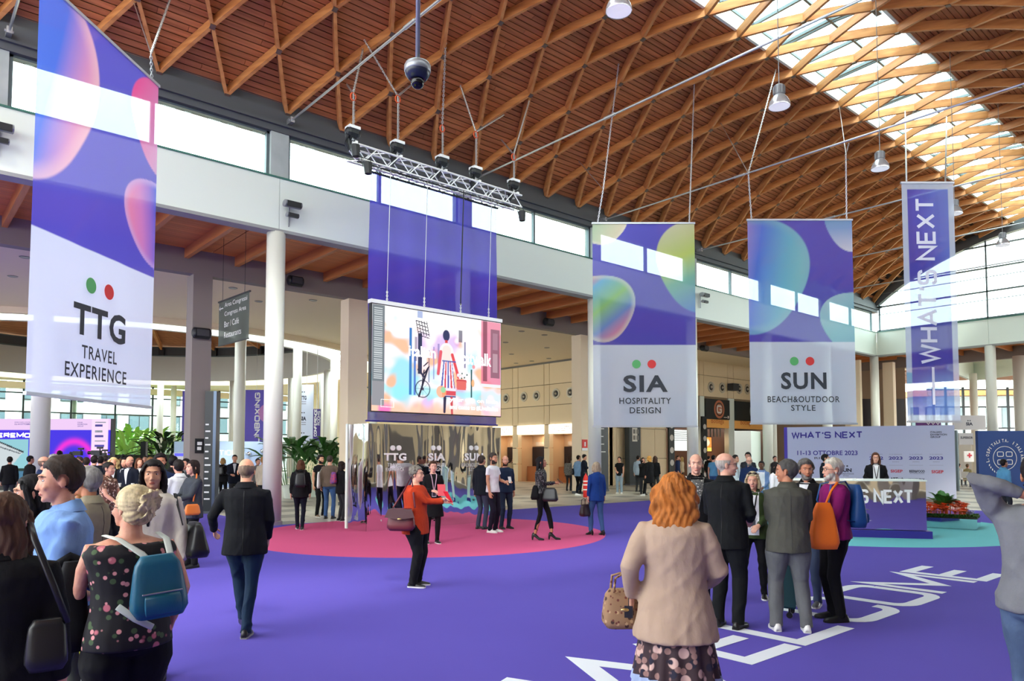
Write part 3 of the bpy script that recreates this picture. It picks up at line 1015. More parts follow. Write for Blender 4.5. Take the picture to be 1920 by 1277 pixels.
def porthole(parent, c, nrm, r=.28):
    c = np.asarray(c, float); nrm = np.asarray(nrm, float)
    sd = np.cross(nrm, Z3); b = MB(); n = 24
    rings = [(r * 1.15, .0), (r * 1.1, .05), (r * .85, .05), (r * .62, -.03)]
    vs = [c + nrm * dz + (sd * math.cos(2 * PI * j / n) + Z3 * math.sin(2 * PI * j / n)) * rr for rr, dz in rings for j in range(n)]
    b.add(vs, [(i * n + j, i * n + (j + 1) % n, (i + 1) * n + (j + 1) % n, (i + 1) * n + j) for i in range(3) for j in range(n)])
    o = b.build('porthole', portm, parent)
    b = MB(); vs = [c + nrm * .012 + (sd * math.cos(2 * PI * j / n) + Z3 * math.sin(2 * PI * j / n)) * r * .66 for j in range(n)]
    b.add(vs, [tuple(range(n))]); b.build('porthole_lens', portd, o)
    b = MB(); b.ell(c + nrm * .03, (r * .28,) * 3, 12, 8); b.build('nozzle', portm, o)
for (x, y) in ((949, 747), (982.6, 744), (1006, 742), (1042.7, 738), (1069.6, 736)):
    porthole(al, hit(x, y, 0, AX - .03), (-1, 0, 0))
# lit sign boxes and the openings below
signw = M('lit_white_sign', (255, 253, 246), .5, emit=1.6)
signt = M('sign_brown_lettering', (222, 190, 160), .6)
warmw = M('warm_interior_wall', (226, 190, 150), .7)
terr = M('terracotta_counter', (176, 108, 62), .6)
zt = pz(1056, 795); zb = pz(1056, 812.5)
bays = [(vy[1], vy[2], 'SERVIZI ELETTRICI'), (vy[3], vy[4], 'PRENOTAZIONE'), (vy[5], vy[6], 'EVENTI'), (vy[7], vy[8], '')]
def litbox(parent, c, sz, strength=60, col=(1, .78, .5)):
    l = bpy.data.lights.new('ceiling_spot', 'AREA'); l.energy = strength; l.size = sz; l.color = col
    o = bpy.data.objects.new('ceiling_spot', l); COL.objects.link(o); o.location = tuple(float(q) for q in c)
    return o
for (a, c, tx) in bays:
    b = MB(); b.box(AX - .12, AX + .1, a + .03, c - .03, zb, zt); sg = b.build('lit_sign_box', signw, al)
    if tx: text(tx, al, (AX - .13, c - .25, zb + .14), (0, -1, 0), (0, 0, 1), (c - a) - .5, zt - zb - .28, signt, .002)
    b = MB(); b.box(AX + 1.3, AX + 1.4, a - .05, c + .05, 0, 3.5); b.build('recess_wall', warmw, al)
    b = MB(); b.box(AX + .3, AX + 1.3, a - .06, a - .01, 0, 3.5); b.build('recess_side', warmw, al); b = MB(); b.box(AX + .3, AX + 1.3, c + .01, c + .06, 0, 3.5); b.build('recess_side', warmw, al)
    b = MB(); b.box(AX + .3, AX + 1.3, a, c, zb - .03, zb + .03); b.build('recess_ceiling', cream, al)
    b = MB(); m_ = (a + c) / 2
    b.box(AX + 1.2, AX + 1.31, a + 1.0, c - .1, 0, 2.3); b.build('service_window', M('dark_glass', (40, 34, 40), .2), al)
    b = MB(); b.box(AX + .75, AX + 1.18, a + 1.5, c - .05, 0, 1.0); b.build('service_desk', terr, al)
    b = MB(); b.box(AX + 1.15, AX + 1.2, a + .3, c - .5, 2.35, 2.62); b.build('small_sign', M('pale_sign', (210, 190, 170), .6), al)
    litbox(al, (AX + .8, m_, zb - .06), .3, 14)
for i in range(0, len(vy) - 1):
    a, c = vy[i], vy[i + 1]
    if abs(c - a) < (vy[3] - vy[2]) * 1.6 or i == 0:
        for z0, z1 in ((0, 1.15), (1.17, zb - .9), (zb - .88, zt)):
            b = MB(); b.box(AX - .02, AX + .3, a, c, z0, z1 - .02); b.build('cladding_panel', panelc, al)
b = MB(); b.box(AX, AX + 3.2, 10.3, 40, 0, .005); b.build('recess_floor', stone_warm, al)
b = MB(); b.box(-24, 24.5, 41.5, 41.7, 0, CZ) if False else b.box(24.5, 24.8, 38, 52, 0, CZ); b.build('wall_backing', panelc, al)

sh = bpy.data.objects.new('wall_shops', None); COL.objects.link(sh); sh['kind'] = 'structure'
SY = 10.0
def sx(x): return float(hit(x, 800, 1, SY)[0])
def sz(x, y): return float(hit(x, y, 1, SY)[2])
px_ = [1123, 1160, 1181, 1202, 1249]
X_ = [24.5] + [sx(q) for q in px_[1:]]
b = MB(); b.box(24.5, 46, SY + .06, SY + .3, 3.6, 8.3); b.build('wall_backing', joint, sh)
b = MB(); b.box(24.5, X_[4], SY + .06, SY + .3, 0, 3.6); b.build('wall_backing', joint, sh)
for a, c in ((24.5, sx(1155)), (sx(1155), sx(1170)), (sx(1170), X_[3]), (X_[3], sx(1227)), (sx(1227), X_[4])):
    for z0, z1 in ((0, 1.55), (1.55, 3.35), (3.35, 5.6), (5.6, 8.2)):
        b = MB(); b.box(a + .015, c - .015, SY - .02, SY + .05, z0 + .015, z1 - .015); b.build('cladding_panel', panelc, sh)
# right part: upper cladding, portholes, black fascia boards
xa, xb, xc, xd, xe, xf_ = sx(1249), sx(1312), sx(1320), sx(1365), sx(1376), sx(1440)
grid = [xa, xb, xc, xd, xe, xf_, xf_ + 1.2, 46]
for a, c in zip(grid[:-1], grid[1:]):
    for z0, z1 in ((sz(1340, 706), 8.2), (sz(1340, 745), sz(1340, 706))):
        b = MB(); b.box(a + .015, c - .015, SY - .02, SY + .05, z0 + .015, z1 - .015); b.build('cladding_panel', panelc, sh)
for a, c in ((xb, xc), (xd, xe), (xf_, xf_ + 1.2)):
    b = MB(); b.box(a, c, SY - .05, SY + .3, 0, sz(1340, 745)); b.build('shop_pilaster', white_paint, sh)
for (x, y) in ((1333, 726), (1354, 727), (1386, 729), (1401, 730), (1226, 712), (1245, 714)):
    porthole(sh, hit(x, y, 1, SY - .03), (0, -1, 0), .32)
p = hit(1375, 726, 1, SY - .3); o = thing('wall_speaker', 'small dark loudspeaker on the beige shop wall between portholes', 'speaker', p)
b = MB(); b.obox(p, X3 * .35, Y3 * .22, Z3 * .24); b.build('speaker_box', M('speaker_charcoal', (62, 62, 64), .6), o); b = MB(); b.box(p[0] - .05, p[0] + .05, p[1], SY, p[2] - .05, p[2] + .05); b.build('bracket', MATS['black_steel'], o)
blk = M('black_signboard', (38, 44, 44), .4)
cop = M('copper_emblem', (206, 126, 92), .4, metal=.2); silv = M('silver_emblem', (150, 156, 158), .4, metal=.2)
for k, (a, c, em) in enumerate(((xc, xd, cop), (xe, xf_, silv))):
    z1, z0 = sz(1340, 749), sz(1340, 786)
    o = thing('shop_signboard', ['black shop signboard with round copper G emblem', 'black shop signboard with round silver G emblem'][k], 'signboard', (a, SY - .1, z0))
    b = MB(); b.box(a, c, SY - .15, SY - .05, z0, z1); b.build('board', blk, o)
    m_ = (a + c) / 2 + .15; zc = (z0 + z1) / 2; q = np.array([m_, SY - .16, zc])
    disc(o, q, X3, Z3, .62, em, .0, 'emblem_disc', 32)
    disc(o, q, X3, Z3, .46, blk, .006, 'emblem_ring', 32, .38)
    stroke('G', o, q + np.array([-.24, 0, -.28]), X3, Z3, .46, .56, M('emblem_white', (235, 228, 220), .5), .22, .012)
    b = MB(); b.box(c - .75, c - .35, SY - .165, SY - .155, z0 + .12, z0 + .17); b.box(c - .28, c - .12, SY - .165, SY - .155, z0 + .08, z0 + .26); b.build('board_print', M('emblem_white', (0, 0, 0)), o)
    z2 = sz(1340, 802)
    b = MB(); b.box(a, c, SY - .08, SY + .1, z2, z0 - .03); ws = b.build('wooden_name_board', M('honey_wood_board', (222, 160, 84), .5, emit=.15), o)
    text('Bottega', o, (a + .7, SY - .09, z2 + .2), X3, Z3, 1.5, .42, M('name_red', (190, 92, 40), .5), .004)
# shop interiors
fire = M('glowing_orange_display', (255, 150, 60), .5, emit=2.2)
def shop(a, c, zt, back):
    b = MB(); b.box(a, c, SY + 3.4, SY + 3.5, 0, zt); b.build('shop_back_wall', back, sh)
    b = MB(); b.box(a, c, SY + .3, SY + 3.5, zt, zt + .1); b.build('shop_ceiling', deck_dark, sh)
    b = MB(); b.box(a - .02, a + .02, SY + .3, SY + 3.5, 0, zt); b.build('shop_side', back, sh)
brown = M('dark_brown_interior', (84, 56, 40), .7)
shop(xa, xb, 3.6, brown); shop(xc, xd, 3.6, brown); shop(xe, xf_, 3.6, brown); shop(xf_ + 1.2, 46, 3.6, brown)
b = MB(); b.box(xa + .5, sx(1289), SY - .02, SY + .06, sz(1270, 845), sz(1270, 806)); b.build('white_menu_screen', M('white_menu_screen', (236, 244, 240), .4, emit=.9), sh)
for q in range(5):
    z = sz(1270, 806) - .12 - q * .13
    b = MB(); b.box(xa + .5, sx(1289), SY - .04, SY - .025, z - .03, z); b.build('louvre_slat', MATS['grey_trim'], sh)
b = MB(); z0, z1 = sz(1340, 846), sz(1340, 819)
o = thing('lit_food_display', 'glowing orange display picture over the shop counter', 'display', (xc, SY + 1.2, z0))
def fpaint(U, V):
    base = np.stack([np.ones_like(U) * 1.0, .28 + .35 * V * 0 + .2 * np.sin(U * 9 + 1) ** 2, .05 + .1 * np.sin(U * 7) ** 2], -1)
    for cx in (.28, .72):
        d = ((U - cx) / .2) ** 2 + ((V - .62) / .3) ** 2
        base = np.where((d < 1)[..., None], np.array([1, .8, .55]) * (1.1 - .4 * d[..., None]), base)
    base = np.where((V < .3)[..., None], np.array([1.0, .62, .12]), base)
    return np.where((np.abs(V - .3) < .03)[..., None], np.array([.4, .06, .01]), base)
painted('picture_panel', (xc + .1, SY + 1.2, z0), X3, Z3, xd - xc - .3, z1 - z0, 60, 30, fpaint, printmat('lit_picture', 'screen', 1.3), o)
b = MB(); b.box(xc + .05, xd - .1, SY + 1.22, SY + 1.32, z0 - .05, z1 + .05); b.build('picture_frame', brown, o)
b = MB(); b.box(xc + .1, xd - .2, SY + .6, SY + 1.3, 0, 1.1); o = b.build('shop_counter', terr); tag(o, 'terracotta shop counter below the glowing orange display', 'counter')
for q in range(6):
    x = xc + .25 + q * (xd - xc - .5) / 6
    b = MB(); b.box(x, x + .05, SY + .2, SY + .25, z1, z1 + .6); b.build('pendant_strip', frame_grey, sh)
litbox(sh, ((xc + xd) / 2, SY + 2, 3.4), 1.0, 120, (1, .6, .3)); litbox(sh, ((xa + xb) / 2, SY + 2, 3.4), 1.0, 80, (1, .8, .6)); litbox(sh, (xf_ + 4, SY + 2, 3.4), 1.0, 80, (1, .8, .6))
# photo strips and black totems beside the shops
photo_w = M('strip_photo_white', (216, 214, 208), .5)
for k, (x0p, x1p) in enumerate(((1249, 1259), (1312, 1320))):
    a, c = sx(x0p), sx(x1p)
    o = thing('photo_strip', ['tall black strip of photographs at the left shop window', 'tall black strip of photographs beside the orange display'][k], 'sign', (a, SY - .2, 0))
    b = MB(); b.box(a, c, SY - .22, SY - .1, 0, 4.3); b.build('strip_board', blk, o)
    for q in range(5):
        z = .5 + q * .78
        disc(o, ((a + c) / 2, SY - .22, z), X3, Z3, (c - a) * .36, photo_w, .004, 'round_photo', 14)
def totem(label, x0p, x1p, basey, topy, D=None, plane=None, rows=9, head='', tilt=None):
    if plane is not None:
        a = hit(x0p, basey, 1, plane); c = hit(x1p, basey, 1, plane); ax = X3; W = c[0] - a[0]; o0 = np.array([a[0], plane, 0]); H = float(hit(x0p, topy, 1, plane)[2])
    else:
        a = pxd(x0p, D); c = pxd(x1p, D); ax = (c - a) / np.linalg.norm(c - a); W = np.linalg.norm(c - a); o0 = a; H = 1.8 + (HZ - topy) / FPX * D
    ay = Z3; az = np.cross(ax, ay)
    o = thing('direction_totem', label, 'sign', o0)
    b = MB(); b.prism([(0, 0), (W, 0), (W, H), (0, H)], o0, ax, ay, -az, .35); b.build('totem_body', blk, o)
    b = MB(); b.prism([(-.03, 0), (W + .03, 0), (W + .03, .08), (-.03, .08)], o0 + az * .03, ax, ay, -az, .41); b.build('totem_foot', grey_steel, o)
    wt = M('totem_white_print', (225, 226, 224), .5)
    for r in range(rows):
        z = H * .72 - r * H * .055
        b = MB(); L = W * random.uniform(.35, .7); b.prism([(W * .12, z), (W * .12 + L, z), (W * .12 + L, z + .045), (W * .12, z + .045)], o0 + az * .004, ax, ay, -az, .002); b.build('totem_line', wt, o)
    return o, o0, ax, W, H
totem('black direction totem at the foot of the column left of the white hospitality banner', 1123, 1141, 924, 660, plane=5.9)
o, o0, ax, W, H = totem('black totem with white notice against the beige cladding', 1181, 1202, 916, 700, plane=9.4, rows=3)
b = MB(); b.prism([(.25, 2.55), (W - .3, 2.55), (W - .3, 3.35), (.25, 3.35)], o0 + np.array([0, -.004, 0]), X3, Z3, Y3, .003); b.build('notice_sheet', M('notice_paper', (226, 222, 210), .7), o)
b = MB()
for u_ in (0, 1):
    for v_ in (0, 1):
        b.box(o0[0] + .33 + u_ * .3, o0[0] + .53 + u_ * .3, o0[1] - .012, o0[1] - .008, 2.65 + v_ * .36, 2.9 + v_ * .36)
b.build('notice_pictograms', MATS['grey_trim'], o)
# white free-standing partition before the right shop
p0, p1, p2 = pxd(1377, 33.5), pxd(1408, 33.5), pxd(1426, 34.5)
o = thing('white_partition', 'tall plain white partition between the shop column and the right shop', 'partition', p0)
b = MB(); H = 1.8 + (HZ - 808) / FPX * 33.5
d = (p1 - p0); b.prism([(0, 0), (1, 0), (1, H), (0, H)], p0, d, Z3, FH, .1); b.build('partition_panel', M('white_partition_paint', (226, 224, 216), .6), o)
d = (p2 - p1); b = MB(); b.prism([(0, 0), (1, 0), (1, H), (0, H)], p1, d, Z3, FH, .1); b.build('partition_panel', white_paint, o)
# fire point: red sign and extinguisher stand
p = hit(1096, 832, 0, AX - .05); red = M('signal_red', (214, 40, 34), .5); wht = M('plain_white', (238, 238, 236), .5)
o = thing('fire_sign', 'small red and white extinguisher sign on the beige wall corner', 'sign', (AX - .3, 11.2, p[2]))
q = hit(1096, 832, 1, 5.6 - .66)
q = hit(1096.5, 832, 1, 4.97)
o.location = tuple(q)
b = MB(); b.obox(q, X3 * .17, Y3 * .012, Z3 * .19); b.build('sign_plate', red, o)
b = MB(); b.obox(q - Z3 * .26, X3 * .17, Y3 * .01, Z3 * .06); b.build('sign_caption', wht, o)
b = MB(); b.box(q[0] - .04, q[0] + .04, q[1] - .02, q[1] - .013, q[2] - .12, q[2] + .08); b.build('sign_symbol', wht, o)
p = pxd(1098, 30.5)
o = thing('fire_extinguisher', 'red fire extinguisher on the floor between the man walking and the woman in blue', 'extinguisher', p)
b = MB(); b.lathe(p, [(0, 0), (.11, 0), (.12, .05), (.12, .75), (.07, .9), (.03, .95), (.03, 1.0)], 20); b.build('cylinder_body', red, o).data.shade_smooth()
b = MB(); b.box(p[0] - .1, p[0] + .08, p[1] - .02, p[1] + .02, 1.0, 1.05); b.tube([(p[0] + .05, p[1], 1.0), (p[0] + .18, p[1], .8), (p[0] + .16, p[1], .4)], .015, 6); b.build('valve_and_hose', MATS['black_steel'], o)
for q in (.3, .5, .65):
    b = MB(); b.lathe((p[0], p[1], q), [(.122, 0), (.122, .05)], 20); b.build('label_band', wht, o)

# ================================================================ BEYOND THE END WALL
be = bpy.data.objects.new('wall_beyond', None); COL.objects.link(be); be['kind'] = 'structure'
b = MB(); b.box(41.5, 41.9, -17, 5, 7.35, 8.05); b.build('inner_beam', taupe, be)
b = MB(); b.box(36.8, 41.5, -17, 0.4, 8.06, 8.1); b.build('soffit_backing', deck_dark, be)
for k in range(14):
    b = MB(); y = -.4 - k * 1.25; b.box(36.8, 41.5, y - .07, y + .07, 7.74, 8.04); b.build('joist', joist_wood, be)
for k in range(26):
    b = MB(); b.box(36.8 + k * .185, 36.97 + k * .185, -17, 0.3, 8.04, 8.06); b.build('board', board_aisle, be)
for (x0p, x1p, D) in ((1592, 1600, 46), (1603, 1611, 43), (1664, 1676, 44)):
    p = pxd((x0p + x1p) / 2, D); o = thing('square_pier', None, None, p, kind='structure')
    w_ = (x1p - x0p) / FPX * D
    b = MB(); b.box(p[0] - w_ / 2, p[0] + w_ / 2, p[1] - .3, p[1] + .3, 0, 7.4); b.build('pier_shaft', cream, o)
    b = MB(); b.box(p[0] - w_ / 2 - .02, p[0] + w_ / 2 + .02, p[1] - .32, p[1] + .32, 0, .15); b.build('pier_skirting', grey_steel, o)
b = MB(); q0, q1 = pxd(1450, 53), pxd(1700, 46); d = q1 - q0
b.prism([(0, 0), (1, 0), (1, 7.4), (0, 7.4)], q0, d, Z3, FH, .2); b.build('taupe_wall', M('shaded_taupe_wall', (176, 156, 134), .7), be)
for x in (1622, 1686):
    b = MB(); q = pxd(x, 45.6); b.obox(q + Z3 * 4.2, RT * .35, FH * .1, Z3 * 1.1); b.build('dark_wall_opening', MATS['dark_glass'], be)
b = MB(); q0, q1 = pxd(1700, 60), pxd(2000, 52); d = q1 - q0
b.prism([(0, 0), (1, 0), (1, 3.0), (0, 3.0)], q0, d, Z3, FH, .2); b.build('low_back_wall', wallm, be)
# fascia corner of the next wing with sunlit timber soffit and glazing
A_, B_, C_ = pxd(1780, 46), pxd(1830, 53), pxd(1960, 47)
for (P, Q) in ((A_, B_), (B_, C_)):
    b = MB(); d = Q - P; b.prism([(0, 7.2), (1, 7.2), (1, 8.6), (0, 8.6)], P, d, Z3, FH, .3); b.build('fascia_panel', white_paint, be)
for (P, Q) in ((A_, B_), (B_, C_)):
    d = Q - P; n_ = np.array([-d[1], d[0], 0]); n_ /= np.linalg.norm(n_)
    for k in range(22):
        z = 7.30
        b = MB(); b.bar(P + n_ * (.5 + k) + Z3 * z, Q + n_ * (.5 + k) + Z3 * z, .9, .06); b.build('soffit_board', joist_wood, be)
for (x, D, r) in ((1828, 50, .24), (1915, 41, .3), (1450, 42, .2), (1555, 44, .2)):
    column(pxd(x, D), 7.4, r)
b = MB(); b.box(41.9, 66, -26, 34, 8.9, 9.2); b.build('wing_roof', cream, be)
gb = bpy.data.objects.new('window_courtyard', None); COL.objects.link(gb); gb['kind'] = 'structure'
for x in (1752, 1775, 1808, 1870, 1892, 1913, 1935):
    b = MB(); q = pxd(x, 58); b.obox(q + Z3 * 3.6, RT * .07, FH * .07, Z3 * 3.6); b.build('mullion', black_mull, gb)
for z in (2.6, 3.9, 5.6, 7.0):
    b = MB(); b.bar(pxd(1740, 58) + Z3 * z, pxd(1960, 58) + Z3 * z, .1, .1); b.build('transom', black_mull, gb)
b = MB(); b.bar(pxd(1740, 58) + Z3 * 3.6, pxd(1960, 58) + Z3 * 3.6, .02, 7.2); b.build('pane', pane, gb)
ob = thing('terrace_building', 'pale terrace building with glass doors beyond the courtyard', 'building', pxd(1850, 72))
q0, q1 = pxd(1700, 74), pxd(2050, 70); d = q1 - q0
b = MB(); b.prism([(0, 0), (1, 0), (1, 8.0), (0, 8.0)], q0, d, Z3, FH, .3); b.build('building_wall', wallm, ob)
for k in range(12):
    for z in (1.0, 4.4):
        q = q0 + d * (k + .3) / 12
        b = MB(); b.prism([(0, z), (.045, z), (.045, z + 2.2), (0, z + 2.2)], q - FH * .08, d, Z3, FH, .05); w_ = b.build('window', black_mull, ob)
        b = MB(); b.prism([(0.004, z + .1), (.041, z + .1), (.041, z + 2.1), (0.004, z + 2.1)], q - FH * .1, d, Z3, FH, .01); b.build('pane', win_g, w_)
b = MB(); b.prism([(0, 7.6), (1, 7.6), (1, 8.2), (0, 8.2)], q0 - FH * 1.6, d, Z3, FH, 1.8); b.build('timber_eave', joist_wood, ob)
# ================================================================ CARPETS AND FLOOR LETTERING
def carpetmat(name, rgb, v):
    return M(name, rgb, .95, bump=(220, .25, .004), var=(.5, .35, v), spec=.1)
pur = carpetmat('violet_carpet', (98, 86, 182), (90, 78, 172))
pnk = carpetmat('pink_carpet', (212, 90, 136), (202, 84, 130))
cyn = carpetmat('aqua_carpet', (118, 204, 210), (108, 194, 202))
lim = carpetmat('lime_carpet', (206, 220, 70), (196, 210, 60))
cw = M('white_carpet_lettering', (232, 238, 246), .9)
carpet = thing('carpet', 'huge violet carpet covering the hall floor with white WELCOME lettering', 'carpet', (0, -8, 0))
b = MB(); b.box(-22, 19.0, -24, 0.0, 0, .010); b.box(-22, 0.1, 0.0, 16, 0, .010); b.build('carpet_pile', pur, carpet)
o = thing('round_carpet', 'large round pink carpet in front of the mirrored box', 'carpet', (2.0, -4.0, 0.01))
b = MB(); b.lathe((2.0, -4.0, .010), [(4.02, 0), (4.0, .004), (0.001, .004)], 96); b.build('carpet_pile', pnk, o)
o = thing('round_carpet', 'round aqua carpet under the mirrored reception desk', 'carpet', (10.7, -9.2, 0.01))
b = MB(); b.lathe((10.7, -9.2, .010), [(4.42, 0), (4.4, .004), (0.001, .004)], 96); b.build('carpet_pile', cyn, o)
c = cf(-5.45, 5.4); o = thing('round_carpet', 'lime green round carpet glimpsed between the legs at the left edge', 'carpet', (c[0], c[1], 0.01))
b = MB(); b.lathe((c[0], c[1], .010), [(2.2, 0), (2.18, .004), (0.001, .004)], 64); b.build('carpet_pile', lim, o)
for ch, x0, w in (('W', -3.72, 1.72), ('E', -1.76, .78), ('L', -.83, .95), ('C', .45, .98), ('O', 1.68, 1.0), ('M', 2.93, 1.2), ('E', 4.38, .82)):
    stroke(ch, carpet, (x0, -14.45, .012), X3, Y3, w, 1.16, cw, .15, .001, name='letter_%s' % ch.lower())

# ================================================================ HANGING BANNERS
steel_l = M('zinc_chain', (205, 206, 208), .3, metal=.85)
def chain(b, pts, link=.075, r=.0085):
    pts = [np.asarray(p, float) for p in pts]
    k = 0
    for p0, p1 in zip(pts[:-1], pts[1:]):
        d = p1 - p0; L = np.linalg.norm(d); d /= L
        s0 = np.cross(d, [0.3, .5, .81]); s0 /= np.linalg.norm(s0); s1 = np.cross(d, s0)
        n = int(L / (link * .72))
        for i in range(n):
            c = p0 + d * (i + .5) * L / n; sd = s0 if k % 2 else s1; k += 1
            ring = [c + d * link * .5 * math.cos(t) + sd * link * .26 * math.sin(t) for t in np.linspace(0, 2 * PI, 9)]
            b.tube(ring, r, 4, ref=np.cross(d, sd), cap=False)
PURP = lin((90, 84, 190)); BACKLIT_VIOLET = lin((120, 114, 210)); BWHITE = lin((217, 224, 240))
def sm(x, a, b_):
    t = np.clip((x - a) / (b_ - a), 0, 1); return t * t * (3 - 2 * t)
def mixc(A, B, t):
    return A * (1 - t[..., None]) + B * t[..., None]
def blob(col, U, V, cx, cy, rx, ry, stops, ang, rim=None, edge=.015, wob=.06, ph=0.0):
    """rounded soft shape filled with a gradient along direction ang"""
    dx = (U - cx) / rx; dy = (V - cy) / ry
    th = np.arctan2(dy, dx); r = np.sqrt(dx * dx + dy * dy) / (1 + wob * np.sin(3 * th + ph))
    m = 1 - sm(r, 1 - edge, 1 + edge)
    t = (dx * math.cos(ang) + dy * math.sin(ang) + 1) / 2
    c = np.zeros(U.shape + (3,))
    ks = [s[0] for s in stops]; cs = [lin(s[1]) for s in stops]
    for j in range(3):
        c[..., j] = np.interp(t, ks, [q[j] for q in cs])
    if rim is not None:
        c = mixc(c, lin(rim) * np.ones_like(c), sm(r, .82, 1.0) * .7)
    return mixc(col, c, m)
def base_banner(U, V, wl=.40):
    g_ = sm(V, .4, 1.0)  # paler violet towards the top paints light coming through the cloth
    return PURP * (1 - .35 * g_[..., None]) + BACKLIT_VIOLET * (.35 * g_[..., None])
def p_ttg(U, V):
    c = base_banner(U, V)
    c = blob(c, U, V, -.12, .80, .56, .285, [(0, (96, 130, 226)), (.7, (84, 120, 222)), (.88, (220, 150, 190)), (1, (246, 170, 172))], -.25, (236, 190, 200))
    c = blob(c, U, V, 1.08, .87, .34, .15, [(0, (232, 90, 150)), (.5, (214, 150, 190)), (1, (150, 210, 220))], -.4)
    c = blob(c, U, V, 1.06, .565, .36, .135, [(0, (240, 140, 160)), (.22, (210, 130, 190)), (.45, (74, 98, 210)), (.7, (90, 160, 220)), (1, (130, 220, 220))], .1, (200, 170, 220))
    return mixc(c, BWHITE * np.ones_like(c), (V < .40).astype(float))
def p_sia(U, V):
    c = base_banner(U, V)
    c = blob(c, U, V, .08, 1.0, .26, .10, [(0, (240, 120, 90)), (.4, (190, 210, 180)), (1, (236, 216, 190))], -.3, (236, 226, 214))
    c = blob(c, U, V, 1.05, .80, .42, .23, [(0, (214, 210, 180)), (.35, (206, 220, 120)), (.6, (130, 190, 170)), (1, (92, 130, 214))], -1.2)
    c = blob(c, U, V, .10, .585, .31, .165, [(0, (240, 120, 120)), (.18, (110, 180, 220)), (.5, (150, 206, 130)), (.75, (120, 150, 210)), (1, (244, 140, 150))], -.9, (214, 220, 214))
    return mixc(c, BWHITE * np.ones_like(c), (V < .40).astype(float))
def p_sun(U, V):
    c = base_banner(U, V)
    c = blob(c, U, V, .02, .74, .56, .29, [(0, (220, 150, 190)), (.3, (200, 160, 205)), (.55, (96, 128, 226)), (.8, (120, 190, 216)), (1, (150, 210, 208))], -.15, (140, 190, 214))
    c = blob(c, U, V, 1.0, .99, .26, .14, [(0, (110, 190, 220)), (.6, (150, 180, 230)), (1, (226, 222, 240))], -1.5)
    c = blob(c, U, V, 1.02, .50, .34, .15, [(0, (176, 208, 220)), (.5, (130, 196, 210)), (1, (110, 176, 206))], -1.0)
    return mixc(c, BWHITE * np.ones_like(c), (V < .40).astype(float))
def p_wn(U, V):
    bd = np.minimum(np.minimum(U, 1 - U) * 1.34, np.minimum(V, 1 - V) * 6.17)
    c = base_banner(U, V) * .92
    c = blob(c, U, V, 1.0, .85, .75, .22, [(0, (104, 104, 212)), (.5, (120, 140, 220)), (1, (190, 214, 232))], .3, None, .4)
    c = blob(c, U, V, .6, .10, .6, .10, [(0, (90, 100, 210)), (1, (120, 170, 225))], .3, None, .5)
    w = np.ones_like(c) * lin((206, 214, 234))
    w = blob(w, U, V, 0, .12, .3, .09, [(0, (120, 190, 222)), (1, (150, 170, 226))], -1.2, None, .05)
    w = blob(w, U, V, 1, .2, .3, .06, [(0, (190, 190, 220)), (1, (226, 206, 220))], -1.2, None, .05)
    return mixc(c, w, (bd < .155).astype(float))
bprint = printmat('banner_print', 'banner', clear=.17)
ink = M('banner_charcoal_ink', (58, 62, 68), .7); g_dot = M('dot_green', (92, 172, 104), .7); r_dot = M('dot_red', (214, 62, 62), .7)
hem = M('banner_hem_rail', (196, 200, 208), .4, metal=.5)
def banner(label, P0, P1, z0, z1, fn, word, lines, tops, seed, nx=110, ny=200):
    P0 = np.array([P0[0], P0[1], 0]); P1 = np.array([P1[0], P1[1], 0])
    ax = P1 - P0; W = np.linalg.norm(ax); ax /= W; H = z1 - z0
    nrm = np.cross(ax, Z3)
    o = thing('hanging_banner', label, 'banner', (P0 + P1) / 2 + Z3 * z0)
    painted('banner_cloth', P0 + Z3 * z0, ax, Z3, W, H, nx, ny, fn, bprint, o, wave=.004, seed=seed)
    for z in (z0, z1):
        b = MB(); b.bar(P0 + Z3 * z - ax * .02, P1 + Z3 * z + ax * .02, .05, .05); b.build('hem_rail', hem, o)
    if word:
        r = .021 * H
        for u, m in ((.418, g_dot), (.567, r_dot)):
            disc(o, P0 + ax * u * W + Z3 * (z0 + .303 * H) + nrm * .03, ax, Z3, r, m, .0, 'logo_dot', 28)
        text(word, o, P0 + ax * .29 * W + Z3 * (z0 + .166 * H) + nrm * .03, ax, Z3, .43 * W, .083 * H, ink, .0, bold=.03, name='lettering', spacing=1.12)
        for (s, u0, u1, v0, v1) in lines:
            text(s, o, P0 + ax * u0 * W + Z3 * (z0 + v0 * H) + nrm * .03, ax, Z3, (u1 - u0) * W, (v1 - v0) * H, ink, .0, bold=.012, name='lettering', spacing=1.12)
    for (u, pts) in tops:
        b = MB(); chain(b, [P0 + ax * u * W + Z3 * z1] + pts[:1]); b.build('chain', steel_l, o)
        for q in pts[1:]:
            b = MB()
            if q[1] == 'rod': b.tube([pts[0], q[0]], .012, 6, dome=0)
            else: chain(b, [pts[0], q[0]])
            b.build('hanger_rod' if q[1] == 'rod' else 'chain', steel_l, o)
    return o, P0, ax, W, H, nrm
def dep(x, y, D):
    d = ray(x, y); return CAM + d * (D / (d @ FW))
def roofpt(x, y):
    """where the sight line through a pixel meets the net roof"""
    d = ray(x, y) / FPX; lo, hi = 3.0, 60.0
    f = lambda t: (CAM[1] + d[1] * t + 8.55) ** 2 + (CAM[2] + d[2] * t - ZC) ** 2 - (RR + .2) ** 2
    for _ in range(60):
        m_ = (lo + hi) / 2
        if f(m_) > 0: hi = m_
        else: lo = m_
    return CAM + d * lo
a, c = pxd(1113, 21), pxd(1307, 21)
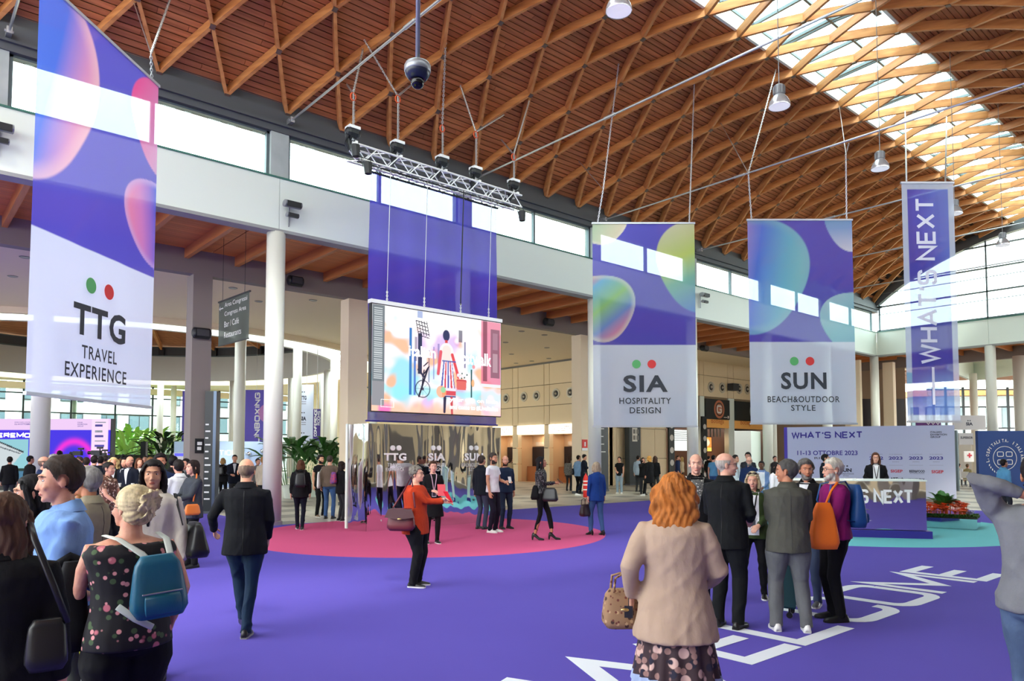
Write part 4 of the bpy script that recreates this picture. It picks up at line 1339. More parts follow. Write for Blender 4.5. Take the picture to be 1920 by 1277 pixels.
banner('hanging violet and white SIA hospitality design banner with green blobs', a, c, 2.61, 8.6, p_sia, 'SIA', [('HOSPITALITY', .25, .75, .109, .139), ('DESIGN', .35, .65, .063, .093)],
       [(.05, [dep(1131, 355, 21.0), (roofpt(1160, 120), 'chain'), (roofpt(1085, 302), 'rod')]), (.95, [roofpt(1302, 150)])], 1)
a, c = pxd(1408, 21), pxd(1607, 21)
banner('hanging violet and white SUN beach and outdoor banner with one big blue blob', a, c, 2.69, 8.7, p_sun, 'SUN', [('BEACH&OUTDOOR', .16, .84, .103, .133), ('STYLE', .38, .61, .062, .090)],
       [(.04, [dep(1403, 325, 21.0), (roofpt(1350, 228), 'rod'), (roofpt(1455, 130), 'chain')]), (.95, [dep(1586, 290, 21), (roofpt(1573, 195), 'rod'), (dep(1592, 288, 21) + Z3 * .3, 'chain')])], 2)
a, c = hit(48, 737, 2, 2.66), hit(282, 765, 2, 2.65)
banner('large hanging violet and white TTG travel experience banner at the left', a, c, 2.66, 8.70, p_ttg, 'TTG', [('TRAVEL', .36, .65, .107, .142), ('EXPERIENCE', .24, .74, .055, .092)],
       [(.93, [dep(283, 100, 13.0), (roofpt(250, 2), 'rod'), (roofpt(322, -10), 'chain')]), (.04, [hit(66, -60, 2, 8.75) + Z3 * 3.0])], 3, 130, 240)
a, c = pxd(1703, 18.4), pxd(1802, 18.4)
o, P0, ax, W, H, nrm = banner('narrow violet vertical banner reading WHATS NEXT at the right', a, c, 2.63, 8.82, p_wn, None, [], [(.1, [roofpt(1697, 205)]), (.85, [roofpt(1775, 215)])], 4, 60, 200)
whp = M('banner_white_print', (226, 230, 246), .7)
stroke("WHAT'S NEXT", o, P0 + ax * (.62 * W) + Z3 * (2.63 + .245 * H) + nrm * .03, Z3, -ax, .685 * H, .37 * W, whp, .16, 0.0)
b = MB(); q = P0 + ax * .47 * W + nrm * .03; b.add([q + Z3 * (2.63 + .07 * H), q + ax * .05 * W + Z3 * (2.63 + .07 * H), q + ax * .05 * W + Z3 * (2.63 + .225 * H), q + Z3 * (2.63 + .225 * H)], [(0, 1, 2, 3)]); b.build('printed_dash', whp, o)
# tall plain violet cloth behind the screen
def p_pl(U, V):
    c = np.ones(U.shape + (3,)) * lin((84, 74, 196))
    return c * (1 + .05 * np.sin(U * 30))[..., None]
o = thing('violet_drape', 'tall plain violet cloth hanging behind the video screen', 'drape', (3.6, -2.2, 2.6))
painted('drape_cloth', (1.42, -2.2, 2.62), X3, Z3, 4.1, 6.2, 120, 60, p_pl, printmat('drape_print', 'banner', clear=.20), o, wave=.022, seed=9)
b = MB(); b.tube([(1.38, -2.2, 8.82), (5.56, -2.2, 8.82)], .03, 8); b.build('hem_rail', MATS['black_steel'], o)
b = MB(); b.tube([(1.38, -2.2, 2.62), (5.56, -2.2, 2.62)], .02, 8); b.build('hem_rail', pur, o)
b = MB()
for k in range(9):
    x = 1.6 + k * .48; b.tube([(x, -2.2, 8.82), (x, -2.84, 8.63)], .01, 5); b.tube([(x - .1, -2.22, 8.95), (x + .1, -2.22, 8.78)], .012, 5); b.tube([(x + .1, -2.22, 8.95), (x - .1, -2.22, 8.78)], .012, 5)
b.build('drape_ties', MATS['black_steel'], o)

# ================================================================ TRUSS, HOISTS AND SCREEN
alu = M('polished_aluminium', (236, 238, 240), .35, metal=.35)
blackp = M('black_plastic', (32, 34, 36), .45)
YT = -3.0; tx0, tx1 = .45, 5.62; tzb, tzt = 8.62, 8.95
tr = thing('lighting_truss', 'silver lattice truss hung on five hoists above the video screen', 'truss', (3, YT, 8.6))
b = MB()
for y in (YT - .16, YT + .16):
    for z in (tzb, tzt): b.tube([(tx0, y, z), (tx1, y, z)], .026, 8)
b.build('truss_chords', alu, tr)
n = 17; dx = (tx1 - tx0) / n
for (ya, za, yb, zb_) in ((YT - .16, tzb, YT - .16, tzt), (YT + .16, tzb, YT + .16, tzt), (YT - .16, tzt, YT + .16, tzt), (YT - .16, tzb, YT + .16, tzb)):
    for i in range(n):
        x = tx0 + i * dx
        p, q = ((ya, za), (yb, zb_)) if i % 2 else ((yb, zb_), (ya, za))
        b = MB(); b.tube([(x, p[0], p[1]), (x + dx, q[0], q[1])], .014, 6, dome=0); b.build('truss_brace', alu, tr)
b = MB()
for q in range(3):
    b.tube([(tx0 + .1 + i * .5, YT - .17 + q * .02, tzb - .05 - .03 * abs(math.sin(i * 1.7 + q))) for i in range(11)], .009, 5)
b.build('cable_run', blackp, tr)
hx = [float(hit(x, 280, 1, YT)[0]) for x in (661, 745, 829, 892, 963)]
orange = M('orange_shackle', (214, 84, 40), .4)
tops = [(roofpt(681, 90), roofpt(650, 158)), (roofpt(683, 75), roofpt(770, 160)), (roofpt(836, 75), None), (roofpt(863, 160), roofpt(945, 215)), (roofpt(995, 180), roofpt(940, 262))]
names = ['leftmost hoist on the truss, at its left end', 'second hoist from the left on the truss', 'middle hoist of the truss', 'second hoist from the right on the truss', 'rightmost hoist on the truss, tangled with cables']
jy = [173, 178, 235, 247, 290]
for k, x in enumerate(hx):
    o = thing('chain_hoist', 'black and silver electric chain hoist, ' + names[k], 'hoist', (x, YT, tzt + .1), group='chain hoists above the screen')
    z = tzt + .30
    b = MB()
    th = np.linspace(0, 2 * PI, 17)[:-1]
    prof = [(-.17, .07), (-.15, .10), (-.09, .13), (.09, .13), (.15, .10), (.17, .07)]
    b.tube([(x + p[0], YT, z) for p in prof], [(p[1], p[1] * .95) for p in prof], 10, dome=.3); b.build('hoist_body', blackp, o, smooth=False)
    b = MB(); b.box(x - .14, x + .14, YT - .12, YT + .12, z + .07, z + .14); b.build('hoist_cover', alu, o)
    b = MB(); chain(b, [(x, YT, z - .1), (x, YT, tzt + .02)], .06, .01); b.box(x - .03, x + .03, YT - .2, YT + .2, tzt - .02, tzt + .05); b.build('hook_clamp', alu, o)
    b = MB(); b.tube([(x - .14, YT, z - .1), (x - .16, YT, z - .3), (x - .1, YT + .02, z - .42), (x - .04, YT, z - .3), (x - .06, YT, z - .12)], .05, 8); b.build('chain_bag', blackp, o)
    j = dep(*(lambda q: (q[0], q[1]))((960 + (pr_ := 0), 0)), 1) if False else None
    J = np.array([x, YT, 0.0]); J[2] = float(CAM[2] + (HZ - jy[k]) / FPX * ((x - CAM[0]) * FH[0] + (YT - CAM[1]) * FH[1]) * 1.02)
    b = MB(); b.tube([(x, YT, z + .12), J], .012, 5, dome=0); chain(b, [(x + .03, YT, z + .12), J + X3 * .03], .06, .007); b.build('lifting_chain', steel_l, o)
    b = MB(); ring = [J + np.array([.07 * math.cos(t), 0, .09 * math.sin(t) - .08]) for t in np.linspace(0, 2 * PI, 11)]; b.tube(ring, .018, 6, cap=False, ref=(0, 1, 0)); b.build('shackle', orange, o)
    for T in tops[k]:
        if T is None: continue
        b = MB(); chain(b, [J, T], .085, .011); b.build('bridle_chain', steel_l, o)
for k, x in enumerate((float(hit(679, 318, 1, YT)[0]), float(hit(967, 400, 1, YT)[0]), float(hit(656, 285, 1, YT)[0]))):
    o = thing('stage_speaker', ['small dark spotlight hanging under the left end of the truss', 'small dark spotlight hanging under the right end of the truss', 'slim black unit at the far left end of the truss'][k], 'spotlight', (x, YT, 8.3), group='units on the truss')
    zz = (8.42, 8.34, 8.74)[k]
    b = MB(); b.tube([(x, YT - .25, zz + .12), (x + .02, YT - .25, zz - .14)], [(.11, .10), (.085, .085)], 10, dome=.2); b.build('lamp_body', blackp, o)
    b = MB(); b.tube([(x - .12, YT - .25, zz), (x - .12, YT - .17, zz + .24), (x + .12, YT - .17, zz + .24), (x + .12, YT - .25, zz)], .012, 5); b.build('yoke', blackp, o)
# screen
YS = -3.1; sx0, sx1, sz0, sz1 = .99, 4.94, 2.79, 5.33
scn = thing('video_screen', 'large lit video screen showing a pastel street scene with a walking woman', 'screen', ((sx0 + sx1) / 2, YS, sz0))
b = MB(); b.box(sx0, sx1, YS + .01, YS + .12, sz0, sz1); b.build('screen_cabinet', blackp, scn)
b = MB(); b.box(sx0 - .02, sx1 + .02, YS - .02, YS + .14, sz1, sz1 + .09); b.build('top_rail', alu, scn)
def noise2(U, V, s, seed):
    rr = np.random.default_rng(seed); o_ = np.zeros_like(U)
    for k in range(14):
        a = rr.uniform(0, 6.28); f = s * rr.uniform(.5, 1.6)
        o_ += np.sin((U * math.cos(a) * 1.5 + V * math.sin(a)) * f * 6.28 + rr.uniform(0, 6.28))
    return o_ / 14 * 2
def p_screen(U, V):
    AR = 3.95 / 2.54
    n1, n2, n3 = noise2(U, V, 1.6, 1), noise2(U, V, 2.4, 2), noise2(U, V, 6, 3)
    c = np.ones(U.shape + (3,)) * lin((252, 240, 250))
    c = mixc(c, lin((150, 224, 240)) * np.ones_like(c), sm(n1 + .2 * n3, .1, .55) * .9)
    c = mixc(c, lin((255, 176, 120)) * np.ones_like(c), sm(n2 + .25 * n3, .2, .6) * .8)
    c = mixc(c, lin((206, 170, 236)) * np.ones_like(c), sm(-n1 + .2 * n3, .25, .6) * .7)
    c = mixc(c, lin((255, 255, 255)) * np.ones_like(c), sm(V + .12 * n3, .80, .9) * 1.0)
    c = mixc(c, lin((255, 190, 150)) * np.ones_like(c), (1 - sm(V + .04 * n3, .02, .14)) * .8)
    c = mixc(c, lin((150, 232, 242)) * np.ones_like(c), (sm(V + .05 * n3, .14, .18) * (1 - sm(V + .05 * n3, .22, .28))) * .75)
    c = mixc(c, lin((236, 120, 190)) * np.ones_like(c), ((1 - sm(V, .0, .12)) * sm(n2, .0, .4)))
    def rect(u0, u1, v0, v1, col, a=1.0):
        nonlocal c
        m = ((U > u0) & (U < u1) & (V > v0) & (V < v1)).astype(float) * a
        c = mixc(c, lin(col) * np.ones_like(c), m)
    def seg(u0, v0, u1, v1, w, col, a=1.0, w1=None):
        nonlocal c
        X, Y = U * AR, V; x0, y0, x1, y1 = u0 * AR, v0, u1 * AR, v1
        L2 = (x1 - x0) ** 2 + (y1 - y0) ** 2
        t = np.clip(((X - x0) * (x1 - x0) + (Y - y0) * (y1 - y0)) / L2, 0, 1)
        d = np.hypot(X - x0 - t * (x1 - x0), Y - y0 - t * (y1 - y0)); ww = w + ((w1 if w1 is not None else w) - w) * t
        c = mixc(c, lin(col) * np.ones_like(c), (1 - sm(d, ww * .8, ww * 1.2)) * a)
    def circ(u, v, r, col, rin=None, a=1.0, sy=1.0):
        nonlocal c
        d = np.hypot((U - u) * AR, (V - v) / sy); m = (1 - sm(d, r * .94, r * 1.06))
        if rin: m = m * sm(d, rin * .94, rin * 1.06)
        c = mixc(c, lin(col) * np.ones_like(c), m * a)
    # shutters at the left, doorway at the right
    rect(0, .085, 0.08, 1, (120, 128, 134)); 
    for k in range(34):
        rect(0.015, .07, .30 + k * .02, .31 + k * .02, (216, 222, 224), .8)
    rect(.0, .085, .05, .28, (150, 150, 156)); rect(.83, 1.0, .33, 1.0, (226, 120, 150), .85); rect(.845, .88, .36, 1.0, (120, 70, 84), .8)
    rect(.91, .99, .40, .92, (120, 92, 106), .8); rect(.93, .97, .46, .66, (200, 170, 180), .6); rect(.93, .97, .70, .88, (180, 140, 156), .6)
    rect(.83, 1.0, .30, .335, (230, 232, 236)); rect(.83, 1.0, .0, .29, (246, 226, 236), .5)
    # poles and buildings
    rect(.262, .279, .17, .82, (66, 124, 190)); rect(.295, .312, .17, .60, (92, 130, 206)); rect(.325, .355, .38, .78, (60, 64, 92)); rect(.30, .32, .5, .74, (84, 84, 110), .6)
    rect(.44, .45, .34, .66, (120, 120, 190), .7); rect(.475, .49, .40, .70, (96, 100, 160), .6); rect(.405, .415, .3, .62, (70, 80, 130), .7)
    rect(.685, .70, .48, .75, (70, 80, 130), .8); rect(.74, .752, .18, .47, (62, 100, 100)); rect(.64, .67, .74, .86, (80, 82, 104), .8)
    rect(.32, .36, .93, 1, (140, 160, 210), .8)
    for k in range(5):
        seg(.31 + k * .005, .90 - k * .035, .39 + k * .005, .88 - k * .035, .004, (60, 56, 70))
    for k in range(5):
        seg(.31 + k * .02, .90, .33 + k * .02, .76, .004, (60, 56, 70))
    # bicycle
    circ(.363, .235, .088, (44, 44, 60), .078); circ(.363, .235, .014, (40, 40, 56))
    for k in range(8):
        a = k * PI / 4; seg(.363, .235, .363 + .052 * math.cos(a), .235 + .08 * math.sin(a), .002, (90, 90, 110), .7)
    seg(.335, .16, .40, .44, .010, (50, 48, 66)); seg(.36, .36, .41, .46, .007, (50, 48, 66)); seg(.355, .235, .372, .42, .007, (50, 48, 66)); seg(.37, .46, .40, .50, .006, (50, 48, 66)); seg(.33, .42, .37, .36, .012, (60, 60, 84))
    # walking woman seen from behind
    circ(.542, .79, .042, (62, 66, 100), sy=1.35); rect(.531, .553, .70, .745, (206, 80, 84)); circ(.545, .62, .085, (250, 246, 250), sy=1.1)
    seg(.545, .64, .545, .5, .055, (226, 206, 190), .6)
    seg(.50, .62, .48, .40, .018, (222, 96, 110)); seg(.59, .60, .64, .38, .018, (222, 84, 90)); 
    m = (np.abs(U - .553) < (.036 + (.53 - V) * .085)) & (V > .26) & (V < .53)
    st = np.floor((U - .553) / (.036 + (.53 - V) * .085 + 1e-6) * 4.5 + 50)
    scol = np.where(((st % 4) == 0)[..., None], lin((214, 70, 84)), np.where(((st % 4) == 2)[..., None], lin((84, 96, 170)), lin((240, 232, 244))))
    c = np.where(m[..., None], scol, c)
    m = (np.abs(U - .565) < .055) & (V > .16) & (V < .26)
    c = np.where(m[..., None], np.where(((V > .19) & (V < .235))[..., None], lin((214, 84, 96)), lin((232, 226, 240))), c)
    rect(.51, .62, .17, .185, (70, 76, 130)); rect(.51, .62, .525, .54, (80, 90, 170), .9)
    seg(.533, .16, .530, .02, .018, (60, 56, 80), 1, .014); seg(.585, .16, .59, .0, .017, (200, 84, 90), 1, .012)
    circ(.505, .22, .06, (255, 170, 120), a=.8); circ(.52, .24, .03, (120, 220, 170), a=.8)
    # basket with flowers
    m = (np.abs(U - .665) < .038 + (V - .27) * .05) & (V > .25) & (V < .35)
    c = np.where(m[..., None], lin((222, 110, 106)), c); seg(.63, .35, .70, .35, .008, (196, 70, 80))
    for (u, v) in ((.64, .40), (.66, .43), (.68, .39), (.70, .42), (.655, .38)):
        circ(u, v, .018, (238, 232, 244)); circ(u + .01, v - .01, .009, (70, 110, 90))
    circ(.765, .50, .02, (236, 130, 130), a=.8); circ(.76, .33, .02, (255, 170, 90), a=.8, sy=2)
    return c
painted('screen_picture', (sx0 + .02, YS, sz0 + .02), X3, Z3, sx1 - sx0 - .04, sz1 - sz0 - .04, 330, 220, p_screen, printmat('screen_glow', 'screen', 1.15), scn)
sw = M('screen_white_lettering', (255, 255, 255), .5, emit=1.6)
def scr(s, u0, u1, v0, v1, bold=.02):
    text(s, scn, (sx0 + u0 * 3.95, YS - .004, sz0 + v0 * 2.54), X3, Z3, (u1 - u0) * 3.95, (v1 - v0) * 2.54, sw, .0, bold=bold)
scr('italian', .26, .46, .545, .65); scr('catwalk', .66, .91, .52, .65); scr('your trip on Italia', .57, .97, .125, .175); scr('and come to #LiveItalian', .57, .97, .055, .105)
b = MB()
for (x0, x1, z0, z1) in ((.27, .275, .12, .3), (.27, .62, .12, .125), (.27, .62, .295, .3), (.615, .62, .12, .3)):
    b.add([(sx0 + x0, YS - .005, sz0 + z0), (sx0 + x1, YS - .005, sz0 + z0), (sx0 + x1, YS - .005, sz0 + z1), (sx0 + x0, YS - .005, sz0 + z1)], [(0, 1, 2, 3)])
b.build('caption_frame', sw, scn)
for k, x in enumerate((1.44, 2.5, 3.62, 4.55)):
    b = MB(); b.tube([(x, YS + .06, sz1 + .3), (x, -3.16, tzb)], .008 if k != 2 else .016, 5, dome=0); b.build('suspension_wire', steel_l if k != 2 else blackp, scn)
    b = MB(); chain(b, [(x, YS + .06, sz1 + .08), (x, YS + .06, sz1 + .34)], .06, .01); b.build('wire_end_chain', steel_l, scn)

# ================================================================ DOME CAMERA, PENDANTS, LAMPS, SPEAKERS
silver = M('camera_silver', (146, 150, 154), .35, metal=.6)
dc = dep(783, 130, 7.0)
o = thing('dome_camera', 'silver and black dome security camera on a long ceiling pole', 'camera', dc)
b = MB(); zr = 13.5; b.tube([(dc[0], dc[1], dc[2] + .08), (dc[0], dc[1], zr)], .022, 12, dome=0); b.build('ceiling_pole', silver, o, smooth=True)
b = MB(); b.lathe(dc, [(0, .10), (.04, .10), (.05, .07), (.115, .055), (.128, .03), (.128, -.02), (.12, -.03)], 32); b.build('camera_housing', silver, o, smooth=True)
b = MB(); b.lathe(dc, [(.122, -.03), (.118, -.055), (.085, -.10), (.07, -.105), (0, -.105)], 32); b.build('camera_skirt', M('camera_navy_black', (34, 40, 58), .25), o, smooth=True)
b = MB(); b.ell((dc[0], dc[1], dc[2] - .125), (.066, .066, .07), 20, 12); b.build('camera_lens_dome', M('black_glass_dome', (10, 11, 16), .06), o, smooth=True)
reflm = M('lamp_reflector', (214, 216, 220), .22, metal=.6); lens = M('lamp_lens_white', (250, 250, 250), .4, emit=.5)
for (x, y, D, lab, sc_) in ((1461, 183, 14, 'bell pendant lamp hanging nearest the middle of the skylight', 1), (1650, 303, 17.3, 'bell pendant lamp above and left of the narrow violet banner', 1), (1880, 450, 24, 'bell pendant lamp in front of the gable window', 1), (1160, 0, 11.2, 'bell pendant lamp cut off by the top of the picture', 1), (1790, 390, 21, 'bell pendant lamp half hidden behind the narrow violet banner', 1)):
    c = dep(x, y, D); o = thing('pendant_lamp', 'silver ' + lab, 'lamp', c, group='bell pendant lamps')
    b = MB(); b.lathe(c, [(.20, -.19), (.205, -.18), (.19, -.10), (.15, -.02), (.10, .04), (.09, .05)], 28); b.build('bell_shade', reflm, o, smooth=True)
    b = MB(); b.lathe(c, [(0, -.175), (.195, -.18)], 28); b.build('lens', lens, o)
    b = MB(); b.lathe(c, [(.09, .05), (.105, .06), (.105, .22), (.08, .24), (0, .24)], 20)
    for q in range(12):
        a = 2 * PI * q / 12; b.obox((c[0] + .108 * math.cos(a), c[1] + .108 * math.sin(a), c[2] + .14), (.006, 0, 0), (0, .006, 0), (0, 0, .07))
    b.build('lamp_housing', silver, o)
    rp = ZC + math.sqrt(max(RR ** 2 - (c[1] + 8.55) ** 2, 1)) + .25
    b = MB(); b.tube([(c[0], c[1], c[2] + .24), (c[0], c[1], rp)], .009, 5, dome=0); b.build('suspension_cable', silver, o)
def floodpair(p, nrm, lab, ext=True):
    o = thing('flood_lamp', lab, 'lamp', p)
    p = np.asarray(p, float); nrm = np.asarray(nrm, float); sd = np.cross(Z3, nrm)
    for k, (dz, s) in enumerate(((.12, 1.0), (-.16, .7))):
        c = p + nrm * .22 + Z3 * dz
        b = MB(); b.tube([c - sd * .22 * s, c + sd * .22 * s], [(.09 * s, .13 * s)] * 2, 10, ref=Z3, dome=.15); b.build('lamp_body', silver, o)
        b = MB(); b.obox(c + nrm * .1 * s - Z3 * .02, sd * .19 * s, nrm * .03, Z3 * .07 * s); b.build('lamp_face', blackp, o)
    b = MB(); b.tube([p - Z3 * .4, p + Z3 * .25], .02, 6); b.tube([p + Z3 * .12, p + Z3 * .12 + nrm * .2], .02, 6); b.build('lamp_bracket', silver, o)
floodpair((.3, -.02, 8.12), (0, -1, 0), 'pair of grey flood lamps on the white fascia above the left column')
floodpair((-5.9, -.02, 8.3), (0, -1, 0), 'flood lamp at the far left edge of the white fascia')
floodpair(hit(1313, 560, 1, -.05), (0, -1, 0), 'flood lamps on the fascia between the two middle banners')
for (x, y, lab) in ((554, 527, 'black box speaker on the taupe beam right of the left column'), (1029, 604, 'dark oval speaker on the taupe beam beside the video screen'), (1321, 653, 'dark oval speaker on the beam between the white banners'), (1652, 708, 'small dark oval speaker near the end wall corner'), (378, 625, 'small purple-grey box fixed high on the square pier')):
    Y_ = 4.85 if x < 1640 else 5.0
    p = hit(x, y, 1, Y_); o = thing('beam_speaker', lab, 'speaker', p)
    b = MB(); b.tube([p - X3 * .22, p + X3 * .22], [(.17, .15)] * 2, 12, ref=Z3, dome=.4); b.build('speaker_body', blackp, o)
    b = MB(); b.obox(p - Y3 * .15, X3 * .18, Y3 * .01, Z3 * .1); b.build('speaker_grille', MATS['speaker_charcoal'], o)
    b = MB(); b.box(p[0] - .03, p[0] + .03, p[1], 5.0 + .01, p[2] - .03, p[2] + .03); b.build('bracket', blackp, o)
# hanging direction sign
a, c = dep(411, 567, 15.2), dep(468, 546, 13.6)
a[2] = c[2] = 5.2
zt_ = 6.2
a3 = hit(411, 567, 2, zt_); c3 = hit(468, 546, 2, zt_)
# place both upper corners at one height: the sign recedes to the left
ax = c3 - a3; W = np.linalg.norm(ax); ax /= W
Hs = 1.28
o = thing('hanging_sign', 'grey hanging cloth sign with congress area arrow beside the left column', 'sign', (a3 + c3) / 2)
def p_sign(U, V):
    c = np.ones(U.shape + (3,)) * lin((104, 112, 106)); return c * (1 + .12 * np.sin(U * 11 + 2) * np.sin(V * 3 + 1))[..., None]
painted('sign_cloth', a3 - Z3 * Hs, ax, Z3, W, Hs, 24, 24, p_sign, printmat('sign_cloth_print', 'banner', clear=.06), o, wave=.006, seed=5)
b = MB(); b.bar(a3 - ax * .05, c3 + ax * .05, .04, .04); b.build('top_bar', blackp, o)
b = MB(); b.bar(a3 - Z3 * Hs, c3 - Z3 * Hs, .03, .03); b.build('bottom_bar', blackp, o)
st = M('sign_white_print', (214, 218, 212), .6); nrm = np.cross(ax, Z3)
for s, u0, u1, v in (('Area Congressi', .22, .95, .80), ('Congress Area', .22, .92, .60), ('Bar / Café', .22, .7, .38), ('Restaurants', .22, .78, .14)):
    text(s, o, a3 + ax * W * u0 + nrm * .02 - Z3 * Hs * (1 - v), ax, Z3, (u1 - u0) * W, .13 * Hs, st, 0.0)
stroke('-', o, a3 + ax * W * .05 + nrm * .02 - Z3 * Hs * .22, ax, Z3, .12 * W, .12, st, .25, 0)
b = MB(); q = a3 + nrm * .022 - Z3 * Hs * .17 + ax * .04 * W
vs, fs = ribbon([(.07, .06), (0, 0), (.07, -.06)], .018); b.add([q + ax * v[0] + Z3 * v[1] for v in vs], fs); b.build('arrow_head', st, o)
for u in (.12, .85):
    p = a3 + ax * W * u; b = MB(); b.tube([p, (p[0], p[1], (ZC + math.sqrt(RR ** 2 - (p[1] + 8.55) ** 2) + .2) if p[1] < 0 else 8.06)], .006, 5, dome=0); b.build('suspension_wire', blackp, o)
totem_lab = 'tall grey direction totem with white text rows in front of the square pier'
o, o0, ax, W, H = totem(totem_lab, 383, 399, 962, 733, D=22.0, rows=12)
b = MB(); b.prism([(W, 0), (W + .09, 0), (W + .09, H), (W, H)], o0, ax, Z3, FH, .3); b.build('totem_edge', M('blue_grey_metal', (84, 98, 116), .3, metal=.6), o)
for (x, y, w, h) in ((366, 838, .16, .5), (372.5, 838, .5, .5)):
    pass
p = hit(374, 836, 1, 4.98); o = thing('pier_notice', 'small black and white pictogram plate on the square pier', 'sign', p)
b = MB(); b.obox(p, X3 * .13, Y3 * .012, Z3 * .22); b.build('plate', blackp, o); b = MB(); b.box(p[0] - .07, p[0] + .07, p[1] - .016, p[1] - .013, p[2] + .02, p[2] + .12); b.box(p[0] - .07, p[0] + .05, p[1] - .016, p[1] - .013, p[2] - .13, p[2] - .03); b.build('pictogram', wht, o)

# ================================================================ MIRRORED BOX
def mirrormat(name, sx_, sy_, st_, dist):
    m = bpy.data.materials.new(name); m.use_nodes = True; nt = m.node_tree; b_ = nt.nodes['Principled BSDF']
    b_.inputs['Base Color'].default_value = (.86, .86, .85, 1); b_.inputs['Metallic'].default_value = 1; b_.inputs['Roughness'].default_value = .03
    tc = nt.nodes.new('ShaderNodeTexCoord'); mp = nt.nodes.new('ShaderNodeMapping'); mp.inputs['Scale'].default_value = (sx_, sx_, sy_)
    n_ = nt.nodes.new('ShaderNodeTexNoise'); n_.inputs['Scale'].default_value = 1.0; n_.inputs['Detail'].default_value = 1.0
    bp = nt.nodes.new('ShaderNodeBump'); bp.inputs['Strength'].default_value = st_; bp.inputs['Distance'].default_value = dist
    nt.links.new(tc.outputs['Object'], mp.inputs[0]); nt.links.new(mp.outputs[0], n_.inputs[0]); nt.links.new(n_.outputs[0], bp.inputs['Height']); nt.links.new(bp.outputs[0], b_.inputs['Normal'])
    return m
mir = mirrormat('rippled_mirror_foil', 2.2, .5, 1.0, .045)
mb_ = thing('mirrored_box', 'tall rippled mirror-clad box with white event logos behind the pink carpet', 'exhibition stand', (3, -2.3, 0))
x0, x1, y0, y1, H = 1.04, 5.1, -2.9, -1.93, 2.52
for i, (a, c) in enumerate(((x0, 3.05), (3.05, x1))):
    b = MB(); b.box(a + .004, c - .004, y0, y0 + .03, 0.01, H); b.build('mirror_panel', mir, mb_)
b = MB(); b.box(x0, x0 + .03, y0 + .035, y1 - .004, 0.01, H); b.build('mirror_panel', mir, mb_)
b = MB(); b.box(x1 - .03, x1, y0 + .035, y1 - .004, 0.01, H); b.build('mirror_panel', mir, mb_)
b = MB(); b.box(x0 + .03, x1 - .03, y1, y1 + .03, 0.01, H); b.build('back_panel', white_paint, mb_)
b = MB(); b.box(x0 + .03, x1 - .03, y0 + .035, y1, H - .04, H - .01); b.build('top_panel', white_paint, mb_)
b = MB(); b.box(x0 - .02, x0 + .05, y1 - .03, y1 + .06, 0, H + .02); b.build('corner_post', white_paint, mb_)
def fx(px): return float(hit(px, 860, 1, y0 - .02)[0])
def fz(px, y): return float(hit(px, y, 1, y0 - .02)[2])
for (word, xa_, xb_, dots, l1, l2) in (('TTG', 720, 762, (737, 748.5), ('TRAVEL', 727, 753), ('EXPERIENCE', 724, 758)), ('SIA', 803, 835, (813, 823.5), ('HOSPITALITY', 797, 837), ('DESIGN', 805, 829)), ('SUN', 871, 906, (884, 894), ('BEACH&OUTDOOR', 866, 910), ('STYLE', 880, 898))):
    xm = (xa_ + xb_) / 2
    for d in dots: disc(mb_, (fx(d), y0 - .01, fz(d, 840)), X3, Z3, .062, wht, .012, 'logo_dot', 20, th=.02)
    text(word, mb_, (fx(xa_), y0 - .012, fz(xm, 864)), X3, Z3, fx(xb_) - fx(xa_), fz(xm, 849.5) - fz(xm, 864), wht, .006, bold=.045, spacing=1.1, name='logo_letters')
    for (s, a, c), (ya, yb) in ((l1, (875, 868.5)), (l2, (883.5, 877))):
        text(s, mb_, (fx(a), y0 - .012, fz(xm, ya)), X3, Z3, fx(c) - fx(a), fz(xm, yb) - fz(xm, ya), wht, .002, name='logo_letters')

# ================================================================ RECEPTION DESK, BACKDROP, PLANTER
dR, dL = pxd(1733, 15.5), pxd(1482, 16.2)
dax = dR - dL; DW = np.linalg.norm(dax); dax /= DW; dn = np.cross(dax, Z3)          # dn points to the viewer side
desk = thing('reception_desk', 'mirror-fronted reception desk with white WHATS NEXT lettering and navy plinth', 'desk', (dL + dR) / 2)
mir2 = mirrormat('rippled_desk_foil', 1.6, .7, 1.0, .02)
def dbox(u0, u1, n0, n1, z0, z1):
    b = MB(); b.obox(dL + dax * (u0 + u1) / 2 - dn * (n0 + n1) / 2 + Z3 * (z0 + z1) / 2, dax * (u1 - u0) / 2, dn * (n1 - n0) / 2, Z3 * (z1 - z0) / 2); return b
dbox(0, DW, 0, .03, .18, 1.22).build('mirror_panel', mir2, desk)
dbox(DW - .03, DW, .03, .75, .18, 1.22).build('mirror_panel', mir2, desk)
dbox(0, DW - .03, .03, .75, .18, 1.18).build('desk_body', white_paint, desk)
dbox(-.02, DW + .02, -.03, .78, 1.22, 1.25).build('worktop', white_paint, desk)
navy = M('navy_vinyl_skirt', (52, 44, 140), .35)
dbox(-.05, DW + .08, -.1, .82, .01, .17).build('plinth', navy, desk)
stroke("WHAT'S NEXT", desk, dL + dax * .45 + dn * .01 + Z3 * .74, dax, Z3, DW - .72, .30, wht, .17, .0, rise=.02)
for k in range(2):
    c = dL + dax * (DW * .45 + k * .22) - dn * (.2 + .05 * (k % 2)) + Z3 * 1.25
    o = thing('leaflet_stack', ('navy-covered leaflet stack on the desk worktop, right one', 'black-covered leaflet stack on the desk worktop, left one')[1 - k], 'leaflets', c, group='leaflet stacks on the reception desk')
    b = MB(); b.obox(c + Z3 * .01, dax * .07, dn * .1, Z3 * .01); b.build('leaflets', wht, o); b = MB(); b.obox(c + Z3 * .022, dax * .06, dn * .09, Z3 * .002); b.build('cover', MATS['navy_vinyl_skirt'] if k % 2 else blackp, o)
bR, bL = pxd(1790, 26.2), pxd(1470, 28.4)
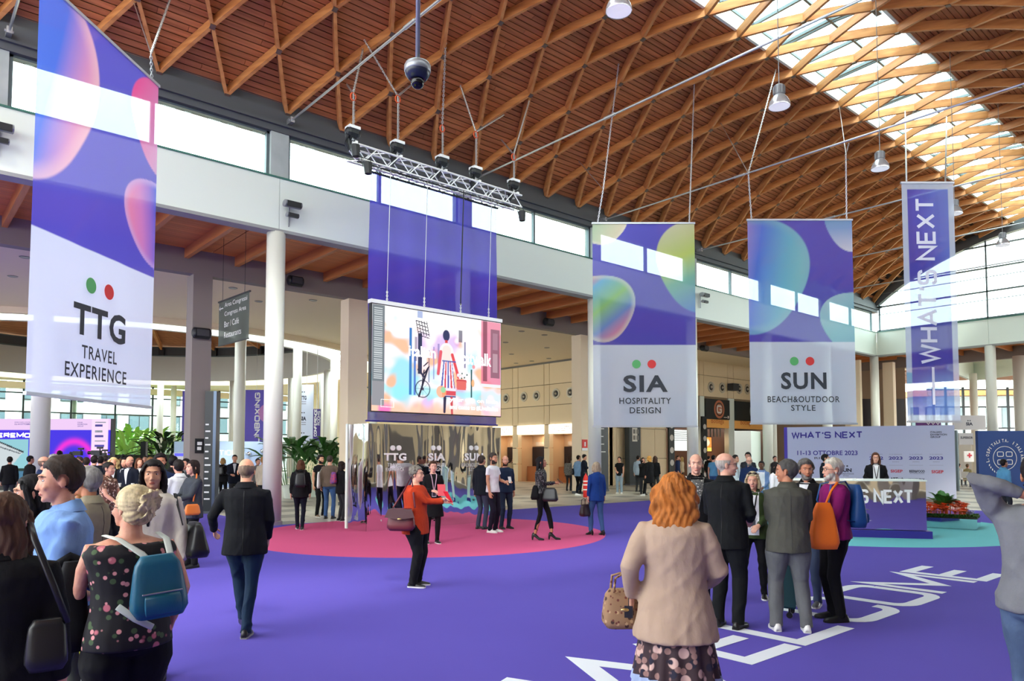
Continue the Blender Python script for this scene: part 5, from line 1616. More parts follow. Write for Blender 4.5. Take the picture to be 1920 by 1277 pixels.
bax = bR - bL; BW_ = np.linalg.norm(bax); bax /= BW_; bn = np.cross(bax, Z3); BH = 2.86
bd = thing('backdrop_wall', 'pale lilac printed backdrop wall with WHATS NEXT heading behind the desk', 'backdrop', (bL + bR) / 2)
lil = M('pale_lilac_print', (196, 202, 226), .6); dkp = M('indigo_print', (66, 58, 150), .6); dk = M('charcoal_print', (50, 52, 70), .6); redp = M('red_print', (204, 52, 70), .6); grp = M('grey_print', (150, 152, 170), .6)
def bbox_(u0, u1, z0, z1, n0=-.3, n1=0.0):
    b = MB(); b.obox(bL + bax * (u0 + u1) / 2 + bn * (n0 + n1) / 2 + Z3 * (z0 + z1) / 2, bax * (u1 - u0) / 2, bn * (n1 - n0) / 2, Z3 * (z1 - z0) / 2); return b
bbox_(.12, BW_, 0.01, BH).build('printed_panel', lil, bd)
bbox_(0, .12, 0.01, BH, -.3, -.001).build('violet_edge', pur, bd)
bbox_(BW_ * .7, BW_ + .005, .01, .18, -.3, .012).build('grey_base', MATS['grey_trim'], bd)
def bu(x): # pixel column to distance along the backdrop
    d = ray(x, 852); M2 = np.array([[d[0], -bax[0]], [d[1], -bax[1]]]); t, u = np.linalg.solve(M2, (bL - CAM)[:2]); return u
def bz(x, y):
    p = bL + bax * bu(x); D = (p - CAM) @ FH; return 1.8 + (HZ - y) / FPX * D
def bt(kind, s, xa_, xb_, ya, yb, mat, **k):
    xm = (xa_ + xb_) / 2; o_ = bL + bax * bu(xa_) + bn * .004 + Z3 * bz(xm, ya)
    (stroke if kind else text)(s, bd, o_, bax, Z3, bu(xb_) - bu(xa_), bz(xm, yb) - bz(xm, ya), mat, depth=.002, **k)
bt(1, "WHAT'S NEXT", 1486, 1617, 822, 809.5, dkp, t=.2)
bt(0, '11-13 OTTOBRE 2023', 1495, 1608, 853.5, 845, dkp, bold=.02)
bt(0, 'RIMINI', 1527, 1566, 861, 857, dk)
for q, x in enumerate((1630, 1666, 1704, 1742)):
    bt(0, ('2022', '2023', '2023', '2023')[q], x, x + 26, 862, 856, dkp, bold=.03)
    bt(0, '21-25 GENNAIO', x + 1, x + 25, 853, 851, grp); bt(0, 'RIMINI', x + 7, x + 19, 867, 865, grp)
    bbox_(bu(x), bu(x + 26), bz(x, 872.6), bz(x, 872.2), 0, .003).build('printed_rule', grp, bd)
bt(0, 'SUN', 1574.5, 1596, 885, 878, dk, bold=.05); bt(0, 'BEACH&OUTDOOR', 1570.5, 1600, 889.5, 887, dk); bt(0, 'STYLE', 1580, 1590, 893, 891, dk)
for x in (1582, 1588): disc(bd, bL + bax * bu(x) + Z3 * bz(x, 873.8), bax, Z3, .03, dk, .004, 'logo_dot', 14)
bt(0, 'SIGEP', 1669, 1691.5, 886, 880.5, redp, bold=.03); bt(0, 'SIGEP', 1745.5, 1768, 887.5, 881.5, redp, bold=.03); bt(0, 'BEER&FOOD', 1704, 1733, 886, 881.3, dk, bold=.03); bt(0, 'ATTRACTION', 1705, 1732, 888.6, 887, dk)
bt(0, 'ABTech', 1668, 1693, 901, 895, dk, bold=.03); bt(0, 'LEVANTE PROF', 1702, 1732, 900, 897, dk, bold=.02)
for s, y in (('ITALIAN', 812), ('EXHIBITION', 816.7), ('GROUP', 821.2)):
    bt(0, s, 1745.5, 1745.5 + {'ITALIAN': 21, 'EXHIBITION': 31, 'GROUP': 19}[s], y, y - 3.4, dk, bold=.02)
# planter in front of the backdrop
p = pxd(1778, 17.6); pr0, pr1 = pxd(1722, 17.9), pxd(1827, 17.2)
pax = pr1 - pr0; PW = np.linalg.norm(pax); pax /= PW; pn = np.cross(pax, Z3)
pl = thing('flower_planter', 'low mirrored planter bed of orange flowers and green leaves right of the desk', 'planter', (pr0 + pr1) / 2 - pn * .5)
b = MB(); b.obox((pr0 + pr1) / 2 - pn * .5 + Z3 * .14, pax * PW / 2, pn * .5, Z3 * .12); b.build('planter_box', M('mirror_planter', (225, 228, 230), .05, metal=1.0), pl)
soil = M('dark_soil', (48, 36, 26), .95); b = MB(); b.obox((pr0 + pr1) / 2 - pn * .5 + Z3 * .265, pax * (PW / 2 - .02), pn * .48, Z3 * .01); b.build('soil', soil, pl)
ora = M('orange_flower', (246, 124, 74), .6, objvar=.15)
cnt = 0
for k in range(150):
    u = random.random(); v = random.random() ** .8
    if u > .78: continue
    c = pr0 + pax * PW * u - pn * (.1 + .8 * v); hgt = .38 + .24 * v * (1 - abs(u - .45)) + random.uniform(-.03, .05)
    b = MB()
    for q in range(6):
        a = q * PI / 3 + random.random()
        leaf(b, c + Z3 * hgt, (math.cos(a), math.sin(a), .5), .10, .085, .3, 2)
    b.tube([c + Z3 * .27, c + Z3 * hgt], .006, 4, dome=0)
    b.build('flower', ora, pl)
b = MB(); gm = M('ground_cover_green', (70, 100, 40), .7)
for k in range(900):
    u = random.random(); c = pr0 + pax * PW * u - pn * (random.random() * (.16 if u < .8 else .8) + .02)
    a = random.random() * 6.28; leaf(b, c + Z3 * (.27 + random.random() * .06), (math.cos(a), math.sin(a), .9), .07, .035, .3, 2)
b.build('ground_cover', gm, pl, kind='stuff')
c = pr0 + pax * PW * .34 - pn * .75
for k in range(34):
    a = k * 2.4; b = MB(); leaf(b, c + Z3 * (.36 + (k % 5) * .04), (math.cos(a), math.sin(a), random.uniform(.8, 2.8)), random.uniform(.45, .68), .2, .6); b.build('leaf', green, pl)
b = MB()
for k in range(26):
    q = pr0 + pax * PW * random.uniform(.76, .9) - pn * random.uniform(.5, .9); a = random.random() * 6.28
    leaf(b, q + Z3 * .3, (math.cos(a) * .5, math.sin(a) * .5, 1), .2, .05, .5, 2)
b.build('pale_blue_blooms', M('pale_blue_bloom', (176, 176, 214), .6), pl)

# ================================================================ BLUE STAND, FAR SIGNS, LOBBY SCREENS
q0, q1 = pxd(1831, 36.5), pxd(1985, 36.5); ax = (q1 - q0) / np.linalg.norm(q1 - q0); W = np.linalg.norm(q1 - q0); nn = np.cross(ax, Z3); Hb = 1.8 + (HZ - 808) / FPX * 36.5
o = thing('blue_stand_wall', 'deep blue stand wall with round white hospitality emblem at the right edge', 'backdrop', (q0 + q1) / 2)
b = MB(); b.obox((q0 + q1) / 2 + Z3 * Hb / 2, ax * W / 2, nn * .1, Z3 * Hb / 2 * .998); b.build('blue_panel', M('deep_blue_panel', (20, 62, 132), .5), o)
ec = pxd(1880, 36.5, 0) + Z3 * (1.8 - (872 - HZ) / FPX * 36.5 + .35) + nn * .11
s_ = 'L\'OSPITALITA\' ITALIANA'; n_ = len(s_)
for i, ch in enumerate(s_):
    if ch == ' ': continue
    a = math.radians(190 - i * 200 / (n_ - 1)); r_ = .80
    up_ = ax * math.cos(a) + Z3 * math.sin(a); rd = np.cross(up_, nn) * 1.0
    rd = ax * math.sin(a) - Z3 * math.cos(a)
    text(ch, o, ec + up_ * r_ - rd * .05, rd, up_, .10 if ch not in "I'" else .03, .16 if ch != "'" else .06, wht, .003, bold=.01, name='emblem_letter')
disc(o, ec, ax, Z3, .60, wht, .0, 'emblem_ring', 32, .575)
for sx_, sy_ in ((-.22, .2), (.22, .2), (-.22, -.2), (.22, -.2)):
    stroke('O', o, ec + ax * (sx_ - .15) + Z3 * (sy_ - .13), ax, Z3, .30, .26, wht, .12, .002, name='emblem_mark')
for k in range(8):
    a = math.radians(200 + k * 9); q = ec + ax * .82 * math.cos(a) + Z3 * .82 * math.sin(a)
    b = MB(); d = ax * math.cos(a + 1.0) + Z3 * math.sin(a + 1.0); e_ = np.cross(d, nn)
    b.add([q, q + d * .07 + e_ * .03, q + d * .14, q + d * .07 - e_ * .03], [(0, 1, 2, 3)]); b.build('emblem_leaf', wht, o)
# far right signs
def board(name, label, xa_, xb_, ya, yb, D, mat, cat='sign', th=.08):
    a = pxd(xa_, D); c = pxd(xb_, D); ax = (c - a); W = np.linalg.norm(ax); ax /= W
    z0 = 1.8 + (HZ - yb) / FPX * D; z1 = 1.8 + (HZ - ya) / FPX * D; nn = np.cross(ax, Z3)
    o = thing(name, label, cat, (a + c) / 2 + Z3 * z0)
    b = MB(); b.obox((a + c) / 2 + Z3 * (z0 + z1) / 2, ax * W / 2, nn * th / 2, Z3 * (z1 - z0) / 2); b.build('board', mat, o)
    fn = lambda x, y: a + ax * ((x - xa_) / FPX * D) + Z3 * (1.8 + (HZ - y) / FPX * D) + nn * (th / 2 + .004)
    return o, fn, ax, D
grs = M('pale_grey_sign', (196, 196, 200), .6); prs = M('plum_chevron_sign', (92, 44, 110), .6)
o, fn, ax, D = board('far_sign', 'pale grey far sign with small SIA letters', 1787, 1848, 779, 806, 44, grs)
text('SIA', o, fn(1811, 798), ax, Z3, 13 / FPX * D, 6 / FPX * D, dk, 0, bold=.05)
for x in (1815, 1819): disc(o, fn(x, 789), ax, Z3, .04, dk, 0, 'logo_dot', 12)
b = MB(); b.bar(fn(1790, 779) - Z3 * .1, fn(1790, 700), .05, .05); b.bar(fn(1845, 779) - Z3 * .1, fn(1845, 700), .05, .05); b.build('sign_wires', steel_l, o)
o, fn, ax, D = board('far_sign', 'pale grey far sign reading SUPER over the glass doors', 1797, 1824, 812, 834, 42, grs)
text('SUPERIOR', o, fn(1800, 823), ax, Z3, 23 / FPX * D, 4.5 / FPX * D, dk, 0, bold=.03)
b = MB(); b.bar(fn(1797, 834), fn(1797, 910), .1, .1); b.bar(fn(1824, 834), fn(1824, 910), .1, .1); b.build('sign_posts', white_paint, o)
o, fn, ax, D = board('far_sign', 'plum sign with white chevrons under the narrow violet banner', 1718, 1764, 788, 800, 40, prs)
for k in range(3):
    x = 1737 + k * 9; vs, fs = ribbon([(0, .12), (.1, 0), (.2, .12)], .03); b = MB(); q = fn(x, 796); b.add([q + ax * v[0] + Z3 * v[1] for v in vs], fs); b.build('chevron', wht, o)
b = MB(); b.bar(fn(1725, 800), fn(1725, 903), .1, .1); b.bar(fn(1757, 800), fn(1757, 903), .1, .1); b.build('sign_posts', white_paint, o)
o, fn, ax, D = board('first_aid_board', 'small white board with a red cross beyond the glass doors', 1806, 1824, 846, 866, 46, wht)
b = MB(); q = fn(1816, 854); b.obox(q, ax * .15, np.cross(ax, Z3) * .01, Z3 * .045); b.obox(q, ax * .045, np.cross(ax, Z3) * .011, Z3 * .15); b.build('red_cross', redp, o)
b = MB(); b.bar(fn(1808, 866), fn(1808, 904), .05, .05); b.bar(fn(1822, 866), fn(1822, 904), .05, .05); b.build('board_legs', steel_l, o)
# glass door post at the right of the backdrop
o = thing('glass_door', None, None, pxd(1794, 36), kind='structure'); o.name = 'door_1'
b = MB(); b.bar(pxd(1792, 36), pxd(1792, 36) + Z3 * 3.0, .16, .16, up=(1, 0, 0)); b.build('door_frame', frame_grey, o)
b = MB(); b.bar(pxd(1787, 36) + Z3 * 1.5, pxd(1797, 36) + Z3 * 1.5, .02, 2.9); b.build('pane', pane, o)
# lobby stage screen
def p_stage(U, V):
    c = np.ones(U.shape + (3,)) * lin((236, 206, 246))
    blue = lin((74, 58, 226)) * np.ones_like(c)
    c = mixc(c, blue, ((V < .70)).astype(float))
    m = ((U > .0) & (U < .615) & (V < .5)).astype(float)
    sea = np.ones_like(c) * lin((120, 196, 214)); sea = mixc(sea, lin((64, 108, 140)) * np.ones_like(c), (1 - sm(V, .1, .18)) * (1.0))
    c = mixc(c, sea, m)
    # abstract white hull shape
    d = np.abs((V - .36) - .12 * np.cos((U - .3) * 6)) < .12 * (1 - U / .58)
    c = np.where(((d) & (U < .55))[..., None], lin((226, 232, 236)), c)
    d2 = np.abs((V - .36) - .12 * np.cos((U - .3) * 6) - .02) < .008
    c = np.where((d2 & (U < .56))[..., None], lin((60, 64, 74)), c)
    m = ((U > .765) & (V < .70) & (U < .945)); r = np.hypot((U - .90) / .15, (V - .05) / .40)
    g_ = np.exp(-((r - 1) / .12) ** 2); c = np.where(m[..., None], blue * (1 - .7 * g_[..., None]) + lin((240, 50, 190)) * g_[..., None], c)
    c = mixc(c, lin((250, 222, 250)) * np.ones_like(c), ((U > .945) | 0).astype(float))
    return c
D = 37.0; a = pxd(-520, D); c_ = pxd(207, D); ax = (c_ - a) / np.linalg.norm(c_ - a); W = np.linalg.norm(c_ - a); z0 = .3; z1 = 1.8 + (HZ - 786) / FPX * D
z1 = 3.62
o = thing('stage_screen', 'wide pink and violet stage screen at the far left', 'screen', (a + c_) / 2 + Z3 * z0)
def p_stage2(U, V):
    X = -520 + U * 727; Yp = HZ - ((z0 + V * (z1 - z0)) - 1.8) / D * FPX
    c = np.ones(U.shape + (3,)) * lin((240, 206, 246))
    blue = lin((78, 62, 230)) * np.ones_like(c)
    c = mixc(c, blue, (Yp > 806).astype(float))
    pic = (X < 53) & (Yp > 824) & (Yp < 940)
    sea = mixc(np.ones_like(c) * lin((150, 206, 216)), lin((84, 130, 160)) * np.ones_like(c), sm(Yp, 878, 884))
    sea = np.where((np.abs(Yp - 881) < 2.5)[..., None] & (X > 5)[..., None], lin((52, 70, 66)), sea)
    c = np.where(pic[..., None], sea, c)
    top = 829 + (X + 0) * .42; bot = 905 - (X) * 1.3
    hull = (X < 46) & (Yp > top) & (Yp < np.maximum(bot, top + 3)) & (Yp > 826)
    c = np.where(hull[..., None], lin((206, 216, 220)), c)
    c = np.where(((np.abs(Yp - top) < 1.5) & (X < 46) & (Yp > 826))[..., None], lin((50, 54, 60)), c)
    c = np.where(((np.abs(Yp - (top + 9 - X * .1)) < 1.0) & (X < 40) & (Yp > 826))[..., None], lin((90, 96, 104)), c)
    m = (X > 91) & (X < 171) & (Yp > 806); r = np.hypot((X - 140) / 36, (Yp - 872) / 44)
    g_ = np.exp(-((r - 1) / .14) ** 2) * (Yp < 872); c = np.where(m[..., None], blue * (1 - .75 * g_[..., None]) + lin((240, 50, 190)) * g_[..., None], c)
    c = np.where(((X > 171) & (X < 203))[..., None], lin((252, 224, 250)), c)
    return c
painted('screen_picture', a + Z3 * z0, ax, Z3, W, z1 - z0, 420, 90, p_stage2, printmat('stage_glow', 'screen', 1.0), o)
nn = np.cross(ax, Z3)
b = MB(); b.obox((a + c_) / 2 + ax * .06 + Z3 * (z0 + z1) / 2 - nn * .15, ax * (W / 2 + .06), nn * .12, Z3 * (z1 - z0) / 2); b.build('screen_cabinet', blackp, o)
b = MB(); b.obox((a + c_) / 2 + Z3 * .15 - nn * .5, ax * W / 2, nn * 1.0, Z3 * .15); b.build('stage_base', blackp, o)
zz = lambda y: 1.8 + (HZ - y) / FPX * D
xx = lambda x: a + ax * ((x + 520) / FPX * D) + nn * .01
stroke('CEREMO', o, xx(-16) + Z3 * zz(820.5), ax, Z3, 72 / FPX * D, 8.5 / FPX * D, MATS['screen_white_lettering'], .24, .0)
text('RIMINI EXPO CENTRE', o, xx(27) + Z3 * zz(793), ax, Z3, 30 / FPX * D, 2.3 / FPX * D, dkp, 0); text('12-14 OTTOBRE', o, xx(27) + Z3 * zz(797), ax, Z3, 30 / FPX * D, 3 / FPX * D, dkp, 0, bold=.02)
for s, y, w in (('ITALIAN', 793.5, 9), ('EXHIBITION', 797, 18), ('GROUP', 800.5, 11)): text(s, o, xx(145) + Z3 * zz(y), ax, Z3, w / FPX * D, 2.6 / FPX * D, dkp, 0, bold=.01)
for k, (y, w) in enumerate(((793, 20), (800, 14), (811, 14), (820, 16), (828, 20), (838, 18))):
    b = MB(); q = xx(178) + Z3 * zz(y); L = w / FPX * D; hh = (2 if k in (0, 4) else 4) / FPX * D
    b.add([q, q + ax * L, q + ax * L + Z3 * hh, q + Z3 * hh], [(0, 1, 2, 3)]); b.build('sponsor_mark', dkp if k % 2 else grp, o)
# violet lobby banners and pale blue counter wall
vb = M('violet_banner_flat', (104, 92, 196), .7, bump=(2, .1)); lb = M('pale_blue_stand', (176, 200, 230), .6, var=(.4, .6, (150, 160, 220)))
o, fn, ax, D = board('lobby_banner', 'violet lobby banner left of the square pier', 341, 372, 733, 838, 47, vb, 'banner')
for k in range(7): b = MB(); q = fn(352, 748 + k * 12); b.obox(q, ax * .05, np.cross(ax, Z3) * .01, Z3 * .1); b.build('printed_mark', wht, o)
b = MB(); b.bar(fn(356, 733), fn(356, 733) * np.array([1, 1, 0]) + Z3 * 13.2, .02, .02, up=(1, 0, 0)); b.build('hanging_wire', steel_l, o)
o, fn, ax, D = board('lobby_banner', 'violet lobby banner with vertical UNBOXING lettering', 458, 505, 731, 832, 47, vb, 'banner')
stroke('UNBOXING', o, fn(487, 829), Z3, -ax, 92 / FPX * D, 10 / FPX * D, wht, .22, 0)
disc(o, fn(502, 775), ax, Z3, .62, M('soft_pink_print', (190, 130, 196), .6), .0, 'printed_blob', 28)
b = MB(); b.bar(fn(480, 731), fn(480, 731) * np.array([1, 1, 0]) + Z3 * 12.2, .02, .02, up=(1, 0, 0)); b.build('hanging_wire', steel_l, o)
o, fn, ax, D = board('lobby_banner', 'pale lobby banner listing TTG, SIA and SUN', 562, 587, 721, 842, 40, M('pale_banner_flat', (204, 212, 232), .7), 'banner')
for s, y in (('TTG', 750), ('SIA', 789), ('SUN', 827)):
    text(s, o, fn(563, y), ax, Z3, 11 / FPX * D, 8 / FPX * D, dk, 0, bold=.05)
    for x in (566, 570): disc(o, fn(x, y - 15), ax, Z3, .035, dk, 0, 'logo_dot', 12)
    for k in range(2): b = MB(); q = fn(564, y + 4 + k * 4); b.add([q, q + ax * .28, q + ax * .28 + Z3 * .05, q + Z3 * .05], [(0, 1, 2, 3)]); b.build('small_print', grp, o)
b = MB(); b.bar(fn(574, 721), fn(574, 721) * np.array([1, 1, 0]) + Z3 * 8.03, .02, .02, up=(1, 0, 0)); b.build('hanging_wire', steel_l, o)
o, fn, ax, D = board('conference_sign', 'dark violet upright sign reading CONFERENCE ROOMS', 587, 600.5, 767, 842, 38.5, M('dark_violet_sign', (66, 48, 124), .6))
stroke('CONFERENCE', o, fn(594, 818), Z3, -ax, 50 / FPX * D, 5 / FPX * D, wht, .22, 0); stroke('ROOMS', o, fn(600, 797), Z3, -ax, 26 / FPX * D, 5 / FPX * D, wht, .14, 0)
b = MB(); b.bar(fn(594, 767), fn(594, 767) * np.array([1, 1, 0]) + Z3 * 8.03, .03, .03, up=(1, 0, 0)); b.build('hanging_wire', steel_l, o)
o, fn, ax, D = board('stand_wall', 'pale blue stand wall with white lettering between the pier and the left column', 330, 497, 828, 925, 40, lb, 'stand', .4)
stroke('INNOVATION', o, fn(357, 854), ax, Z3, 90 / FPX * D, 10 / FPX * D, wht, .17, 0)
stroke('UN', o, fn(350, 838), ax, Z3, 14 / FPX * D, 7 / FPX * D, wht, .15, 0)
chrome = M('chrome_ball', (190, 194, 204), .1, metal=1)
for (x, y, r) in ((459, 841, .12), (472, 851, .13), (466, 850, .06), (496, 846, .12)):
    b = MB(); b.ell(fn(x, y) + np.cross(ax, Z3) * r, (r,) * 3, 16, 10); b.build('printed_ball', chrome, o, smooth=True)
o, fn, ax, D = board('lobby_monitor', 'small lit monitor with blue heading behind the lobby crowd', 328, 352, 849, 885, 30, wht, 'monitor')
b = MB(); q0 = fn(329, 855.5); L = 22 / FPX * D; hh = 5.5 / FPX * D; b.add([q0, q0 + ax * L, q0 + ax * L + Z3 * hh, q0 + Z3 * hh], [(0, 1, 2, 3)]); b.build('lit_heading', M('lit_heading', (84, 84, 214), .5, emit=.8), o)
b = MB(); b.bar(fn(340, 885), fn(340, 885) * np.array([1, 1, 0]), .1, .1, up=(1, 0, 0)); b.build('stand_post', blackp, o)
# ================================================================ PEOPLE
PJ = []      # deferred remesh jobs: dict(name, mb, voxel, ...)
def unit(v):
    v = np.asarray(v, float); return v / (np.linalg.norm(v) + 1e-9)
def ik(A, T, la, lb, pole):
    A = np.asarray(A, float); T = np.asarray(T, float); d = T - A; D = np.linalg.norm(d)
    D2 = min(D, (la + lb) * .995); u = d / (D + 1e-9); T = A + u * D2
    x = (la * la - lb * lb + D2 * D2) / (2 * D2); h = math.sqrt(max(la * la - x * x, 0))
    p = np.asarray(pole, float); p = p - u * np.dot(p, u); p = unit(p)
    return A + u * x + p * h, T

def hand(mb, W, d, N, s, q, side, curl=.5):
    """palm and five fingers from wrist W along d; N is the palm side; curl 0..1"""
    d = unit(d); N = unit(N - d * np.dot(N, d)); L = np.cross(d, N)
    if np.dot(L, (0, 0, 1)) + .6 * np.dot(L, (0, 1, 0)) < 0: L = -L        # thumb edge: upward or forward
    mb.tube([W - d * .02 * s, W + d * .02 * s, W + d * .06 * s, W + d * .092 * s], [(.026 * s, .02 * s), (.034 * s, .018 * s), (.040 * s, .017 * s), (.038 * s, .013 * s)], 10, ref=L, dome=.3)
    R = (.0088 if q == 0 else .0098) * s
    for i, (o, l) in enumerate(((.029, .072), (.010, .080), (-.009, .075), (-.027, .060))):
        p = W + (d * .085 + L * o) * s; pts = [p - d * .015 * s, p]; dd = d
        ang = 0
        for k, f in enumerate((.45, .32, .23)):
            ang += curl * (.55, .75, .5)[k]
            dd = d * math.cos(ang) + N * math.sin(ang)
            pts.append(pts[-1] + (dd + L * o * (1.2 if curl < .4 else .2)) * l * f * s)
        mb.tube(pts, [R * 1.05, R * 1.05, R, R * .92, R * .8], 7, ref=L, dome=.5)
    p = W + (d * .03 + L * .026) * s
    t1 = p + (d * .028 + L * .022 + N * .008) * s; t2 = t1 + (d * .028 + L * .006 + N * .012 * (1 + curl)) * s; t3 = t2 + (d * .022 - L * .002 + N * .010 * (1 + curl)) * s
    mb.tube([p, t1, t2, t3], [R * 1.5, R * 1.3, R * 1.1, R * .9], 7, ref=N, dome=.5)

class Per:
    pass

SKIN = {'fair': (226, 176, 152), 'light': (214, 160, 134), 'tan': (190, 132, 102), 'olive': (196, 148, 118), 'dark': (112, 76, 58)}
def skin(k): return M('skin_' + k, SKIN[k], .55, bump=(60, .08), spec=.3, var=(22, .6, tuple(int(c * f) for c, f in zip(SKIN[k], (.93, .84, .82)))))
def cloth(name, rgb, v=None, rough=.85, sc=8, fine=220):
    if name in MATS: return MATS[name]
    if sum(rgb) < 130: rgb = tuple(int(c * .7) for c in rgb); v = None
    v = v or tuple(int(c * .86) for c in rgb)
    return M(name, rgb, rough, bump=(11, .55, .022), var=(sc, .6, v), spec=.2, stretch=(1, 1, .7))

def person(label, x=None, D=None, fy=None, h=1.75, face=180, q=1, g=1.0, sh=1.0, sk='light', top=('jacket', 'cloth_black', (30, 31, 35)), hem=.80, bottom=('trousers', 'cloth_black', (30, 31, 35)),
           shoes=('leather_black', (24, 24, 26)), sole=None, hair=('short', (60, 46, 36)), lean=0.0, feet=((-.10, 0, 0), (.10, 0, 0)), hl='down', hr='down', head=(0, 0), heel=0.0,
           glasses=False, shirt=None, lanyard=None, group=None, beard=None, legs=1.0, sleeve='long', bare=False, seat=0.0, dx=0.0, lower_skip=False, scarf=None):
    """x: pixel column, D depth (or fy: pixel row of the feet); face 0 towards the viewer, 180 away, 90 to the right of the picture"""
    if D is None: D = FPX * 1.8 / (fy - HZ)
    pos = pxd(x, D)
    a = math.radians(face)
    los = unit((pos - CAM) * np.array([1, 1, 0])); rlos = np.array([los[1], -los[0], 0]); fwd = -los * math.cos(a) + rlos * math.sin(a)
    rz = math.atan2(fwd[1], fwd[0]) - PI / 2
    s = h / 1.75
    floor_z = .012 if (pos[1] < 0 or pos[0] < .1) and pos[0] < 19 else 0.0
    root = thing('person', label, 'person', (pos[0], pos[1], floor_z), rz, group=group)
    P = Per(); P.root = root; P.s = s; P.rz = rz; P.pos = np.array([pos[0], pos[1], floor_z]); P.q = q
    Rm = np.array([[math.cos(rz), -math.sin(rz), 0], [math.sin(rz), math.cos(rz), 0], [0, 0, 1]])
    P.w = lambda v: P.pos + Rm @ np.asarray(v, float)
    P.Rm = Rm
    sn = math.sin(math.radians(lean)); cs = math.cos(math.radians(lean))
    hz = (heel + seat) * 1.0
    def T(v):      # torso point -> leaned, scaled
        v = np.asarray(v, float); z = v[2] - .93
        if z > 0: v = np.array([v[0], v[1] * cs + z * sn, .93 + z * cs - v[1] * sn])
        return np.array([v[0] * 1.0, v[1], v[2]]) * s + np.array([0, 0, hz])
    P.T = T
    gs = g
    S = {-1: T((-.178 * sh, 0, 1.425)), 1: T((.178 * sh, 0, 1.425))}
    hy, hp = math.radians(head[0]), math.radians(head[1])
    Ch = T((0, .018 + .02 * math.sin(-hp), 1.615)); P.Ch = Ch
    Ry = np.array([[math.cos(-hy), -math.sin(-hy), 0], [math.sin(-hy), math.cos(-hy), 0], [0, 0, 1]])
    Rx = np.array([[1, 0, 0], [0, math.cos(hp), -math.sin(hp)], [0, math.sin(hp), math.cos(hp)]])
    RH = Ry @ Rx; P.RH = RH
    hs = s * (1.0 if h > 1.6 else 1.03)
    Hd = lambda v: Ch + RH @ (np.asarray(v, float) * hs)
    P.Hd = Hd; P.hs = hs
    # arms
    AL, BL = .285 * s, .25 * s
    presets = {'down': (.235, .02, .83), 'back': (.22, -.16, .86), 'fold': (.06, .20, 1.08), 'chest': (.08, .30, 1.22), 'phone': (.07, .30, 1.25), 'pocket': (.20, .02, .92), 'hip': (.20, .06, 1.0), 'swing': (.22, .16, .86), 'bag': (.26, .03, .84), 'behindhead': (.06, -.05, 1.56), 'wave': (.25, .3, 1.4), 'behindback': (.07, -.17, .95), 'desk': (.2, .3, 1.02), 'face': (.06, .14, 1.5), 'low': (.12, .22, .86)}
    arms = {}
    for side, spec in ((-1, hl), (1, hr)):
        pole = None
        if isinstance(spec, str):
            t = np.array(presets[spec], float)
            if spec in ('down', 'back', 'swing', 'bag'): t[0] *= .5 + .5 * max(sh, .9) * (1 if gs < 1.1 else gs)
            pole = (side * .5, -.8, -.3)
            if spec == 'behindhead': pole = (side * 1, .15, .25)
            if spec in ('face', 'wave'): pole = (side * .7, .1, -.8)
            if spec == 'behindback': pole = (side * .8, -.6, 0)
            if spec == 'hip': pole = (side * 1, -.6, -.1)
        else:
            t = np.array(spec[:3], float); pole = spec[3] if len(spec) > 3 else (.5, -.8, -.4); pole = (side * pole[0], pole[1], pole[2])
        t[0] *= side
        tz = t[2]
        Tt = T(t) if tz > .95 else t * s + np.array([0, sn * .15 * s, hz])
        E_, W_ = ik(S[side], Tt, AL, BL, pole)
        arms[side] = (S[side], E_, W_)
    P.arms = arms
    # legs
    lg = {}
    for side, (fx_, fy_, lift) in zip((-1, 1), feet):
        Hp = np.array([side * .088 * (.6 + .4 * gs), 0, .91]) * s + np.array([0, 0, hz])
        An = np.array([fx_, fy_, 0]) * s + np.array([0, 0, .085 * s + lift + heel])
        if seat: An = An + np.array([0, 0, 0])
        K_, A_ = ik(Hp, An, .425 * s, .415 * s, (side * .05, 1, 0))
        lg[side] = (Hp, K_, A_, lift)
    P.lg = lg
    P.hand_w = lambda side: P.w(arms[side][2] + unit(arms[side][2] - arms[side][1]) * .07 * s)
    # ---------------- body
    b = MB()
    def R_(z, a, d_, y=0.0):
        return (T((0, y, z)), (a * s * (.55 + .45 * gs), d_ * s * (.4 + .6 * gs)))
    tor = [R_(.86, .125, .085), R_(.95, .15, .10), R_(1.06, .135, .09), R_(1.16, .13, .09), R_(1.28, .15, .10, .005), R_(1.38, .165 * sh, .10), R_(1.43, .135 * sh, .075), (T((0, -.004, 1.465)), (.075 * s, .06 * s))]
    b.tube([r[0] for r in tor], [r[1] for r in tor], 16, ref=(1, 0, 0), dome=.3)
    b.tube([T((0, -.012, 1.43)), T((0, -.004, 1.49)), Hd((0, -.012, -.045))], [.058 * s * (.7 + .3 * gs), .052 * s * (.7 + .3 * gs), .052 * s], 14, dome=.2)
    for side in (-1, 1):
        A0, E_, W_ = arms[side]
        ck = .80 if sleeve == 'long' else 1.0; k0 = .76 if sleeve != 'none' else 1.0
        A9 = A0 - np.array([side * .012 * s, 0, .022 * s])
        b.tube([A0 - np.array([side * .055 * s, 0, .028 * s]), A9, (A0 + E_) / 2, E_, E_ * .65 + W_ * .35, W_], [.038 * s * k0, .048 * s * k0, .042 * s * ck, .036 * s * ck, .038 * s * ck, .025 * s], 12, dome=.5)
        d = unit(W_ - E_)
        N = np.array([-side * 1.0, 0, 0]) if abs(d[2]) > .6 else np.array([-side * .4, -.3, -.9])
        if q <= 1 or True:
            hand(b, W_, d, N, s * (1.0 if q < 2 else 1.12), q, side, .55)
        Hp, K_, A_, lift = lg[side]
        kk = .80 if bottom[0] == 'trousers' else 1.0
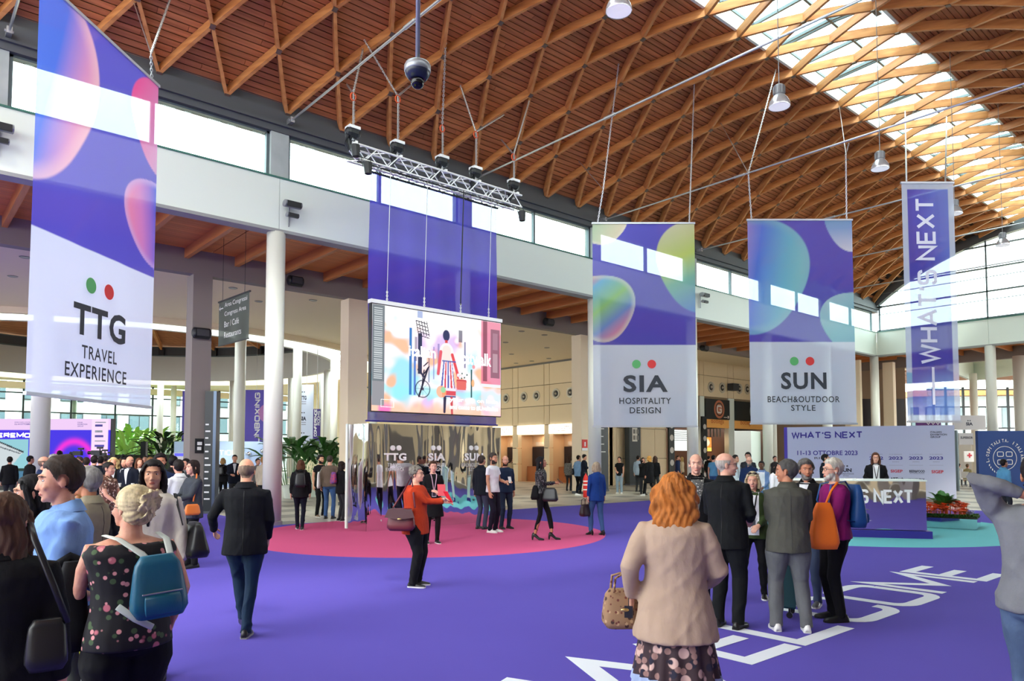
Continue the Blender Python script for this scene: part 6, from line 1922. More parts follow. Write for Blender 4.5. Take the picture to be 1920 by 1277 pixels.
        b.tube([Hp + np.array([0, 0, .02]), Hp * .6 + K_ * .4, K_, K_ * .6 + A_ * .4, A_ + (K_ - A_) * .12, A_ - np.array([0, 0, .02 * s])], [.085 * s * (.5 + .5 * gs) * kk, .078 * s * (.6 + .4 * gs) * kk, .054 * s * kk, .052 * s * (kk if not bare else .9), .036 * s, .036 * s], 12, ref=(1, 0, 0), dome=.3)
    # head: cranium, face, jaw, nose, ears
    RHm = RH
    b.ell(Hd((0, -.016, .035)), np.array([.076, .094, .092]) * hs, 20, 14, RHm)
    b.ell(Hd((0, .030, -.012)), np.array([.064, .064, .088]) * hs, 18, 12, RHm)
    b.ell(Hd((0, .040, -.068)), np.array([.047, .046, .040]) * hs, 16, 10, RHm)
    b.ell(Hd((0, .074, -.092)), np.array([.020, .014, .014]) * hs, 12, 8, RHm)
    b.tube([Hd((0, .086, .018)), Hd((0, .096, -.008)), Hd((0, .105, -.030))], [.0072 * hs, .0088 * hs, .0108 * hs], 8, ref=RHm @ np.array([1, 0, 0]), dome=.6)
    for sd in (-1, 1):
        b.ell(Hd((sd * .010, .100, -.034)), np.array([.008, .010, .007]) * hs, 8, 6, RHm)
        Re = RHm @ np.array([[math.cos(sd * .35), -math.sin(sd * .35), 0], [math.sin(sd * .35), math.cos(sd * .35), 0], [0, 0, 1]])
        b.ell(Hd((sd * .078, -.008, -.006)), np.array([.008, .019, .032]) * hs, 10, 8, Re)
        b.ell(Hd((sd * .040, .066, -.026)), np.array([.020, .018, .018]) * hs, 10, 8, RHm)
    b.ell(Hd((0, .085, .034)), np.array([.046, .012, .010]) * hs, 12, 8, RHm)
    b.ell(Hd((0, .087, -.060)), np.array([.024, .013, .011]) * hs, 12, 8, RHm)
    vox = (.0066, .0095, .017)[q]
    skm = skin(sk); lipm = M('lip_' + sk, tuple(int(c * f) for c, f in zip(SKIN[sk], (.9, .66, .66))), .4)
    PJ.append(dict(kind='body', P=P, mb=b, vox=vox, mats=[skm, lipm], hair=hair, beard=beard, glasses=glasses, q=q))
    # ---------------- clothes
    cm = cloth(top[1], top[2], *(top[3:] if len(top) > 3 else ()))
    kind = top[0]
    inf = {'jacket': .030, 'coat': .036, 'tee': .016, 'shirt': .020, 'sweater': .026, 'dress': .016, 'top': .014}[kind]
    c = MB()
    def Q(z, a, d_, y=0.0, k=1.0):
        if z < .93:
            return (np.array([0, y, z]) * s + np.array([0, sn * .0, hz]), ((a * (.45 + .55 * gs) + inf) * s * k, (d_ * (.3 + .7 * gs) + inf) * s * k))
        return (T((0, y, z)), ((a * (.45 + .55 * gs) + inf) * s * k, (d_ * (.3 + .7 * gs) + inf) * s * k))
    by = -.015
    rows = [(1.06, .150, .105), (1.16, .145, .103), (1.28, .160, .112), (1.38, .168 * sh, .108), (1.43, .150 * sh, .085), (1.465, .090, .064)]
    if kind == 'dress':
        low = [(hem, .215, .17), (.72, .195, .15), (.86, .175, .13), (.95, .165, .12)] if hem < .7 else [(hem, .2, .15), (.95, .165, .12)]
    elif kind == 'coat':
        low = [(hem + (.95 - hem) * f, .222 - .042 * f, .185 - .055 * f) for f in (0, .25, .5, .75, 1)]
    else:
        low = [(hem, .178, .128), ((hem + .98) / 2, .174, .126), (.98, .165, .118)] if hem < .9 else [(hem, .168, .12)]
    low = [r for r in low if r[0] < 1.05]
    rr = [Q(z, a, d_) for z, a, d_ in low + rows]
    if kind in ('top',): rr = rr[:-1]
    c.tube([r[0] for r in rr], [r[1] for r in rr], 20, ref=(1, 0, 0), dome=0)
    if kind in ('jacket', 'shirt', 'coat'):
        c.tube([T((0, -.012, 1.455)), T((0, -.016, 1.50))], [(.074 * s, .070 * s), (.066 * s, .064 * s)], 16, ref=(1, 0, 0), dome=0)
    ar = {'jacket': 1.0, 'coat': 1.15, 'tee': .9, 'shirt': .92, 'sweater': .97, 'dress': .85, 'top': .8}[kind]
    for side in (-1, 1):
        A0, E_, W_ = arms[side]
        A1 = A0 - np.array([side * .060 * s, 0, .022 * s]); A0 = A0 - np.array([side * .012 * s, 0, .018 * s])
        gg = .75 + .25 * gs
        if sleeve == 'long':
            We = W_ - unit(W_ - E_) * .012 * s
            c.tube([A1, A0 + np.array([0, 0, -.005]), A0 * .55 + E_ * .45, E_, E_ * .5 + We * .5, We], [.050 * s * gg, .064 * s * ar ** .5 * gg, .062 * s * ar * gg, .054 * s * ar, .050 * s * ar, .041 * s * ar], 14, dome=.25)
        elif sleeve == 'short':
            Eh = A0 * .42 + E_ * .58
            c.tube([A1, A0, Eh], [.050 * s * gg, .063 * s * ar * gg, .061 * s * ar * gg], 14, dome=.1)
    cname = {'jacket': 'jacket', 'coat': 'coat', 'tee': 't_shirt', 'shirt': 'shirt', 'sweater': 'sweater', 'dress': 'dress', 'top': 'blouse'}[kind]
    PJ.append(dict(kind='cloth', P=P, mb=c, vox=(.0105, .014, .022)[q], mats=[cm], name=cname, amp=.0075 if kind in ('tee', 'sweater', 'shirt') else .004 if kind == 'top' else .0065, shirt=shirt, lanyard=lanyard, q=q, fit=kind))
    if kind in ('jacket', 'shirt') and q <= 1:
        b = MB(); n = 28; vs = []
        for zz, ra, rb in ((1.455, .092, .082), (1.505, .070, .066), (1.512, .074, .070), (1.452, .112, .100)):
            for i_ in range(n):
                t_ = -PI / 2 + (i_ / (n - 1) - .5) * 5.0
                vs.append(T((ra * math.cos(t_), rb * math.sin(t_) - .012, zz - .03 * max(math.sin(t_), -.2))))
        b.add(vs, [(k_ * n + i_, k_ * n + i_ + 1, (k_ + 1) * n + i_ + 1, (k_ + 1) * n + i_) for k_ in range(3) for i_ in range(n - 1)])
        b.build('collar', cm, root, smooth=True, local=True)
    if kind == 'jacket' and q == 0:
        P.seam = True
    if scarf:
        b = MB(); b.tube([T((.085 * math.sin(t), .07 * math.cos(t) - .0, 1.455 - .015 * math.cos(t))) for t in np.linspace(0, 2 * PI, 17)], .026 * s, 8, ref=(0, 0, 1), cap=False)
        b.build('scarf', cloth(*scarf), root, smooth=True, local=True)
    # trousers or skirt
    if bottom[0] == 'trousers' and not lower_skip:
        bm_ = cloth(bottom[1], bottom[2], *(bottom[3:] if len(bottom) > 3 else ()))
        wd = legs
        t = MB()
        rr = [Q(z, a, d_, 0, .93) for z, a, d_ in ((.86, .160, .115), (.92, .172, .122), (1.0, .160, .112), (1.04, .150, .105))]
        t.tube([r[0] for r in rr], [r[1] for r in rr], 18, ref=(1, 0, 0), dome=.3)
        for side in (-1, 1):
            Hp, K_, A_, lift = lg[side]
            end = A_ - np.array([0, 0, .045 * s]) if not bare else K_ * .35 + A_ * .65
            t.tube([Hp + np.array([0, 0, .03]) * s, Hp * .7 + K_ * .3, Hp * .25 + K_ * .75, K_, K_ * .5 + A_ * .5, A_ + (K_ - A_) * .1, end],
                   [.098 * s * (.45 + .55 * gs), .092 * s * wd * (.55 + .45 * gs), .070 * s * wd, .064 * s * wd, .060 * s * wd, .053 * s * wd, .054 * s * wd], 14, ref=(1, 0, 0), dome=0)
        PJ.append(dict(kind='cloth', P=P, mb=t, vox=(.0105, .014, .022)[q], mats=[bm_], name='trousers', amp=.0085, shirt=None, lanyard=None, q=q, fit='trousers'))
    elif bottom[0] == 'tights' and not lower_skip:
        bm_ = cloth(bottom[1], bottom[2])
        t = MB()
        for side in (-1, 1):
            Hp, K_, A_, lift = lg[side]
            t.tube([Hp * .7 + K_ * .3, K_, K_ * .6 + A_ * .4, A_ + (K_ - A_) * .12, A_ - np.array([0, 0, .03 * s])], [.084 * s, .062 * s, .060 * s, .044 * s, .044 * s], 14, ref=(1, 0, 0))
        t.build('tights', bm_, root, smooth=True, local=True)
    elif bottom[0] == 'skirt':
        bm_ = bottom[1]
        z0, z1 = bottom[2], bottom[3]
        n = 96; vs = []; K = 9
        for i in range(K):
            f = i / (K - 1); z = z1 + (z0 - z1) * f
            for j in range(n):
                t_ = 2 * PI * j / n; pl = 1 + .07 * f * math.sin(t_ * 17 + 2 * math.sin(t_ * 3))
                vs.append(np.array([(.17 + .085 * f) * math.cos(t_) * pl * (.6 + .4 * gs), (.13 + .09 * f) * math.sin(t_) * pl * (.6 + .4 * gs), z + (.012 * math.sin(t_ * 17) if i == K - 1 else 0)]) * s + np.array([0, 0, hz]))
        t = MB(); t.add(vs, [(i * n + j, i * n + (j + 1) % n, (i + 1) * n + (j + 1) % n, (i + 1) * n + j) for i in range(K - 1) for j in range(n)])
        if len(bottom) > 4:
            t.m = [1 if i >= (K - 2) * n else 0 for i in range((K - 1) * n)]
            t.build('skirt', [bm_, bottom[4]], root, smooth=True, local=True)
        else: t.build('skirt', bm_, root, smooth=True, local=True)
    # shoes
    shm = M(shoes[0], shoes[1], .35); som = M(sole[0], sole[1], .6) if sole else M('sole_dark', (28, 26, 26), .7)
    if not lower_skip:
        for side in (-1, 1):
            Hp, K_, A_, lift = lg[side]
            base = np.array([A_[0], A_[1], lift if lift < .05 else lift])
            pitch = -.75 if lift > .05 else 0.0
            yaw = side * -.10
            t = MB(); hh = heel
            prof = [(-.075, .026, .050, .0), (-.055, .036, .085, 0), (-.01, .036, .092, 0), (.04, .038, .072, 0), (.09, .044, .055, 0), (.14, .042, .045, 0), (.18, .030, .034, 0), (.195, .016, .022, 0)]
            vs = []; m_ = 12
            for (y, w, tp, _) in prof:
                lift_h = hh * (1 - sm(np.array(y), -.02, .10))
                for j in range(m_):
                    a_ = 2 * PI * j / m_; cx = math.cos(a_); cz = math.sin(a_)
                    vs.append((w * np.sign(cx) * abs(cx) ** .8, y, float(lift_h) + (.012 + max(cz, -.15) * (tp - .012)) + .004))
            fs = [(i * m_ + j, i * m_ + (j + 1) % m_, (i + 1) * m_ + (j + 1) % m_, (i + 1) * m_ + j) for i in range(len(prof) - 1) for j in range(m_)]
            fs += [tuple(range(m_ - 1, -1, -1)), tuple((len(prof) - 1) * m_ + j for j in range(m_))]
            vs = np.array(vs) * s
            def place(v):
                v = np.array(v, float)
                if pitch:
                    c_, s_ = math.cos(pitch), math.sin(pitch); y = v[:, 1] - .09 * s; z = v[:, 2]
                    v = np.stack([v[:, 0], y * c_ - z * s_ + .09 * s, y * s_ + z * c_], 1)
                    v[:, 2] -= 0; 
                c_, s_ = math.cos(yaw), math.sin(yaw)
                v = np.stack([v[:, 0] * c_ - v[:, 1] * s_, v[:, 0] * s_ + v[:, 1] * c_, v[:, 2]], 1)
                v = v + base
                if pitch: v[:, 2] -= v[:, 2].min() - .004
                return v
            t.add(place(vs), fs); so = t.build('shoe', shm, root, smooth=True, local=True)
            k = MB(); out = []
            for (y, w, tp, _) in prof: out.append((w * 1.06, y))
            ring = [(w, y) for w, y in out] + [(-w, y) for w, y in out[::-1]]
            lo = [(p_[0], p_[1], 0.0 + hh * float(1 - sm(np.array(p_[1]), -.02, .10))) for p_ in ring]; hi = [(p_[0], p_[1], z_[2] + .020) for p_, z_ in zip(ring, lo)]
            nn_ = len(ring); allv = place(np.array(lo + hi) * s)
            fcs = [(i, (i + 1) % nn_, nn_ + (i + 1) % nn_, nn_ + i) for i in range(nn_)]
            L_ = len(out)
            for i in range(L_ - 1):
                fcs.append((i, i + 1, nn_ - 2 - i, nn_ - 1 - i)); fcs.append((nn_ + i, nn_ + nn_ - 1 - i, nn_ + nn_ - 2 - i, nn_ + i + 1))
            k.add(allv, fcs)
            if hh > .02:
                hv = [(-.012, -.072, 0), (.012, -.072, 0), (.012, -.05, 0), (-.012, -.05, 0), (-.022, -.08, hh), (.022, -.08, hh), (.022, -.035, hh), (-.022, -.035, hh)]
                k.add(place(np.array(hv) * s), [(0, 3, 2, 1), (4, 5, 6, 7), (0, 1, 5, 4), (1, 2, 6, 5), (2, 3, 7, 6), (3, 0, 4, 7)])
            k.build('sole', som, so, local=True)
    return P

def batch_remesh():
    """remesh every job in one evaluation"""
    tmp = []
    for j in PJ:
        me = bpy.data.meshes.new('tmp'); v = np.concatenate(j['mb'].v)
        me.from_pydata(v.tolist(), [], j['mb'].f)
        ob = bpy.data.objects.new('tmp', me); COL.objects.link(ob)
        r = ob.modifiers.new('r', 'REMESH'); r.mode = 'VOXEL'; r.voxel_size = j['vox']; r.use_smooth_shade = True
        sm_ = ob.modifiers.new('s', 'SMOOTH'); sm_.factor = .5; sm_.iterations = {'body': 2, 'cloth': 7, 'hair': 2}[j['kind']] if j['q'] < 2 else 2
        tmp.append(ob)
    dg = bpy.context.evaluated_depsgraph_get()
    for j, ob in zip(PJ, tmp):
        me = bpy.data.meshes.new_from_object(ob.evaluated_get(dg))
        j['me'] = me
    for ob in tmp:
        m_ = ob.data; bpy.data.objects.remove(ob); bpy.data.meshes.remove(m_)

def getco(me):
    v = np.empty(len(me.vertices) * 3, np.float32); me.vertices.foreach_get('co', v); return v.reshape(-1, 3).astype(float)
def getno(me):
    v = np.empty(len(me.vertices) * 3, np.float32); me.vertices.foreach_get('normal', v); return v.reshape(-1, 3).astype(float)
def polys4(me):
    n = len(me.polygons); lt = np.empty(n, np.int32); me.polygons.foreach_get('loop_total', lt); ls = np.empty(n, np.int32); me.polygons.foreach_get('loop_start', ls)
    vi = np.empty(len(me.loops), np.int32); me.loops.foreach_get('vertex_index', vi)
    return lt, ls, vi
def submesh(me, mask_v, disp, name, mat, root):
    """copy of the faces whose vertices are masked, moved outwards"""
    co = getco(me); no = getno(me); lt, ls, vi = polys4(me)
    fs = []
    for t, s0 in zip(lt, ls):
        f = vi[s0:s0 + t]
        if mask_v[f].all(): fs.append(f)
    if not fs: return None
    used = np.unique(np.concatenate(fs)); mp = -np.ones(len(co), int); mp[used] = np.arange(len(used))
    nv = co[used] + no[used] * disp[used][:, None]
    m2 = bpy.data.meshes.new(name); m2.from_pydata(nv.tolist(), [], [mp[f].tolist() for f in fs]); m2.materials.append(mat); m2.shade_smooth()
    o = bpy.data.objects.new(name, m2); COL.objects.link(o); o.parent = root
    return o
def fold_noise(co, seed, amp, s):
    r = np.random.default_rng(seed); d = np.zeros(len(co))
    for k in range(7):
        f = r.uniform(9, 34); v = unit(r.normal(size=3) * np.array([1, 1, .75 if k % 2 else .25])); w = r.normal(size=3); w = unit(w)
        d += np.sin((co @ v) * f + 1.4 * np.sin((co @ w) * f * .35 + r.uniform(0, 6)) + r.uniform(0, 6)) * (14 / (f + 8))
    for k in range(4):
        v = unit(r.normal(size=3) * np.array([1, 1, .5])); f = r.uniform(7, 15)
        ph = (co @ v) * f + 1.8 * np.sin((co @ unit(r.normal(size=3))) * f * .5 + r.uniform(0, 6))
        d += 1.6 * np.exp(-((np.sin(ph)) / .28) ** 2) - .5
    return d / 3.4 * amp
HAIRM = {}
def hairmat(rgb):
    if rgb in HAIRM: return HAIRM[rgb]
    m = M('hair_%d_%d_%d' % rgb, rgb, .6, bump=(30, .5, .004), var=(14, .75, tuple(int(c * .62) for c in rgb)), stretch=(3.0, 3.0, .5), spec=.18)
    m.name = 'hair_' + {0: 'dark', 1: 'brown', 2: 'light'}[0 if sum(rgb) < 150 else 1 if sum(rgb) < 360 else 2]
    HAIRM[rgb] = m; return m

def hair_jobs():
    """long or gathered hair gets extra volume as its own remesh job"""
    for j in [q for q in PJ if q['kind'] == 'body']:
        st, rgb = j['hair'][0], j['hair'][1]; P = j['P']; Hd, hs = P.Hd, P.hs; RHm = P.RH
        b = MB()
        if st in ('long', 'bob', 'longwave'):
            L = j['hair'][2] if len(j['hair']) > 2 else (.34 if st != 'bob' else .10)
            wv = 1.42 if st == 'longwave' else 1.0
            b.ell(Hd((0, -.024, .040)), np.array([.088, .100, .096]) * hs * (1.04 if wv > 1 else 1), 20, 14, RHm)
            if wv > 1: b.ell(Hd((0, -.04, -.02)), np.array([.142, .10, .13]) * hs, 20, 14, RHm)
            top = Hd((0, -.045, .02)); pts = [top]; rad = [(.086 * hs * wv, .062 * hs)]
            for f in (.25, .5, .75, 1.0):
                z = .02 - (L + .04) * f
                p = P.Ch + RHm @ np.array([0, -.055, 0]) * hs + np.array([0, -.035 * f * (1.0 if L > .2 else .2), z * hs])
                pts.append(p); rad.append(((.090 + .02 * math.sin(f * 3)) * hs * wv * (1 - .35 * f ** 3), (.058 - .020 * f) * hs * (1.25 if wv > 1 else 1)))
            b.tube(pts, rad, 18, ref=RHm @ np.array([1, 0, 0]), dome=.5)
            for sd in (-1, 1):
                pts = [Hd((sd * .045, .055, .085)), Hd((sd * .078, .035, .03)), Hd((sd * .084, .012, -.04)), P.Ch + RHm @ np.array([sd * .085, -.005, -.09]) * hs]
                rad = [.016 * hs, .020 * hs, .026 * hs, .028 * hs]
                if L > .2: pts.append(P.Ch + RHm @ np.array([sd * .088, -.015, 0]) * hs + np.array([0, .02, -.17 * hs])); rad.append(.022 * hs)
                b.tube(pts, rad, 10, dome=.5)
        elif st == 'bun':
            b.ell(Hd((0, -.115, .045)), np.array([.045, .04, .045]) * hs, 14, 10, RHm)
            for k in range(14):
                a = k * 2.39; r_ = .05 + .035 * ((k * 7) % 5) / 5; b.tube([Hd((.01 * math.cos(a), -.12, .055 + .01 * math.sin(a))), Hd((r_ * .7 * math.cos(a), -.15, .07 + r_ * .7 * math.sin(a))), Hd((r_ * math.cos(a), -.14 - .01 * (k % 3), .055 + r_ * 1.1 * math.sin(a))), Hd((r_ * 1.2 * math.cos(a), -.12, .02 + r_ * math.sin(a)))], [.018 * hs, .012 * hs, .009 * hs, .005 * hs], 6)
            b.ell(Hd((0, -.030, .040)), np.array([.096, .104, .100]) * hs, 20, 14, RHm)
            b.ell(Hd((0, -.055, -.03)), np.array([.088, .07, .06]) * hs, 16, 10, RHm)
        elif st == 'curly':
            rr = np.random.default_rng(5)
            for k in range(46):
                d = unit(rr.normal(size=3) + np.array([0, -.35, .45]))
                if d[1] > .45 and d[2] < .35: continue
                if d[2] < -.35: continue
                b.ell(Hd(np.array([0, -.02, .035]) + d * np.array([.083, .098, .092])), np.array([.024, .024, .024]) * hs, 8, 6)
            b.ell(Hd((0, -.026, .044)), np.array([.084, .096, .092]) * hs, 18, 12, RHm)
        else: continue
        # keep the face clear of the cap
        PJ.append(dict(kind='hair', P=P, mb=b, vox=(.0085, .011, .018)[j['q']], mats=[hairmat(rgb)], st=st, q=j['q'], L=j['hair'][2] if len(j['hair']) > 2 else 0))

def finish_people():
    hair_jobs(); batch_remesh()
    brow_m = M('eyebrow_brown', (58, 42, 34), .8); eye_w = M('eye_white', (206, 198, 192), .3); iris = M('eye_iris_dark', (44, 30, 22), .15); gl_m = M('spectacle_frame', (40, 26, 22), .3)
    for idx, j in enumerate(PJ):
        P = j['P']; me = j['me']; root = P.root; s, hs = P.s, P.hs; q = j['q']
        co = getco(me)
        if j['kind'] == 'body':
            loc = (co - P.Ch) @ P.RH / hs          # head coordinates
            hm = (np.abs(loc[:, 0]) < .12) & (loc[:, 2] > -.13) & (loc[:, 1] > -.14) & (loc[:, 2] < .16)
            d = np.zeros((len(co), 3))
            for sd in (-1, 1):
                e = np.exp(-(((loc[:, 0] - sd * .031) / .016) ** 2 + ((loc[:, 2] - .010) / .011) ** 2)) * (loc[:, 1] > .03) * hm
                d[:, 1] -= e * .007
                e = np.exp(-(((loc[:, 0] - sd * .024) / .014) ** 2 + ((loc[:, 2] + .062) / .010) ** 2)) * (loc[:, 1] > .04) * hm
                d[:, 1] -= e * .002
            e = np.exp(-((loc[:, 0] / .020) ** 2 + ((loc[:, 2] + .0605) / .0022) ** 2)) * (loc[:, 1] > .05) * hm
            d[:, 1] -= e * .004
            co = co + (d * hs) @ P.RH.T
            me.vertices.foreach_set('co', co.astype(np.float32).ravel()); me.update()
            for m_ in j['mats']: me.materials.append(m_)
            me.name = 'body'
            lt, ls, vi = polys4(me)
            c0 = loc[vi[ls]]
            lip = (np.abs(c0[:, 0]) < .023) & (np.abs(c0[:, 2] + .0605) < .0085 * (1 - (c0[:, 0] / .026) ** 2)) & (c0[:, 1] > .055)
            me.polygons.foreach_set('material_index', lip.astype(np.int32))
            me.shade_smooth()
            ob = bpy.data.objects.new('body', me); COL.objects.link(ob); ob.parent = root
            st = j['hair'][0]; rgb = j['hair'][1]
            # cropped hair follows the skull
            def cap(zf, name='hair', thick=.014, mat=None, extra=None):
                f = zf
                m_ = hm & (f > 0)
                if extra is not None: m_ &= extra
                t = sm(f, 0, .022) * thick + .0015
                rr = np.random.default_rng(idx)
                nz = fold_noise(loc * 3.2, idx, .0045, 1) * (thick / .014)
                submesh(me, m_, (t + nz * sm(f, 0, .02)) * hs, name, mat or hairmat(rgb), root)
            y = loc[:, 1]; z = loc[:, 2]; x = np.abs(loc[:, 0])
            line = np.interp(y, [-.12, -.05, -.02, .015, .03, .045, .06, .10], [-.075, -.072, -.035, .000, .025, .060, .070, .072])
            if st in ('short', 'long', 'bob', 'bun', 'curly', 'longwave'):
                ear = (x > .076) & (np.abs(z + .006) < .036) & (y < .02) & (y > -.03)
                cap(z - line, thick={'short': .0105, 'long': .012, 'bob': .012, 'bun': .010, 'curly': .012, 'longwave': .014}[st] * (j['hair'][2] / .1 if st == 'short' and len(j['hair']) > 2 else 1), extra=~ear)
            elif st == 'crop':
                ear = (x > .076) & (np.abs(z + .006) < .036) & (y < .02) & (y > -.03)
                cap(z - line - .006, thick=.006, extra=~ear)
            elif st == 'balding':
                ear = (x > .076) & (np.abs(z + .006) < .036) & (y < .02) & (y > -.03)
                cap(np.minimum(z - line, np.interp(y, [-.12, -.03, .03], [.075, .066, .052]) - z), thick=.010, extra=~ear)
            elif st == 'bald':
                cap(np.minimum(z - line - .004, .055 - z), thick=.0025, extra=(x < .08))
            if j['beard']:
                bl = np.interp(x, [0, .02, .03, .05, .075], [-.048, -.050, -.056, -.040, -.010])
                mouth = (x < .020) & (np.abs(z + .0605) < .007)
                fz_ = np.minimum(bl - z, (z + .125)); fz_ = np.where(mouth, -1, fz_)
                cap(fz_, 'beard', .008, hairmat(j['beard']), extra=(y > -.005))
            if q <= 1 or True:
                bvh = BVHTree.FromPolygons([Vector(v) for v in co], [list(vi[a:a + b_]) for a, b_ in zip(ls, lt)]) if q <= 1 else None
                def front(u, w):
                    o_ = P.Hd((u, .25, w)); dr = P.RH @ np.array([0, -1, 0])
                    if bvh is None: return P.Hd((u, .088 - abs(u) * .35, w))
                    h_ = bvh.ray_cast(Vector(o_), Vector(dr)); return np.array(h_[0]) if h_[0] is not None else P.Hd((u, .08, w))
                fwd = P.RH @ np.array([0, 1, 0])
                for sd in (-1, 1):
                    if q == 2 and abs(math.cos(0)) < 0: continue
                    p = front(sd * .031, .010) - fwd * .0045 * hs
                    b = MB(); b.ell(p, np.array([.0118, .0095, .0068]) * hs, 12, 8, P.RH); eo = b.build('eye', eye_w, root, smooth=True, local=True)
                    b = MB(); b.ell(p + fwd * .0062 * hs, np.array([.0058, .0044, .0058]) * hs, 10, 6, P.RH); b.build('iris', iris, eo, smooth=True, local=True)
                    if q <= 1:
                        pts = [front(sd * u, w) + fwd * .001 for u, w in ((.014, .030), (.024, .034), (.036, .034), (.047, .028))]
                        b = MB(); b.tube(pts, [(.002 * hs, .0012 * hs), (.0028 * hs, .0014 * hs), (.0025 * hs, .0014 * hs), (.0012 * hs, .001 * hs)], 6, ref=P.RH @ np.array([0, 0, 1]))
                        b.build('eyebrow', brow_m if sum(rgb) < 420 else hairmat(rgb), root, smooth=True, local=True)
                if j['glasses']:
                    b = MB()
                    for sd in (-1, 1):
                        c_ = np.array([sd * .032, .098, .008])
                        b.tube([P.Hd(c_ + np.array([.024 * math.cos(t), -.004 * abs(math.cos(t)), .017 * math.sin(t)])) for t in np.linspace(0, 2 * PI, 15)], .0022 * hs, 5, ref=fwd, cap=False)
                        b.tube([P.Hd((sd * .056, .094, .014)), P.Hd((sd * .079, .05, .012)), P.Hd((sd * .084, -.012, .008))], .002 * hs, 5)
                    b.tube([P.Hd((-.009, .100, .010)), P.Hd((.009, .100, .010))], .002 * hs, 5)
                    b.build('glasses', gl_m, root, local=True)
        elif j['kind'] == 'cloth':
            no = getno(me)
            d = fold_noise(co / s, idx * 3 + 1, j['amp'], s)
            if j['name'] == 'trousers': d *= np.clip(1.5 - co[:, 2] / s, .6, 1.4)
            co = co + no * d[:, None]
            me.vertices.foreach_set('co', co.astype(np.float32).ravel()); me.update()
            me.materials.append(j['mats'][0]); me.name = j['name']; me.shade_smooth()
            ob = bpy.data.objects.new(j['name'], me); COL.objects.link(ob); ob.parent = root
            P.__dict__[j['name'] + '_me'] = me; P.__dict__['co_' + j['name']] = co
            if j['name'] != 'trousers': P.top_co = co; P.top_me = me
            if getattr(P, 'seam', 0) and j['name'] == 'jacket':
                lt, ls, vi = polys4(me); bv = BVHTree.FromPolygons([Vector(v) for v in co], [list(vi[a:a + b_]) for a, b_ in zip(ls, lt)])
                pts = []
                for zz in np.linspace(1.43, .84, 24):
                    h_ = bv.ray_cast(Vector((.002, -1, P.T((0, 0, zz))[2])), Vector((0, 1, 0)))
                    if h_[0] is not None: pts.append(np.array(h_[0]) + np.array([0, -.0005, 0]))
                if len(pts) > 4:
                    b = MB(); b.tube(pts, [(.0022, .002)] * len(pts), 5, ref=(1, 0, 0)); b.build('back_seam', leather_k, root, local=True)
            if j['shirt'] or j['lanyard']:
                lt, ls, vi = polys4(me)
                bvh = BVHTree.FromPolygons([Vector(v) for v in co], [list(vi[a:a + b_]) for a, b_ in zip(ls, lt)])
                def onfront(u, zz, off=.004, y=1.0):
                    o_ = Vector((u * s, y * s, P.T((0, 0, zz))[2])); h_ = bvh.ray_cast(o_, Vector((0, -y, 0)))
                    return (np.array(h_[0]) + np.array([0, off if y > 0 else -off, 0])) if h_[0] is not None else np.array([u * s, .12 * s * y, P.T((0, 0, zz))[2]])
                if j['shirt']:
                    w0, zb, mt = j['shirt'][0], j['shirt'][1], cloth(*j['shirt'][2:4])
                    b = MB(); vs = []; K = 14
                    for i in range(K):
                        f = i / (K - 1); zz = 1.468 + (zb - 1.468) * f; w = w0 * (1 - f) + .008
                        if len(j['shirt']) > 4: w = w0
                        for u in np.linspace(-w, w, 9): vs.append(onfront(u, zz))
                    b.add(vs, [(i * 9 + k, i * 9 + k + 1, (i + 1) * 9 + k + 1, (i + 1) * 9 + k) for i in range(K - 1) for k in range(8)])
                    b.build('shirt_front', mt, root, smooth=True, local=True)
                if j['lanyard']:
                    mt = cloth(*j['lanyard'][:2]); b = MB()
                    for sd in (-1, 1):
                        pts = [P.T((sd * .062, -.02, 1.475)) + np.array([0, 0, .012])] + [onfront(sd * (.062 - .055 * f), 1.46 - .34 * f, .008) for f in np.linspace(0, 1, 9)]
                        b.tube(pts, [(.008, .002)] * len(pts), 6, ref=(1, 0, 0))
                    b.tube([P.T((.062 * math.cos(t), -.02 - .055 * math.sin(t), 1.49)) for t in np.linspace(0, PI, 9)], [(.008, .003)] * 9, 6, ref=(0, 0, 1))
                    b.build('lanyard', mt, root, local=True)
                    c_ = onfront(0, 1.05, .014); b = MB(); b.obox(c_, (.045, 0, 0), (0, .002, 0), (0, 0, .06)); bo_ = b.build('badge', M('badge_card', (206, 206, 210), .4), root, local=True)
                    b = MB(); b.obox(c_ + np.array([0, .003, -.005]), (.035, 0, 0), (0, .001, 0), (0, 0, .04)); b.build('badge_print', M('badge_print_dark', (60, 62, 70), .5), bo_, local=True)
        elif j['kind'] == 'hair':
            loc = (co - P.Ch) @ P.RH / hs; no = getno(me)
            st = j['st']
            # strands: ridges around the head, waves for loose hair
            th = np.arctan2(loc[:, 0], -loc[:, 1] + .01)
            rid = np.sin(th * 26 + 3 * np.sin(loc[:, 2] * 26)) * .0028 + np.sin(th * 11 + loc[:, 2] * 30) * .003
            if st == 'longwave': rid = rid * 1.3 + np.sin(loc[:, 2] * 48 + 4 * np.sin(th * 3)) * .008 + fold_noise(loc * 2.5, idx, .008, 1)
            if st == 'bun': rid = np.sin(np.arctan2(loc[:, 0], loc[:, 2] - .045) * 24) * .003
            if st == 'curly': rid = fold_noise(loc * 5, idx, .006, 1)
            co = co + no * (rid * hs)[:, None]
            # push the cap off the face
            loc = (co - P.Ch) @ P.RH / hs
            fm = (loc[:, 1] > .02) & (loc[:, 2] < .072) & (np.abs(loc[:, 0]) < .060 + .02 * (loc[:, 2] < .03))
            loc[fm, 1] = np.minimum(loc[fm, 1], .02 + 0 * loc[fm, 1])
            co = loc * hs @ P.RH.T + P.Ch
            me.vertices.foreach_set('co', co.astype(np.float32).ravel()); me.update()
            me.materials.append(j['mats'][0]); me.name = 'hair'; me.shade_smooth()
